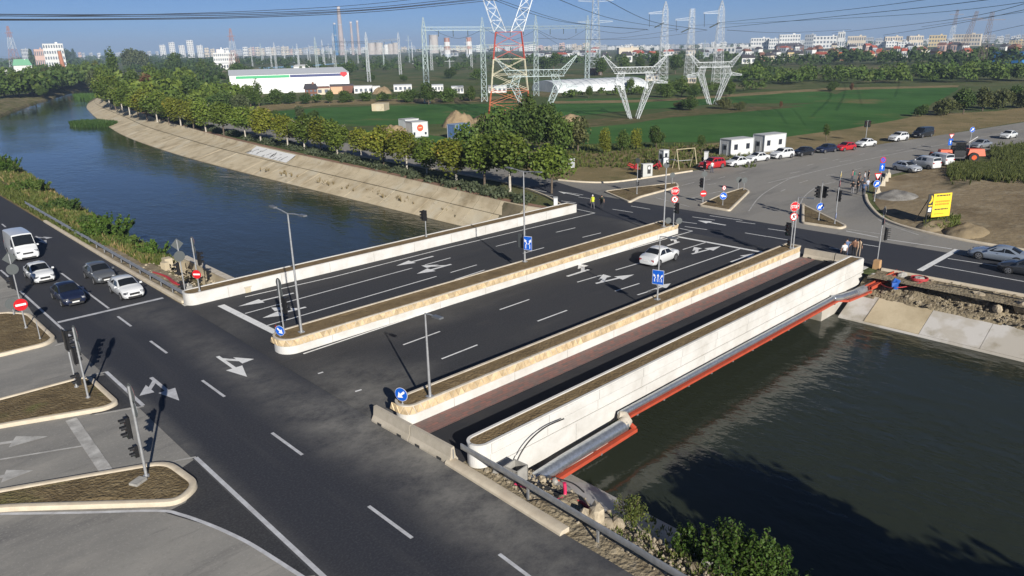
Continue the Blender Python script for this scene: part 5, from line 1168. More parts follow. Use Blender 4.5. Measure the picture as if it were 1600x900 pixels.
ppl('person in brown standing behind the outer planter end', (1333, 402), R(20), 1, (.20, .10, .06), Bk, .004)
ppl('person in beige at the right, behind the outer planter end', (1340, 402), R(30), 0, (.48, .36, .24), (.4, .32, .24), .004)
ppl('person with a pink top and green backpack, leftmost of the group', (1331, 285), R(100), 1, (.5, .2, .22), (.06, .07, .09), .004, pack=(.03, .25, .16))
grp = [((1331, 304), 2, Bk, (.25, .25, .26), 'person in black top and grey trousers at the front left of the group'), ((1341, 289), 0, (.04, .035, .04), Bk, 'person in dark clothes standing at the middle of the group'), ((1339, 303), 1, Bk, Bk, 'person all in black at the front of the group'), ((1345, 300), 3, (.03, .03, .035), Jn, 'person in black top and jeans in the dense part of the group'), ((1350, 287), 2, (.5, .5, .52), Jn, 'person in a pale grey shirt at the back of the group'), ((1348, 306), 0, (.12, .19, .34), (.03, .04, .07), 'person in a blue shirt at the front right of the group'), ((1354, 300), 1, (.42, .46, .55), Jn, 'person in a pale blue shirt at the right of the group'), ((1356, 285), 0, (.04, .045, .06), Bk, 'person in dark jacket at the back right of the group')]
for i, (px, pose, a, b_, lab) in enumerate(grp): ppl(lab, px, R(70*i), pose, a, b_, .004)['group'] = 'people standing in a circle by the kerb'
# ================================================================== BARE EARTH, VERGES
dirt_m = layered('bare_earth', (.235, .185, .115), [((.155, .118, .070), .09, .45, .62, 8), ((.31, .265, .185), .25, .52, .72, 9), ((.10, .085, .052), .16, .60, .70, 8, (.35, 1, 1)), ((.13, .12, .05), .06, .62, .72, 6)], .95, .55, 1.1, .1, .25)
straw_m = layered('dry_grass', (.245, .190, .098), [((.16, .135, .062), .12, .42, .64, 8), ((.10, .105, .04), .2, .58, .72, 8), ((.33, .27, .16), .6, .58, .78, 8)], .95, 1.0, 4, .1, .2)
sheet('dirt_lot', wob([(79.4, 14), (80.0, 20.2), (81.2, 24.5), (83.1, 27.6), (85.8, 29.8), (91, 32.8), (96, 35), (104, 37.6), (112, 38.2), (124, 36.8), (134, 36), (138, 26), (134, 12), (128, -10), (120, -60), (79.2, -80)], .25, 4), -.052, dirt_m)
sheet('verge', wob([(78.9, 73.5), (79.9, 69.2), (82.4, 66.2), (89.4, 64.2), (97.5, 63), (112, 61.2), (127, 57.7), (146, 53.4), (170, 49.2), (200, 44.2), (300, 28.5), (300, 45), (200, 60), (165, 68), (145, 72), (128, 78), (112, 84), (100, 90), (90, 96), (84, 100), (82.6, 85)], .4, 5, 3), -.05, straw_m)
sheet('verge', wob(pxpoly([(395, 180), (430, 172), (500, 165), (640, 161), (760, 159), (790, 150), (640, 154), (480, 157), (400, 166)]), 2, 10, 5), -.046, straw_m)
sheet('verge', wob(pxpoly([(1230, 213), (1330, 200), (1400, 187), (1440, 178), (1600, 172), (1600, 185), (1420, 222), (1300, 238), (1200, 232), (1120, 226)]), 1.2, 6, 6), -.042, straw_m)
sheet('verge', wob(pxpoly([(860, 158), (985, 156), (1060, 153), (1200, 143), (1300, 137), (1500, 133), (1500, 136), (1300, 141), (1200, 147), (1060, 157), (985, 160), (870, 162)]), 2, 8, 9), -.038, straw_m)
sheet('verge', wob(pxpoly([(905, 187), (985, 183), (1060, 171), (1120, 166), (1260, 166), (1180, 173), (1060, 182), (985, 193), (910, 198)]), 1.5, 6, 19), -.04, layered('weedy_strip', (.10, .10, .04), [((.17, .13, .07), .2, .45, .65, 7), ((.06, .075, .025), .5, .5, .7, 7)], .95, 1, 4, .1, .2))
sheet('verge', wob(pxpoly([(580, 258), (640, 243), (735, 236), (800, 258), (740, 256), (690, 243), (640, 236)]), .5, 4, 9), -.046, straw_m)
far_verge = sheet('verge', [(61.4, -100), (63.85, -100), (63.85, 22), (61.4, 22)], -.07, gravel_m)
near_verge = sheet('verge', [(18.62, -60), (19.9, -60), (19.9, 24), (18.62, 24)], -.03, gravel_m)
sheet('verge', [(18.62, 57.5), (21.2, 57.5), (21.2, 82), (18.62, 82)], -.05, gravel_m)
sheet('verge', [(18.62, 82), (21.0, 82), (21.5, 150), (18.62, 150)], -.055, straw_m)
red_verge_m = layered('reddish_path', (.27, .165, .115), [((.20, .13, .09), .3, .42, .65, 7), ((.33, .23, .17), .8, .55, .75, 7)], .95, .6, 6, .1, .1)
ET = [p for p in E_top if 57 < p.y < 300]
E_in = offset_line(ET, -.2); E_out = offset_line(ET, -2.4)
sheet('canal_path', [(p.x, p.y) for p in E_in]+[(p.x, p.y) for p in reversed(E_out)], -.03, red_verge_m)
# earth heaps
heap_m = layered('heap_earth', (.30, .225, .135), [((.22, .16, .095), .5, .42, .65, 7), ((.37, .29, .19), 1.5, .55, .75, 7)], .95, 1.0, 4, .1, .2)
def heap(label, px, wx, wy, h, seed, m=None, n_=18):
    p = G(*px); mb = MB(); vs = []; fs = []
    for i in range(n_+1):
        for j in range(n_+1):
            x = (i/n_-.5)*2; y = (j/n_-.5)*2; d = max(0, 1-(x*x+y*y)); z = h*(d**.8)*(1+.35*noise.noise(Vector((x*2.5+seed, y*2.5, 0))))+.12*h*noise.noise(Vector((x*7+seed, y*7, 2)))*min(1, d*3)
            vs.append((x*wx/2, y*wy/2, z-.1 if d > 0 else -.3))
    for i in range(n_):
        for j in range(n_): a = i*(n_+1)+j; fs.append((a, a+n_+1, a+n_+2, a+1))
    mb.add(vs, fs); return tag(mb.build('earth_heap', m or heap_m, None, (p.x, p.y, -.05), smooth=180), label, 'heap', 'heaps of earth')
heap('tall sand heap left of the blue container', (718, 197), 9, 8, 3.6, 1); heap('sand heap behind the white shed with the red mark', (612, 214), 9, 7, 2.6, 2); heap('low sand heap beside the pylon base', (760, 188), 12, 7, 1.5, 3)
heap('pale spoil heap at the tree edge by the lattice leg', (892, 188), 8, 6, 1.6, 4); heap('spoil heap in front of the yellow board', (1510, 362), 7, 4, .8, 5, dirt_m); heap('grey gravel heap in the dirt lot', (1400, 306), 7, 5, .7, 6, layered('grey_gravel', (.25, .24, .22), [((.17, .16, .145), .9, .42, .62, 7)], .95, .8, 6, .1, .1)); heap('low spoil ridge along the kerb at right', (1460, 352), 8, 3, .5, 7, dirt_m)
t_ = heap('pale gravel heap behind the near guard rail', (905, 822), 3.4, 2.2, .75, 11, rock_m); t_.location.z = -.75; t_.location.x += .6
t_ = heap('earthy gravel heap above the near slab', (868, 782), 2.6, 1.8, .5, 12, gravel_m); t_.location.z = -.6; t_.location.x += .5
heap('sand heap by the low houses', (597, 146), 9, 8, 2.8, 8)
# ================================================================== VEGETATION
def leaf_mat(name, ca, cb, cc=None, trans=.25):
    m = bpy.data.materials.new(name); m.use_nodes = True; n = m.node_tree; b = n.nodes['Principled BSDF']
    b.inputs['Roughness'].default_value = .6; b.inputs['Specular IOR Level'].default_value = .25
    at = n.nodes.new('ShaderNodeAttribute'); at.attribute_name = 'tint'
    cr = n.nodes.new('ShaderNodeValToRGB'); e = cr.color_ramp.elements; e[0].color = (*ca, 1); e[1].color = (*cb, 1)
    if cc: x = cr.color_ramp.elements.new(.92); x.color = (*cb, 1); e[-1].color = (*cc, 1)
    oi = n.nodes.new('ShaderNodeObjectInfo'); mr = n.nodes.new('ShaderNodeMapRange'); mr.inputs[3].default_value = .8; mr.inputs[4].default_value = 1.22
    n.links.new(oi.outputs['Random'], mr.inputs[0]); hs = n.nodes.new('ShaderNodeHueSaturation')
    n.links.new(at.outputs['Fac'], cr.inputs[0]); n.links.new(cr.outputs[0], hs.inputs['Color']); n.links.new(mr.outputs[0], hs.inputs['Value'])
    n.links.new(hs.outputs[0], b.inputs['Base Color'])
    tr = n.nodes.new('ShaderNodeBsdfTranslucent'); n.links.new(hs.outputs[0], tr.inputs['Color'])
    mx = n.nodes.new('ShaderNodeMixShader'); mx.inputs[0].default_value = trans
    n.links.new(b.outputs[0], mx.inputs[1]); n.links.new(tr.outputs[0], mx.inputs[2]); n.links.new(mx.outputs[0], n.nodes['Material Output'].inputs['Surface'])
    MATS[name] = m; return m
LG = leaf_mat('leaf_green', (.062, .108, .018), (.150, .195, .030), (.22, .22, .04))
LY = leaf_mat('leaf_yellowing', (.090, .125, .016), (.20, .205, .026), (.32, .22, .035))
LD = leaf_mat('leaf_dark', (.032, .066, .016), (.078, .118, .026))
LM = leaf_mat('leaf_mid', (.045, .088, .018), (.105, .148, .030), (.15, .16, .04))
LO = leaf_mat('leaf_olive', (.055, .075, .025), (.115, .115, .040))
LP = leaf_mat('leaf_pale', (.07, .095, .04), (.13, .15, .065))
LR = leaf_mat('leaf_brown', (.11, .055, .028), (.19, .105, .05))
LRD = leaf_mat('leaf_reed', (.03, .075, .015), (.07, .13, .025))
LW = leaf_mat('leaf_weed', (.075, .110, .022), (.16, .18, .045), (.26, .21, .08))
LDRY = leaf_mat('leaf_dry', (.20, .15, .06), (.33, .25, .12))
bark_m = mat('bark', (.13, .10, .07), .9, (.08, .06, .045), 6, 5, bump=.4, bscale=20); white_bark = mat('limewashed_bark', (.50, .47, .41), .9, (.32, .28, .22), 5, 5)
def leaf(mb, p, s_, tint, nrm=None, asp=1.0):
    a = random.uniform(0, 6.283); z = random.uniform(-1, 1); q = math.sqrt(1-z*z); n_ = Vector((q*math.cos(a), q*math.sin(a), z))
    if nrm is not None: n_ = (n_*.75+nrm).normalized()
    u = n_.orthogonal().normalized(); b_ = n_.cross(u); c = math.cos(a*3); d = math.sin(a*3); uu = (u*c+b_*d)*s_*.5; vv = (b_*c-u*d)*s_*.5*asp
    i = len(mb.v); mb.v += [(p-uu-vv).to_tuple(), (p+uu-vv*.6).to_tuple(), (p+uu*.8+vv).to_tuple(), (p-uu*.7+vv*.8).to_tuple()]
    mb.f.append([i, i+1, i+2, i+3]); mb.m.append(0); mb.tint.append(tint)
def crown_leaves(mb, c, rad, n_, size, lobes=9, spread=.62, core=.35):
    c = Vector(c); L = []
    for _ in range(lobes):
        while True:
            d = Vector((random.uniform(-1, 1), random.uniform(-1, 1), random.uniform(-1, 1)))
            if d.length < 1: break
        d = Vector((d.x*rad[0], d.y*rad[1], d.z*rad[2]))*spread; L.append((c+d, random.uniform(.48, .72), random.random()))
    L.append((c, .8, .4))
    for _ in range(n_):
        lc, lr, lt = random.choice(L)
        a = random.uniform(0, 6.283); z = random.uniform(-1, 1); q = math.sqrt(1-z*z); n3 = Vector((q*math.cos(a), q*math.sin(a), z)); k = lr*(random.uniform(.55, 1.08))
        p = lc+Vector((n3.x*rad[0], n3.y*rad[1], n3.z*rad[2]))*k
        leaf(mb, p, size*random.uniform(.6, 1.25), min(1, max(0, lt*.55+random.random()*.45)), n3*.6)
def trunk_mesh(h, r, crown_z, crown_r, seed, n_l=6):
    random.seed(seed); mb = MB(); bx = random.uniform(-.1, .1)
    mb.tube([(0, 0, -.15), (0, 0, .15), (bx, 0, h*.4), (bx*1.5, .05, h*.7), (bx, 0, h*.92)], [r*1.35, r*1.05, r*.85, r*.5, r*.12], 8)
    for k in range(n_l):
        a = 2*math.pi*k/n_l+random.uniform(-.4, .4); z0 = crown_z-crown_r*.75+random.uniform(0, crown_r*.9); e = Vector((math.cos(a), math.sin(a), 0))*crown_r*random.uniform(.5, .85)
        mb.tube([(bx, 0, z0), (bx+e.x*.45, e.y*.45, z0+crown_r*.3), (bx+e.x, e.y, z0+crown_r*.75)], [r*.42, r*.26, r*.06], 5)
    return mb
def tree_proto(seed, h, cr, ch, n_, size, lm, bm_, trunk_h, lobes=9, spread=.62, r=.13):
    """returns (crown mesh, trunk mesh) for a tree of height h, crown radius cr, crown half height ch"""
    cz = h-ch; tr = trunk_mesh(h*.93, r, cz, min(cr, ch), seed).mesh('trunk', bm_, 60)
    random.seed(seed+500); mb = MB(); crown_leaves(mb, (0, 0, cz), (cr, cr, ch), n_, size, lobes, spread)
    return mb.mesh('crown', lm), tr
def plant_tree(proto, label, x, y, s=1.0, rz=None, group=None, name='tree', z=-.06, sz=None, cat='tree'):
    t = thing(name, label, cat, (x, y, z), rz if rz is not None else random.uniform(0, 6.28), group); t.scale = (s, s, sz or s)
    link('trunk', proto[1], t); link('crown', proto[0], t); return t
STREET = [tree_proto(1, 7.6, 2.3, 2.75, 3200, .30, LG, white_bark, 2), tree_proto(2, 7.6, 2.45, 2.8, 3300, .30, LG, bark_m, 2), tree_proto(3, 7.2, 2.2, 2.65, 3000, .29, LY, white_bark, 2), tree_proto(4, 7.0, 2.3, 2.55, 3000, .30, LY, bark_m, 2), tree_proto(5, 7.8, 2.5, 2.9, 3300, .31, LG, white_bark, 2)]
# street tree row along the canal
row = [(862, 302, 218, 1), (797, 299, 205, 4), (757, 293, 203, 1), (713, 288, 213, 2), (667, 273, 213, 0), (636, 268, 200, 2), (600, 261, 199, 3), (565, 249, 199, 2), (528, 246, 186, 0), (502, 238, 186, 3), (476, 234, 178, 0), (450, 231, 177, 2), (408, 223, 167, 2), (384, 217, 166, 4), (350, 212, 155, 1), (322, 206, 152, 0), (303, 203, 158, 3), (283, 198, 150, 2), (264, 194, 148, 1), (246, 190, 143, 4), (230, 187, 142, 3), (216, 183, 140, 1), (203, 179, 135, 4), (192, 175, 128, 0), (181, 171, 120, 1), (172, 167, 117, 4)]
ordw = ['first', 'second', 'third', 'fourth', 'fifth', 'sixth', 'seventh', 'eighth', 'ninth', 'tenth', 'eleventh', 'twelfth', 'thirteenth', 'fourteenth', 'fifteenth', 'sixteenth', 'seventeenth', 'eighteenth', 'nineteenth', 'twentieth', 'twenty-first', 'twenty-second', 'twenty-third', 'twenty-fourth', 'twenty-fifth', 'twenty-sixth', 'twenty-seventh', 'twenty-eighth', 'twenty-ninth', 'thirtieth']
random.seed(21)
for i, (x, yb, yt, k) in enumerate(row):
    p = G(x, yb); h = hgt(x, yb, yt); hp = (7.6, 7.6, 7.2, 7.0, 7.8)[k]
    plant_tree(STREET[k], '%s %s street tree along the canal, %s from the bridge' % ('yellowing' if k in (2, 3) else 'green', 'round-crowned' if h < 8.6 else 'tall', ordw[i]), p.x, p.y, h/hp*random.uniform(1.22, 1.4), group='street trees along the canal', name='street_tree', sz=h/hp)
# generic trees, unit height 1 (scaled)
def gen(seed, cr, ch, n_, size, lm, lobes=8, spread=.62): return tree_proto(seed, 1.0, cr, ch, int(n_*2.6), size*.66, lm, bark_m, .2, lobes, spread, .022)
GEN = {'round': gen(31, .42, .40, 900, .085, LD), 'round2': gen(32, .40, .42, 900, .085, LM), 'mid': gen(33, .36, .42, 900, .08, LM, 10, .7), 'light': gen(34, .38, .43, 900, .08, LG), 'poplar': gen(35, .16, .47, 700, .06, LM, 8, .8), 'poplard': gen(36, .17, .47, 700, .06, LD, 8, .8), 'pale': gen(37, .42, .42, 900, .085, LP, 10, .7), 'dead': gen(38, .26, .42, 700, .07, LR), 'olive': gen(39, .42, .42, 900, .085, LO), 'bush': gen(40, .62, .46, 800, .11, LD, 10, .7), 'bushm': gen(41, .65, .46, 800, .11, LM, 10, .75), 'busho': gen(42, .65, .46, 800, .11, LO, 10, .75), 'sap': gen(43, .24, .40, 260, .07, LM, 6, .8), 'yel': gen(44, .30, .44, 700, .075, LY, 8, .75)}
KN = {'round': 'dark round', 'round2': 'green round', 'mid': 'green loose-crowned', 'light': 'bright green', 'poplar': 'slender poplar-like', 'poplard': 'dark slender', 'pale': 'pale grey-green', 'dead': 'reddish brown withered', 'olive': 'olive green', 'bush': 'dark', 'bushm': 'mid green', 'busho': 'olive', 'sap': 'thin young', 'yel': 'yellow-green'}
VEG = [ # x, base y, top y, kind, place
 (735, 262, 196, 'round2', 'behind the street row, beside the blue container'), (775, 245, 172, 'round2', 'in the dark clump right of the blue container'), (808, 236, 165, 'round', 'at the foot of the red and white pylon'), (842, 236, 168, 'round2', 'in the clump right of the red and white pylon'), (876, 240, 178, 'mid', 'in the clump behind the nearest street tree'), (903, 236, 180, 'olive', 'at the right end of the clump behind the nearest street tree'), (820, 215, 150, 'mid', 'behind the clump at the red and white pylon'), (860, 205, 158, 'round', 'farther back in the pylon clump'), (755, 225, 178, 'mid', 'between the blue container and the pylon'),
 (946, 240, 203, 'yel', 'on the field edge left of the three saplings'), (972, 236, 203, 'mid', 'on the field edge above the switch cabinet'), (995, 233, 203, 'yel', 'on the field edge left of the dark one'), (1025, 231, 198, 'round2', 'on the field edge above the white kiosk'), (1096, 240, 210, 'sap', 'left of the white cabins'), (1291, 221, 193, 'sap', 'behind the dark blue parked car'),
 (1440, 182, 163, 'bush', 'left of the big roadside thicket'), (1475, 180, 152, 'busho', 'in the roadside thicket'), (1505, 178, 137, 'round', 'darkest of the roadside thicket'), (1535, 173, 135, 'olive', 'in the roadside thicket, right half'), (1560, 170, 138, 'busho', 'at the right end of the roadside thicket'), (1582, 166, 132, 'round', 'at the right photo edge above the road'), (1600, 168, 138, 'busho', 'at the very right photo edge'),
 (670, 163, 130, 'round2', 'behind the left gantry column'), (640, 160, 140, 'bushm', 'left of the left gantry column'), (700, 160, 138, 'bushm', 'right of the left gantry column'), (735, 158, 135, 'mid', 'between the two gantry columns'), (600, 158, 143, 'bush', 'in front of the white house'), (570, 158, 144, 'bushm', 'in front of the brown shed'), (540, 160, 142, 'bushm', 'in front of the long brown shed'), (515, 161, 141, 'mid', 'in front of the cream house'), (480, 162, 145, 'bush', 'left of the cream house'), (455, 162, 143, 'bush', 'before the right half of the white warehouse'), (430, 163, 140, 'bushm', 'before the middle of the white warehouse'), (405, 166, 128, 'poplar', 'tallest in front of the white warehouse'), (392, 166, 133, 'mid', 'left of the tallest before the white warehouse'), (378, 178, 146, 'pale', 'greyish, below the warehouse left corner'), (360, 170, 145, 'round', 'at the warehouse left corner'), (345, 172, 142, 'bush', 'in front of the small white building'), (470, 186, 165, 'pale', 'low in the crop field edge'), (430, 188, 172, 'bush', 'low by the left crop field'), (490, 190, 172, 'bush', 'low before the left crop field'),
 (300, 158, 116, 'round', 'large, left of the small white building'), (265, 148, 108, 'round2', 'left of the large dark round tree'), (232, 155, 116, 'dead', 'between green trees at the canal bend'), (215, 152, 108, 'mid', 'left of the brown withered tree'), (243, 140, 100, 'light', 'behind the brown withered tree'), (183, 140, 81, 'poplar', 'tallest at the canal bend'), (172, 150, 102, 'light', 'at the canal bend beneath the tallest'), (158, 148, 107, 'pale', 'at the canal bend, water side'), (205, 112, 75, 'pale', 'large and greyish beyond the canal bend'), (225, 112, 78, 'pale', 'large and greyish, right of its twin beyond the bend'), (275, 118, 84, 'round2', 'behind the bend, below the white towers'), (318, 122, 93, 'mid', 'below the pale office building'), (370, 122, 100, 'bushm', 'right below the pale office building'),
 (8, 152, 108, 'round2', 'at the left photo edge above the water'), (30, 150, 112, 'light', 'second on the left bank'), (52, 146, 106, 'round2', 'third on the left bank'), (75, 140, 104, 'olive', 'fourth on the left bank'), (97, 136, 101, 'round2', 'fifth on the left bank'), (118, 130, 100, 'mid', 'sixth on the left bank'), (136, 126, 96, 'light', 'seventh on the left bank'), (152, 122, 97, 'yel', 'last on the left bank'), (66, 148, 134, 'bushm', 'low on the left bank'), (52, 104, 79, 'poplard', 'beside the pale tower block at left'), (62, 104, 82, 'round', 'right of the dark slender tree at left'), (103, 100, 76, 'round', 'right of the pale tower block at left'), (118, 98, 78, 'poplard', 'on the left skyline'), (168, 95, 79, 'poplard', 'right on the left skyline'), 
 (545, 98+20, 96, 'bush', 'below the tall chimneys'), (705, 122, 105, 'bush', 'below the left gantry beam'), (745, 124, 108, 'bushm', 'under the gantry'), (505, 130, 116, 'bush', 'right of the mid gantry mast'), (578, 127, 114, 'bush', 'at the foot of the mid gantry'), (630, 127, 116, 'bush', 'at the foot of the right mid mast'),
 (865, 108, 82, 'round', 'left of the grey lattice mast, far'), (850, 110, 88, 'bush', 'far, beside the gantry'), (940, 118, 92, 'round2', 'right of the grey lattice mast, far'), (975, 112, 85, 'mid', 'left of the first tall white mast'), (1025, 118, 80, 'round', 'right at the first tall white mast'), (1055, 115, 85, 'round', 'between the tall white masts'), (1000, 110, 88, 'mid', 'below the beige hall'), (1150, 105, 84, 'mid', 'right of the third tall white mast'), (1180, 118, 94, 'round', 'far right of the masts'), (1200, 125, 102, 'round', 'far, at the field corner right of the masts'),
 (920, 152, 135, 'round2', 'before the white greenhouse'), (895, 152, 140, 'bushm', 'left before the white greenhouse'), (985, 140, 122, 'mid', 'behind the fallen mast head'), (1040, 152, 130, 'bushm', 'right of the fallen mast head'), (1065, 150, 120, 'mid', 'between the two right mast heads'), (1085, 152, 132, 'bush', 'left of the right mast head'), (1140, 150, 125, 'mid', 'right of the right mast head'), (1080, 172, 150, 'bush', 'dark, before the right mast head'), (1130, 170, 152, 'busho', 'on the field divide by the right mast head'), (1155, 172, 158, 'busho', 'right on the field divide'), (1060, 170, 158, 'busho', 'left on the field divide'),
 (1300, 142, 128, 'bushm', 'with a brownish neighbour at the far field edge'), (1330, 142, 130, 'dead', 'reddish at the far field edge'), (1220, 168, 158, 'dead', 'low and brown in the right field')]
random.seed(77)
for (x, yb, yt, k, place) in VEG:
    p = G(x, yb); h = hgt(x, yb, yt); bush = k in ('bush', 'bushm', 'busho') or h < 2.2
    plant_tree(GEN[k], '%s %s %s' % (KN[k], 'bush' if bush else 'tree', place), p.x, p.y, h*random.uniform(.95, 1.1), group='trees of the plain', name='bush' if bush else 'tree', sz=h, cat='bush' if bush else 'tree')
# far woods that read as one mass: belts of crowns
def wood(label, belts, m, seed, name='woodland', size=1.0, per=70):
    random.seed(seed); mb = MB()
    for (x0, y0, x1, y1, depth, hm, dens) in belts:
        a, b_ = G(x0, y0), G(x1, y1); L = (b_-a).length; n_ = int(L*depth*dens/1000)+3; d = (b_-a).normalized(); back = Vector((hd.x, hd.y, 0))
        for _ in range(n_):
            p = a+(b_-a)*random.random()+back*random.random()**1.4*depth; h = hm*random.uniform(.55, 1.2); r_ = h*random.uniform(.36, .6); base_t = random.random()
            for q in range(per):
                aa = random.uniform(0, 6.283); z = random.uniform(-.55, 1); qq = math.sqrt(1-z*z); n3 = Vector((qq*math.cos(aa), qq*math.sin(aa), z)); k_ = random.uniform(.55, 1.05)
                leaf(mb, Vector((p.x+n3.x*r_*k_, p.y+n3.y*r_*k_, h*.5+n3.z*h*.5*k_)), size*r_*.42*random.uniform(.6, 1.3), min(1, base_t*.6+random.random()*.4), n3*.8)
    o_ = mb.build(name, m); tag(o_, label, 'woodland', kind='stuff'); return o_
wood('dark green belt of scrub beyond the right crop field', [(1190, 134, 1340, 130, 60, 6.5, 14), (1330, 131, 1500, 129, 65, 6.5, 14), (1480, 130, 1640, 127, 65, 7.5, 14), (1050, 148, 1200, 140, 25, 4.5, 12), (1190, 118, 1640, 116, 50, 5, 5)], LM, 1, per=140, size=.6)
wood('dark wooded belt in front of the right hand suburb', [(1340, 102, 1540, 104, 120, 11, 4.5), (1180, 107, 1345, 100, 60, 8, 4.2), (1530, 104, 1680, 101, 120, 10, 4.5), (1200, 92, 1420, 88, 60, 6, 3), (1420, 88, 1660, 86, 80, 7, 3)], LD, 2, per=80, size=.75)
wood('dark wood filling the plain behind the canal bend at left', [(185, 112, 330, 116, 90, 9, 3.2), (240, 135, 340, 140, 50, 8, 3.2), (330, 118, 450, 116, 60, 6, 3), (180, 100, 420, 104, 200, 9, 1.4)], LD, 3, per=60)
wood('leafy belt lining the left canal bank', [(-40, 158, 60, 146, 26, 9, 18), (50, 146, 150, 124, 26, 10, 14), (-40, 132, 130, 122, 60, 10, 5)], LM, 14, per=110, size=.75)
wood('leafy belt on the inner side of the canal bend', [(165, 160, 235, 168, 30, 9, 14), (230, 160, 330, 172, 26, 7, 12), (160, 145, 250, 150, 60, 10, 7), (300, 150, 400, 165, 20, 6, 12)], LG, 15, per=110, size=.75)
wood('wood along the left horizon beyond the left bank', [(-40, 108, 200, 101, 250, 11, 1.5), (-40, 118, 140, 112, 90, 9, 2.5), (-40, 98, 260, 92, 400, 13, .7)], LD, 4, per=55)
wood('scrub among the substation masts', [(400, 115, 560, 112, 150, 6, 1.8), (540, 112, 700, 112, 180, 6, 1.8), (690, 112, 820, 112, 120, 6, 1.8), (420, 103, 800, 100, 400, 8, .6), (800, 105, 1180, 98, 250, 9, 1.0)], LD, 5, per=50)
wood('low hedge before the warehouse and the houses', [(395, 163, 660, 158, 8, 3.2, 34), (655, 160, 800, 156, 8, 3.2, 30), (870, 154, 1000, 148, 10, 3, 26), (1000, 150, 1200, 142, 12, 3, 20)], LM, 6, per=60)
wood('far tree tops along the city horizon', [(-40, 90, 500, 84, 900, 14, .12), (500, 85, 1000, 77, 900, 13, .12), (1000, 80, 1640, 68, 700, 12, .12)], LD, 7, per=40)
# hedge of low grey-green shrubs between canal path and street trees
random.seed(31); mb = MB()
for _ in range(520):
    y = random.uniform(64, 250); x = interp([(64, 64.6), (82, 66.2), (100, 67.8), (125, 70.5), (155, 73.0), (185, 75.5), (215, 78.5), (250, 84.5)], y)+random.gauss(0, .8); h = random.uniform(.5, 1.15); t_ = random.random()
    for q in range(34):
        a = random.uniform(0, 6.28); r_ = random.random()**.5*.95; leaf(mb, Vector((x+r_*math.cos(a), y+r_*math.sin(a), .05+h*random.random()*(1-.5*r_))), random.uniform(.18, .38), t_*.5+random.random()*.5)
tag(mb.build('shrub_hedge', leaf_mat('leaf_lavender', (.040, .055, .028), (.085, .10, .055), (.12, .125, .08))), 'low grey-green shrubs between the canal path and the street trees', 'shrubs', kind='stuff')
# grass and weeds
def blades(label, n_, place, h0, h1, m, seed, name='weeds', wd=.05, per=5):
    random.seed(seed); mb = MB()
    for _ in range(n_):
        x, y, z = place(); h = random.uniform(h0, h1); t_ = random.random()
        for k in range(per):
            a = random.uniform(0, 6.28); e = Vector((math.cos(a), math.sin(a), 0)); u = Vector((-e.y, e.x, 0))*wd*random.uniform(.6, 1.4); b0 = Vector((x, y, z))+e*random.uniform(0, .12); hh_ = h*random.uniform(.6, 1.1); tip = b0+e*hh_*random.uniform(.15, .5)+Vector((0, 0, hh_)); mid = b0.lerp(tip, .55)+Vector((0, 0, hh_*.1))
            i = len(mb.v); mb.v += [(b0-u).to_tuple(), (b0+u).to_tuple(), (mid+u*.8).to_tuple(), tip.to_tuple(), (mid-u*.8).to_tuple()]; mb.f.append([i, i+1, i+2, i+3, i+4]); mb.m.append(0); mb.tint.append(min(1, t_*.6+random.random()*.4))
    o_ = mb.build(name, m); tag(o_, label, 'weeds', kind='stuff'); return o_
def left_bank():
    y = 72+random.random()**1.3*110; o_ = random.random(); wl_ = interp([(57, 25.5), (95, 25.8), (125, 27.2), (202, 32)], y); x = wl_-.8-o_*interp([(57, 4.0), (120, 4.8), (200, 8)], y); return x, y, -.15-(1-o_)*1.6
blades('tall green and yellow weeds on the left canal bank', 5200, left_bank, .3, .95, LW, 3, wd=.07)
def left_dry(): x, y, z = left_bank(); return x, y, z
blades('dry straw-coloured grass on the left canal bank', 1800, left_dry, .3, .9, LDRY, 4, wd=.06)
def right_weeds():
    while True:
        x, y = random.choice([(random.gauss(1580, 42), random.gauss(268, 7)), (random.gauss(1600, 38), random.gauss(243, 7)), (random.gauss(1525, 22), random.gauss(268, 5))])
        p = G(x, y)
        if x > 1480 and 226 < y < 288 and not (x < 1548 and y < 258) and noise.noise(Vector((p.x*.25, p.y*.25, 4))) > random.uniform(-.7, .3): break
    return p.x, p.y, -.05
blades('dense green weeds on the verge right of the orange machine', 5200, right_weeds, .25, 1.2, leaf_mat('leaf_weed2', (.085, .115, .030), (.17, .19, .055), (.27, .23, .10)), 5, wd=.05, per=8)
def field_edge():
    p = G(random.uniform(870, 1180), random.uniform(226, 262)); return p.x, p.y, -.05
blades('patchy green weeds behind the switch cabinet', 1500, field_edge, .2, .8, LW, 6, wd=.07)
def lot_edge():
    p = G(random.uniform(1445, 1500), random.uniform(338, 358)); return p.x, p.y, -.05
blades('weeds around the feet of the yellow board', 260, lot_edge, .2, .6, LW, 7, wd=.05)
def near_edge():
    y = random.uniform(8, 17); x = random.uniform(20.3, 23.6); return x, y, -.1-(x-19.3)*.33
blades('sparse weeds and dry grass on the near rubble slope', 420, near_edge, .08, .3, LW, 8, wd=.025)
def verge_l(): y = random.uniform(84, 150); return random.uniform(18.9, 21), y, -.06
blades('grass behind the left guard rail', 1500, verge_l, .2, .6, LW, 9, wd=.06)
def reed1(): a = random.uniform(0, 6.28); r_ = random.random()**.5; return 69.0+r_*math.cos(a)*5.5-r_*math.sin(a)*1.5, 266+r_*math.sin(a)*10, WATER
blades('green reed bed standing in the water at the canal bend', 1500, reed1, .9, 1.7, LRD, 10, 'reeds', .16, 6)
def reed2(): a = random.uniform(0, 6.28); r_ = random.random()**.5; return 112+r_*math.cos(a)*6, 425+r_*math.sin(a)*22, WATER
blades('farther reed bed beyond the canal bend', 1200, reed2, 1.6, 2.8, LRD, 11, 'reeds', .2, 6)
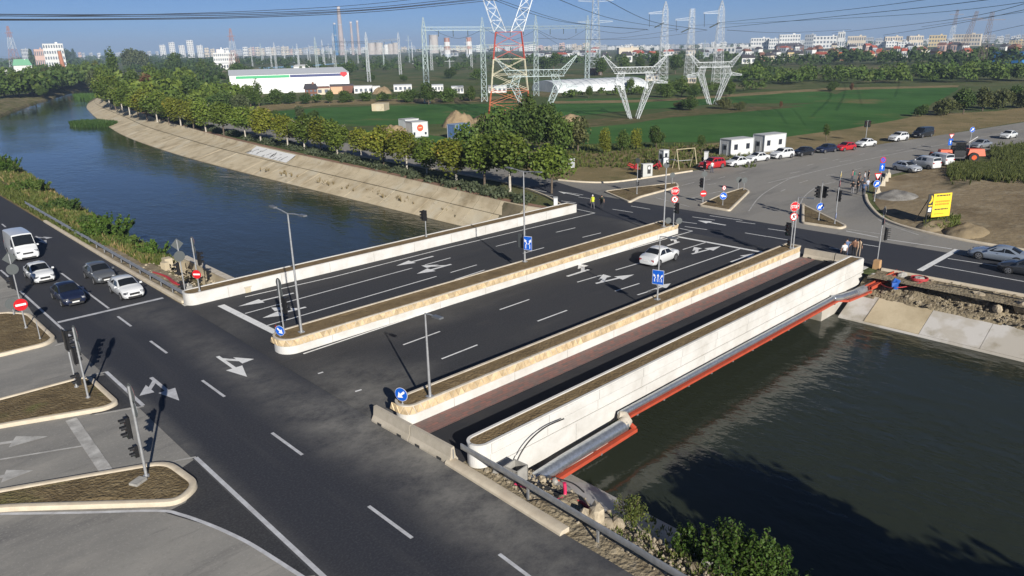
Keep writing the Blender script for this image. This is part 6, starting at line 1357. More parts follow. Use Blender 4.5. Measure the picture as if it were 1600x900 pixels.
# leafy shoots bush builder
def shoot_bush(label, loc, h, spread, n_, m, seed, leafs=60, size=.13):
    random.seed(seed); t = thing('bush', label, 'bush', loc); mb = MB(); st = MB()
    for k in range(n_):
        a = random.uniform(0, 6.28); r_ = random.random()**.6*spread; b0 = Vector((math.cos(a)*r_*.55, math.sin(a)*r_*.55, -.1)); hh_ = h*random.uniform(.6, 1.08)*(1-.35*r_/spread); tip = Vector((math.cos(a)*r_*1.15, math.sin(a)*r_*1.15, hh_)); t_ = random.random()
        st.tube([b0, b0.lerp(tip, .5)+Vector((0, 0, .08)), tip], [.02, .013, .004], 4)
        for q in range(leafs):
            f = random.uniform(.12, 1.02); w_ = .26*(1.1-f*.75); p_ = b0.lerp(tip, f)+Vector((random.gauss(0, w_*.6), random.gauss(0, w_*.6), random.gauss(0, .06))); leaf(mb, p_, size*random.uniform(.6, 1.3), t_*.5+random.random()*.5, Vector((0, 0, .5)), .55)
    mb.build('foliage', m, t); st.build('stems', bark_m, t); return t
bushlm = leaf_mat('leaf_fresh', (.035, .080, .012), (.09, .15, .022), (.14, .19, .04))
shoot_bush('big leafy bush on the near canal bank, lower right', (22.6, 11.9, -1.1), 2.0, 1.15, 70, bushlm, 1); shoot_bush('leafy bush right of the biggest one, at the bottom edge', (23.2, 10.75, -1.2), 2.1, 1.0, 62, bushlm, 2); shoot_bush('smaller leafy bush left of the biggest one on the near bank', (22.5, 13.3, -1.1), 1.25, .8, 38, bushlm, 3); shoot_bush('single leafy shoots at the bottom edge by the dark water', (24.2, 9.7, -1.8), 1.3, .5, 8, bushlm, 4)
shoot_bush('low weedy bush on the rubble beside the slab', (22.9, 16.9, -1.2), .7, .8, 30, LW, 5, 40, .1)
shoot_bush('green bush at the left end of the retaining wall', (23.0, 77.0, -.9), 2.0, 1.5, 40, bushlm, 6, 60, .2)
for k, (x, yb, yt, wx, lab) in enumerate([(165, 372, 330, 3.0, 'largest green bush on the left canal bank'), (95, 330, 308, 2.2, 'green bush left of the largest on the left bank'), (50, 300, 277, 2.6, 'dark bush farther along the left bank'), (5, 268, 238, 3.0, 'bush at the left photo edge above the water'), (135, 350, 335, 1.6, 'low bush between two larger ones on the left bank'), (190, 385, 365, 1.6, 'small bush right of the largest on the left bank'), (30, 300, 285, 1.8, 'light green bush close to the left photo edge')]):
    p = G(x, yb, -.6); h = hgt(x, yb, yt, -.6); shoot_bush(lab, (p.x, p.y, -.7), h, wx, 60, [bushlm, LD, LM][k % 3], 20+k, 70, .30)
blades('scattered brush growing from the joints of the far bank', 60, lambda: (lambda y: (59.6+random.random()*1.5, y, -2.0))(random.uniform(75, 130)), .3, .9, LDRY, 12, wd=.04)

random.seed(50)
for k in range(9):
    plant_tree(STREET[(1, 4, 0)[k % 3]], 'tree on the near bank downstream, %s beyond the bush' % ordw[k], 21.2+random.uniform(-.4, .4), -3.5-k*3.4, 1.3, group='trees on the near bank downstream', name='tree', z=-.6, sz=1.2)
# ================================================================== MASTS, GANTRIES, WIRES
lat_w = mat('lattice_white', (.56, .59, .61), .5, metal=.2); lat_g = mat('lattice_green', (.42, .50, .50), .5, metal=.2); lat_b = mat('lattice_grey', (.38, .43, .47), .5, metal=.2)
lat_r = mat('lattice_red', (.42, .075, .055), .55); lat_o = mat('lattice_orange', (.45, .13, .06), .55); lat_y = mat('lattice_cream', (.56, .52, .38), .55); lat_rust = mat('lattice_rust', (.34, .17, .13), .6)
wire_m = mat('conductor', (.035, .037, .042), .5)
insul_m = mat('insulator', (.07, .085, .085), .35)
LEGK, BRK = .8, .36
def corners(c, w_, d_, ux, uy): return [c+ux*(a*w_/2)+uy*(b_*d_/2) for a, b_ in ((-1, -1), (1, -1), (1, 1), (-1, 1))]
def lattice(mb, p0, p1, w0, w1, n_, r, d0=None, d1=None, ux=(1, 0, 0), uy=(0, 1, 0), cross=True):
    """four-legged braced shaft from p0 to p1"""
    p0 = Vector(p0); p1 = Vector(p1); ux = Vector(ux); uy = Vector(uy); d0 = d0 or w0; d1 = d1 or w1; prev = None
    for i in range(n_+1):
        t = i/n_; c = corners(p0.lerp(p1, t), w0+(w1-w0)*t, d0+(d1-d0)*t, ux, uy)
        if prev:
            for k in range(4):
                mb.bar(prev[k], c[k], r*LEGK)
                a, b_ = (k, (k+1) % 4)
                if cross: mb.bar(prev[a], c[b_], r*BRK); mb.bar(prev[b_], c[a], r*BRK)
                else: mb.bar(prev[a] if i % 2 else prev[b_], c[b_] if i % 2 else c[a], r*BRK)
                mb.bar(c[a], c[b_], r*BRK)
        prev = c
def hvec(): return Vector((hd.x, hd.y, 0)), Vector((rt0.x, rt0.y, 0))
FWD, RGT = hvec(); Z = Vector((0, 0, 1))
# the big substation gantry
def gantry(label, cols, beams, m, r=.2, w_=1.6, tip=4.0, nseg=10):
    base = [G(x, yb) for x, yb, yt in cols]; hs_ = [hgt(x, yb, yt) for x, yb, yt in cols]
    c0 = sum(base, Vector())/len(base); t = thing('gantry', label, 'gantry', (c0.x, c0.y, 0))
    for b_, h in zip(base, hs_):
        mb = MB(); q = b_-Vector(t.location); lattice(mb, q, q+Z*(h-tip), w_*1.25, w_*.8, nseg, r, ux=RGT, uy=FWD); lattice(mb, q+Z*(h-tip), q+Z*h, w_*.8, .15, 3, r*.7, ux=RGT, uy=FWD); mb.build('column', m, t)
    for i, j, f0, f1 in beams:
        a = base[i]+Z*(hs_[i]*f0)-Vector(t.location); b_ = base[j]+Z*(hs_[j]*f1)-Vector(t.location); d = (b_-a).normalized()
        mb = MB(); lattice(mb, a, b_, 1.1, 1.1, 14, r*.75, ux=d.cross(Z).normalized(), uy=Z, cross=False); bm_ = mb.build('beam', m, t)
        for k in (1, 2, 3):
            p_ = a.lerp(b_, k/4); mb = MB(); mb.tube([p_-Z*.5, p_-Z*2.6], .13, 6); mb.build('insulator', insul_m, bm_)
    return t
gantry('largest substation gantry, pale green, four masts left and right of the striped pylon', [(668, 161, 27), (757, 159, 27), (838, 150, 24), (917, 138, 24)], [(0, 1, .87, .87), (1, 2, .86, .86), (2, 3, .85, .85), (0, 1, .655, .65), (1, 2, .66, .66)], lat_g)
gantry('middle gantry of pale masts below the tall chimneys', [(525, 115, 52), (577, 128, 50), (626, 117, 50)], [(0, 1, .79, .79), (1, 2, .8, .83), (0, 2, .55, .55)], lat_w, .16, 1.4, 3)
gantry('low distant gantry at the left of the substation', [(432, 107, 66), (467, 104, 68), (506, 101, 62), (542, 107, 60)], [(0, 1, .72, .72), (1, 2, .75, .75), (2, 3, .75, .75)], lat_w, .17, 1.4, 3)
gantry('long low gantry before the left chimneys, two masts', [(497, 117, 58), (575, 112, 60)], [(0, 1, .62, .62)], lat_g, .18, 1.5, 4)
gantry('distant pale gantry right of the gantry chimney gap', [(675, 110, 62), (737, 106, 60)], [(0, 1, .62, .62)], lat_w, .18, 1.5, 4)
gantry('long low busbar gantry across the left substation', [(382, 99, 77), (412, 99, 76), (446, 99, 75), (482, 99, 74.5), (520, 99, 74), (560, 99, 73), (600, 99, 72), (645, 99, 71), (690, 99, 70)], [(i_, i_+1, .9, .9) for i_ in range(8)], lat_w, .16, 1.0, 1.5, 5)
gantry('nearer busbar gantry with three spans at left', [(395, 104, 72), (425, 106, 80), (468, 105, 78), (508, 106, 74)], [(0, 1, .5, .8), (1, 2, .8, .8), (2, 3, .8, .6)], lat_w, .14, 1.0, 1.5, 5)
for k, (x, yb, yt) in enumerate([(410, 100, 68), (425, 98, 72), (445, 97, 70), (460, 98, 72), (485, 96, 70), (515, 95, 68), (600, 104, 70), (645, 100, 66), (703, 112, 92), (640, 98, 55), (700, 96, 60), (730, 96, 60), (1100, 92, 62)]):
    b_ = G(x, yb); h = hgt(x, yb, yt); t = thing('substation_mast', 'pale substation mast on the far plain, %s from left in its scatter' % ordw[k], 'mast', (b_.x, b_.y, 0), group='scattered substation masts')
    mb = MB(); lattice(mb, (0, 0, 0), (0, 0, h), 1.1, .4, 6, .17, ux=RGT, uy=FWD); mb.build('shaft', lat_w if k % 3 else lat_g, t)
    mb = MB(); mb.bar(RGT*-4+Z*h*.82, RGT*4+Z*h*.82, .22); mb.build('crossarm', lat_w, t)
for k, x in enumerate((699, 733)):   # two red-white striped stumps on the skyline
    b_ = at_dist(x, 84, 1500); t = thing('striped_tower', '%s of two red and white striped towers on the skyline' % ('left' if k == 0 else 'right'), 'tower', (b_.x, b_.y, 0), group='striped skyline towers')
    for q in range(4): mb = MB(); mb.tube([(0, 0, 6+q*7.5), (0, 0, 13.5+q*7.5)], [6.5-q*.3, 6.2-q*.3], 10); mb.build('band', lat_rust if q % 2 else mat('far_white', (.6, .6, .6), .8), t)
    mb = MB(); mb.tube([(0, 0, -1), (0, 0, 6)], 7, 10); mb.build('base', lat_b, t)
# tall red and white cat-head pylon
b_ = G(797, 183); t = thing('transmission_pylon', 'tall red and white striped lattice pylon with splayed arms', 'pylon', (b_.x, b_.y, 0)); S0 = 1.0
def zat(yt): return hgt(797, 183, yt)
zs = [0, zat(140), zat(92), zat(50)]
ws_ = [63*219/1150, 52*219/1150, 44*219/1150, 36*219/1150]
for k, m in enumerate((lat_o, lat_y, lat_r)):
    mb = MB(); lattice(mb, (0, 0, zs[k]), (0, 0, zs[k+1]), ws_[k], ws_[k+1], 2, .26, ux=RGT, uy=FWD); mb.build('shaft_section', m, t)
ztop = zs[3]
for sg in (-1, 1):
    mb = MB(); a = RGT*sg*2.2+Z*ztop; e = RGT*sg*7.6+Z*(ztop+15); lattice(mb, a, e, 3.2, 2.2, 5, .22, 5.5, 3.0, ux=RGT, uy=FWD); mb.build('arm', lat_w, t)
mb = MB(); lattice(mb, RGT*-13+Z*(ztop+16), RGT*13+Z*(ztop+16), 1.8, 1.8, 12, .2, ux=FWD, uy=Z, cross=False); mb.build('crossbeam', lat_r, t)
for sg in (-1, 0, 1): mb = MB(); mb.tube([RGT*(sg*10.5)+Z*(ztop+15), RGT*(sg*10.5)+Z*(ztop+11.5)], .14, 6); mb.build('insulator', insul_m, t)
# mast heads standing in the fields: a V of two lattice legs, a beam, two horns
def mast_head(label, px, yt_beam, wpx, m, lean=0.0):
    b_ = G(*px); d = math.hypot(b_.x, b_.y); s_ = d/FPX*1.05; h = hgt(px[0], px[1], yt_beam); t = thing('mast_head', label, 'pylon head', (b_.x, b_.y, 0), group='pylon heads standing in the fields'); W2 = wpx*s_/2
    for sg in (-1, 1):
        mb = MB(); lattice(mb, RGT*sg*.9+Z*.0, RGT*sg*W2*.78+Z*h*.80, .5, 1.7, 6, .13, 3.0, 1.8, ux=RGT, uy=FWD); mb.build('leg', m, t)
        mb = MB(); lattice(mb, RGT*sg*W2*.80+Z*h*.78, RGT*sg*W2*.66+Z*h, 1.9, 1.6, 2, .12, ux=RGT, uy=FWD); lattice(mb, RGT*sg*W2*.9+Z*h*.8, RGT*sg*(W2+3.2)+Z*h*.76, 1.0, .3, 3, .1, ux=FWD, uy=Z); mb.build('shoulder', m, t)
        mb = MB(); lattice(mb, RGT*sg*W2*.95+Z*(h+.6), RGT*sg*(W2+3.0)+Z*(h+4.2), 1.3, .2, 4, .11, ux=FWD, uy=(RGT*.6*-sg+Z*.8)); mb.build('horn', m, t)
    mb = MB(); lattice(mb, RGT*-W2+Z*(h+.4), RGT*W2+Z*(h+.4), 1.5, 1.5, 11, .13, ux=FWD, uy=Z, cross=False); mb.build('beam', m, t)
    return t
mast_head('white pylon head standing in the middle field, V-shaped legs', (990, 185), 112, 58, lat_w)
mast_head('white pylon head standing farther right on the field divide', (1113, 163), 103, 48, lat_w)
mast_head('pale green pylon head half hidden by the striped pylon', (838, 198), 117, 80, lat_g)
# three tall white single-arm masts
for k, (x, yb, yt) in enumerate([(1035, 130, 2), (1076, 128, 14), (1120, 132, 1)]):
    b_ = G(x, yb); h = hgt(x, yb, yt); t = thing('tension_mast', '%s of three tall white single-arm masts' % ['leftmost', 'middle', 'rightmost'][k], 'mast', (b_.x, b_.y, 0), group='tall white single-arm masts')
    mb = MB(); lattice(mb, (0, 0, 0), (0, 0, h*.9), 4.4, 2.2, 13, .17, ux=RGT, uy=FWD); lattice(mb, (0, 0, h*.9), (0, 0, h), 2.2, .3 if k != 1 else 2.0, 3, .15, ux=RGT, uy=FWD); mb.build('shaft', lat_w, t)
    mb = MB(); lattice(mb, RGT*-1+Z*h*.87, RGT*-8+Z*h*.86, 1.2, .5, 6, .12, ux=FWD, uy=Z, cross=False); mb.build('arm', lat_w, t)
    mb = MB(); mb.tube([RGT*-7.6+Z*h*.855, RGT*-7.4+Z*h*.70], .1, 5); mb.build('dropper', wire_m, t)
    for q in (-.25, .25): mb = MB(); mb.tube([RGT*-.6+FWD*q*3+Z*h*.745, RGT*-4.8+FWD*q*3+Z*(h*.69)], .22, 6); mb.build('insulator', insul_m, t)
# tall grey lattice mast behind the gantry
b_ = G(929, 117); h = 62; t = thing('transmission_pylon', 'tall grey lattice pylon behind the gantry, cut by the top edge', 'pylon', (b_.x, b_.y, 0))
mb = MB(); lattice(mb, (0, 0, 0), (0, 0, h), 7.5, 1.6, 14, .26, ux=RGT, uy=FWD); mb.build('shaft', lat_b, t)
for f in (.52, .72, .90):
    for sg in (-1, 1): mb = MB(); lattice(mb, RGT*sg*1.2+Z*h*f, RGT*sg*11+Z*h*f, 1.6, .3, 4, .18, ux=FWD, uy=Z, cross=False); mb.build('crossarm', lat_b, t)
mb = MB(); mb.box((0, 0, 2), (7, 7, 4)); mb.build('base_hut', mat('hut_brown', (.25, .15, .10), .9), t)
# smaller masts on the skyline
def far_tower(label, px, yt, w0, w1, cols, arms=(), dist=None, lean=0, r=.35):
    b_ = G(*px) if dist is None else at_dist(px[0], px[1], dist); b_.z = 0; d = math.hypot(b_.x, b_.y); h = 18.7-(yt-(87.9-.0201*px[0]))*d/FPX/1.0; t = thing('lattice_tower', label, 'tower', (b_.x, b_.y, 0)); n_ = len(cols)
    off = RGT*lean*d/FPX
    for k, m in enumerate(cols):
        a0, a1 = k/n_, (k+1)/n_; mb = MB(); lattice(mb, off*a0+Z*h*a0, off*a1+Z*h*a1, w0+(w1-w0)*a0, w0+(w1-w0)*a1, max(2, 8//n_), r, ux=RGT, uy=FWD); mb.build('shaft_section', m, t)
    for f, L in arms: mb = MB(); mb.bar(off*f+RGT*-L+Z*h*f, off*f+RGT*L+Z*h*f, r*1.5); mb.build('crossarm', cols[-1], t)
    return t
far_tower('red and white lattice tower at the left edge above the green roof', (27, 112), 52, 11, 1.5, (lat_w, lat_rust, lat_w, lat_rust), [(.85, 5)])
far_tower('red and white lattice tower beside the pale office block', (367, 104), 50, 11, 1.5, (lat_rust, lat_w, lat_rust), [(.8, 5)])
lat_rust = mat('lattice_brown', (.20, .15, .13), .6)
far_tower('leftmost thin rusty tower on the right skyline', (1483, 70), 25, 5, 1.5, (lat_rust, lat_w, lat_rust), [(.9, 7)], 900, 4, .22)
far_tower('slanting thin rusty tower right of it with crossarms', (1496, 102), 27, 4, 1.5, (lat_rust, lat_rust), [(.86, 8)], 640, 14, .17)
far_tower('rightmost thin rusty tower standing by the wooded belt', (1530, 112), 28, 4, 1.5, (lat_rust, lat_rust), [(.86, 9)], 560, 4, .15)
# conductors
def wire(label, pts, r, group, n_=14, sag=0.0):
    """pts: (px x, px y, ground distance) of each end or via point"""
    P = [at_dist(*p) for p in pts]; P = smoothline(P, n_) if len(P) > 2 else [P[0].lerp(P[1], i/n_)-Z*sag*4*(i/n_)*(1-i/n_) for i in range(n_+1)]
    c0 = P[0].copy(); mb = MB(); mb.tube([p-c0 for p in P], r, 5); return tag(mb.build('power_line', wire_m, None, c0), label, 'power line', group)
gl = 'conductors crossing the top left sky'
for k, (ys, r, dd) in enumerate([((21, 23, 20, 10, -12), .045, 0), ((23.5, 25.5, 22.5, 13, -8), .045, 3), ((30, 29.5, 25, 14, -6), .05, 8), ((31.5, 31, 27, 17, -3), .05, 11), ((25, 24, 17, 4, -22), .04, 16)]):
    wire('conductor sweeping across the upper left sky, %s from the top at the edge' % ordw[k], [(-120, ys[0], 92+dd), (150, ys[1], 100+dd), (400, ys[2], 112+dd), (600, ys[3], 124+dd), (800, ys[4], 140+dd)], r, gl)
gr = 'conductors rising to the right'
for k, (a, m_, b_, r) in enumerate([((1120, 36, 345), (1350, 12, 240), (1640, -30, 150), .06), ((1122, 44, 345), (1420, 14, 220), (1640, -14, 150), .065), ((1078, 40, 405), (1400, 24, 240), (1680, -8, 150), .05), ((1300, 52, 500), (1490, 30, 300), (1660, -12, 170), .07), ((1380, 55, 500), (1500, 36, 330), (1660, 2, 190), .075), ((1440, 42, 420), (1540, 27, 320), (1680, 8, 210), .06), ((1540, 52, 420), (1600, 39, 330), (1680, 22, 250), .07)]):
    wire('conductor on the right sky, %s counted from the upper left' % ordw[k], [a, m_, b_], r, gr)
gm = 'conductors between gantry and white masts'
for k, (a, m_, b_, r) in enumerate([((740, -12, 170), (880, 34, 270), (1012, 46, 368), .07), ((780, 0, 180), (900, 36, 270), (1014, 47, 370), .06), ((860, -6, 190), (960, 30, 290), (1060, 46, 398), .075), ((940, -4, 200), (1020, 34, 290), (1105, 47, 340), .08), ((917, 45, 320), (970, 52, 340), (1012, 46, 368), .06), ((838, 60, 300), (960, 60, 330), (1060, 46, 398), .05), ((917, 62, 320), (1010, 60, 330), (1105, 47, 340), .05), ((672, 45, 270), (716, 60, 272), (757, 45, 270), .05), ((757, 45, 270), (800, 62, 275), (838, 46, 300), .05), ((838, 46, 300), (880, 62, 310), (917, 45, 320), .05), ((838, 48, 300), (890, 75, 380), (930, 60, 420), .05), ((1136, 47, 345), (1230, 51, 500), (1330, 46, 700), .09)]):
    wire('conductor near the white masts, %s counted from the left' % ordw[k], [a, m_, b_], r, gm)

# ================================================================== HUTS, BOARDS, CABINETS
cabin_m = mat('cabin_white', (.68, .69, .68), .6, (.56, .57, .56), .8, 5); roofing_m = mat('cabin_roof', (.42, .43, .43), .7); win_m = mat('window_glass', (.03, .035, .045), .12, spec=.7); frame_m = mat('cabin_frame', (.35, .37, .39), .6)
def cabin(label, pxa, pxb, depth, h, wins, door=None, name='site_cabin', m=None, cat='cabin', roof=None, over=.12):
    a = G(*pxa); b_ = G(*pxb); L = (b_-a).length; t = thing(name, label, cat, (a.x, a.y, -.05), math.atan2(b_.y-a.y, b_.x-a.x)); m = m or cabin_m
    mb = MB(); mb.box((L/2, depth/2, h/2+.1), (L, depth, h-.2)); w_ = mb.build('wall', m, t)
    mb = MB(); mb.box((L/2, depth/2, h+.06), (L+over, depth+over, .14)); mb.build('roof', roof or roofing_m, t)
    mb = MB(); mb.box((L/2, depth/2, .08), (L+.06, depth+.06, .17)); mb.build('base_frame', frame_m, t)
    for x in (0, L):
        for y in (0, depth): mb = MB(); mb.box((x, y, h/2), (.12, .12, h-.05)); mb.build('corner_post', frame_m, t)
    for (x, z, ww, hh_) in wins:
        mb = MB(); mb.box((x*L, -.01, z), (ww+.12, .05, hh_+.12)); f = mb.build('window', frame_m, t); mb = MB(); mb.box((x*L, -.04, z), (ww, .03, hh_)); mb.build('pane', win_m, f)
    if door: mb = MB(); mb.box((-.02, depth*.5, 1.0), (.06, .9, 1.95)); d = mb.build('door', frame_m, t); mb = MB(); mb.box((-.06, depth*.5, 1.4), (.03, .6, .7)); mb.build('pane', win_m, d)
    return t
cabin('left of two white site cabins behind the parked cars', (1141, 244), (1176, 240), 2.6, 2.7, [(.22, 1.5, .8, .9), (.75, 1.5, .8, .9)], True)
cabin('right of two white site cabins behind the parked cars', (1193, 238), (1226, 234), 2.6, 2.9, [(.2, 1.6, .8, .9), (.75, 1.6, .8, .9)], True)
cabin('small white kiosk behind the grey switch cabinet', (1036, 258), (1044, 257), 1.0, 2.3, [(.5, 1.6, .5, .6)], True, 'kiosk', cat='kiosk')
cabin('white shed with an orange-red round mark beyond the street trees', (645, 215), (669, 213), 4.0, 3.2, [(.12, .8, .4, .7), (.85, .8, .4, .5)], None, 'shed', cat='shed')
a = G(645, 215); b2 = G(669, 213); q = a.lerp(b2, .5); dd = (b2-a).normalized(); t = thing('shed_mark', 'orange-red round mark on the white shed', 'mark', (q.x-dd.y*-.0, q.y, 2.0)); n_ = Vector((dd.y, -dd.x, 0))
mb = MB(); mb.plate(circle(.75, 18), n_*.08, dd, Z, .03); mb.build('disc', mat('mark_red', (.62, .08, .03), .6), t); mb = MB(); mb.plate([(-.45, .1), (.45, .15), (.35, -.05), (-.4, -.1)], n_*.115, dd, Z, .01); mb.build('stripe', mat('mark_pale', (.7, .45, .3), .6), t)
cabin('white shed behind the one with the orange mark', (634, 208), (655, 206), 3, 3.0, [], None, 'shed', cat='shed')
cabin('blue shipping container beside the clump of trees', (712, 217), (735, 214), 2.6, 2.9, [], None, 'container', mat('container_blue', (.10, .19, .38), .6, (.07, .13, .28), 2, 4), 'container', mat('container_roof', (.2, .27, .38), .7))
for k in range(12):
    pass
# grey switch cabinet with an open front
p = G(1010, 276); t = thing('switch_cabinet', 'grey outdoor switch cabinet with open door on the verge', 'cabinet', (p.x, p.y, -.05), R(150))
mb = MB(); mb.box((0, 0, .95), (1.5, .8, 1.9)); mb.build('housing', mat('cabinet_grey', (.45, .46, .44), .6), t); mb = MB(); mb.box((0, 0, 1.93), (1.6, .9, .08)); mb.build('lid', mat('cabinet_lid', (.55, .55, .53), .6), t)
mb = MB(); mb.box((-.2, .42, 1.15), (.5, .06, 1.2)); mb.build('opening', black_m, t); mb = MB(); mb.box((-.2, .46, 1.4), (.3, .03, .4)); mb.build('panel', swhite, t)
for k, (px, lab, s_) in enumerate([((893, 262), 'small white cabinet right of the nearest street tree', 1.0), ((1103, 252), 'white cabinet behind the red SUV', 1.1), ((868, 325), 'pale grey cabinet at the end of the upstream parapet', .9)]):
    p = G(*px); t = thing('cabinet', lab, 'cabinet', (p.x, p.y, -.05), .4*k, 'small street cabinets'); mb = MB(); mb.box((0, 0, .75*s_), (.9*s_, .5*s_, 1.4*s_)); mb.build('housing', cabin_m, t); mb = MB(); mb.box((0, 0, 1.48*s_), (1.0*s_, .6*s_, .07)); mb.build('lid', roofing_m, t); mb = MB(); mb.box((0, -.26*s_, .75*s_), (.7*s_, .03, 1.1*s_)); mb.build('door', frame_m, t)
# red steel frames lying behind the cabinet
for k, (px, lab) in enumerate([((990, 266), 'heap of red steel frames left of the switch cabinet'), ((1026, 264), 'heap of red steel frames right of the switch cabinet')]):
    p = G(*px); t = thing('steel_frame', lab, 'frame', (p.x, p.y, 0), .5*k, 'red steel frames'); random.seed(k)
    for q_ in range(9): mb = MB(); a = random.uniform(0, 3.1); e = Vector((math.cos(a), math.sin(a)*.5, random.uniform(-.2, .4))); c = Vector((random.uniform(-.5, .5), random.uniform(-.5, .5), .35+.1*q_ % .5)); mb.bar(c-e*.9, c+e*.9, .12); mb.build('bar', mat('frame_red', (.45, .03, .04), .5), t)
# yellow swing frame
p = G(1070, 262); t = thing('swing_frame', 'yellowish steel swing frame on the verge', 'frame', (p.x, p.y, -.05), R(-20)); ym = mat('frame_yellow', (.48, .42, .27), .6)
for x in (-1.7, 1.7):
    for s_ in (-1, 1): mb = MB(); mb.tube([(x+s_*.05*0, s_*.9, 0), (x, 0, 3.0)], .06, 6); mb.build('leg', ym, t)
mb = MB(); mb.tube([(-1.7, 0, 3.0), (1.7, 0, 3.0)], .06, 6); mb.build('top_bar', ym, t); mb = MB(); mb.bar((-1.5, .2, 1.2), (1.2, .2, 1.15), .1, .05); mb.build('shelf', lat_w, t)
# yellow project board (flat print on a tilted sheet)
pa = G(1446, 352); pb = G(1477, 349); L = (pb-pa).length*1.15; t = thing('project_board', 'yellow project board with a black side strip on two dark legs', 'board', (pa.x, pa.y, -.05), math.atan2(pb.y-pa.y, pb.x-pa.x))
ym = mat('board_yellow', (.72, .50, .015), .5); dk = mat('board_black', (.02, .02, .02), .5)
W2, B0, B1, tilt = 3.0, .85, 3.1, .0
def bp_(u, v, d=0.0): z = B0+(B1-B0)*v; return Vector((u*W2-.1+v*.85, (v-.0)*.9-d, z))
def bpoly(nm, m, poly, d, par=None):
    mb = MB(); P = [bp_(u, v, d) for u, v in poly]; n_ = len(P); Q = [p_+Vector((0, .05, 0)) for p_ in P]; mb.add(P+Q, [tuple(range(n_)), tuple(range(n_, 2*n_))[::-1]]+[(i, n_+i, n_+(i+1) % n_, (i+1) % n_) for i in range(n_)]); return mb.build(nm, m, par or t)
sheet_ = bpoly('sheet', ym, [(.22, 0), (1, 0), (1, 1), (.22, 1)], .0); strip = bpoly('side_strip', dk, [(0, .2), (.215, .2), (.215, 1), (0, 1)], .0)
bpoly('emblem', ym, [(.03, .62), (.09, .60), (.17, .68), (.19, .82), (.15, .93), (.11, .95), (.13, .82), (.10, .70)], .03, strip); bpoly('white_mark', swhite, [(.04, .26), (.16, .25), (.17, .42), (.06, .42)], .03, strip); bpoly('emblem', ym, [(.03, .48), (.19, .48), (.19, .53), (.03, .53)], .03, strip)
random.seed(12)
for v, h_, u0, u1, m, gap in ((.885, .05, .34, .92, dk, .13), (.62, .075, .32, .92, mat('board_orange', (.62, .24, .01), .5), .07), (.50, .075, .32, .92, MATS['board_orange'], .08), (.30, .05, .32, .88, dk, .14), (.12, .03, .32, .72, MATS['board_orange'], .1)):
    u = u0
    while u < u1: w_ = random.uniform(gap*.5, gap*1.1); bpoly('lettering', m, [(u, v), (min(u+w_, u1), v), (min(u+w_, u1), v+h_), (u, v+h_)], .03, sheet_); u += w_+.025
for u in (.04, .93): mb = MB(); mb.tube([(u*W2-.1-.1, -.05, -.1), bp_(u, .95, -.08)], .05, 6); mb.build('leg', dk, t)
for u in (.04, .93): mb = MB(); mb.tube([(u*W2+.2, 1.9, -.1), bp_(u, .8, -.1)], .04, 6); mb.build('brace', dk, t)
# pale plastic barriers in a heap beside the people
for k, (x, y, lab) in enumerate([(1379, 288, 'pale concrete pipe section, lowest of the stack by the people'), (1384, 281, 'pale concrete pipe section in the middle of the stack by the people'), (1388, 275, 'pale concrete pipe section, topmost of the stack by the people'), (1372, 302, 'tan block standing by the round blue sign')]):
    p = G(x, y); t = thing('road_barrier', lab, 'barrier', (p.x, p.y, 0), R(20), 'pale barriers stacked on the lot'); mb = MB(); sweep(mb, [(-1.5 if k < 3 else -.5, 0), (0, 0), (1.5 if k < 3 else .5, 0)], [(a_*1.1, z_*.9) for a_, z_ in JP]); o_ = mb.build('body', mat('barrier_cream', (.62, .55, .42), .7), t); bm = bmesh.new(); bm.from_mesh(o_.data); bmesh.ops.recalc_face_normals(bm, faces=bm.faces); bm.to_mesh(o_.data); bm.free()
# concrete tank in the field
p = G(595, 172); t = thing('concrete_tank', 'low pale concrete tank in the left crop field', 'tank', (p.x, p.y, -.05), R(40)); mb = MB()
for k in range(6): mb = MB(); mb.box((-2.6+k*1.04, 0, 1.1), (1.0, 4, 2.2)); mb.build('panel', bank_m, t)
# graffiti wall on the far bank
random.seed(9); t = thing('graffiti_panel', 'white panel with black graffiti on the far canal wall', 'graffiti', (60, 134, 0))
def bank_pt(y, f, d):
    i_ = min(range(len(ENL)), key=lambda q_: abs(ENL[q_].y-y)); p = Vector((interp([(q_.y, q_.x) for q_ in ENL], y), y)); wd = -e_width(p)
    o_ = wd*.635+(wd*.365-.15)*f; z = -1.08+1.35*f**1.25; return Vector((p.x+o_-d, y, z+d*.8))-t.location
def bank_poly(nm, m, pts, d):
    mb = MB(); P_ = [bank_pt(y, f, d) for y, f in pts]; mb.add(P_, [tuple(range(len(P_)))]); return mb.build(nm, m, t)
ya, yb_ = 146.0, 127.0
for k in range(8):
    y0 = ya+(yb_-ya)*k/8; y1 = ya+(yb_-ya)*(k+1)/8
    mb = MB(); P_ = [bank_pt(y0, f, .09) for f in (.15, .4, .7, .96)]+[bank_pt(y1, f, .09) for f in (.15, .4, .7, .96)]; mb.add(P_, [(q_, 4+q_, 5+q_, 1+q_) for q_ in range(3)]); mb.build('white_coat', mat('graffiti_white', (.66, .66, .64), .7), t)
for k in range(34):
    y0 = ya+(yb_-ya)*random.random(); f0 = random.uniform(.2, .7); dy = random.uniform(-1.0, 1.0); df = random.uniform(-.4, .4)
    bank_poly('stroke', dk, [(y0, f0), (y0+.16, f0), (y0+.16+dy, min(.93, max(.17, f0+df))), (y0+dy, min(.93, max(.17, f0+df)))], .13)
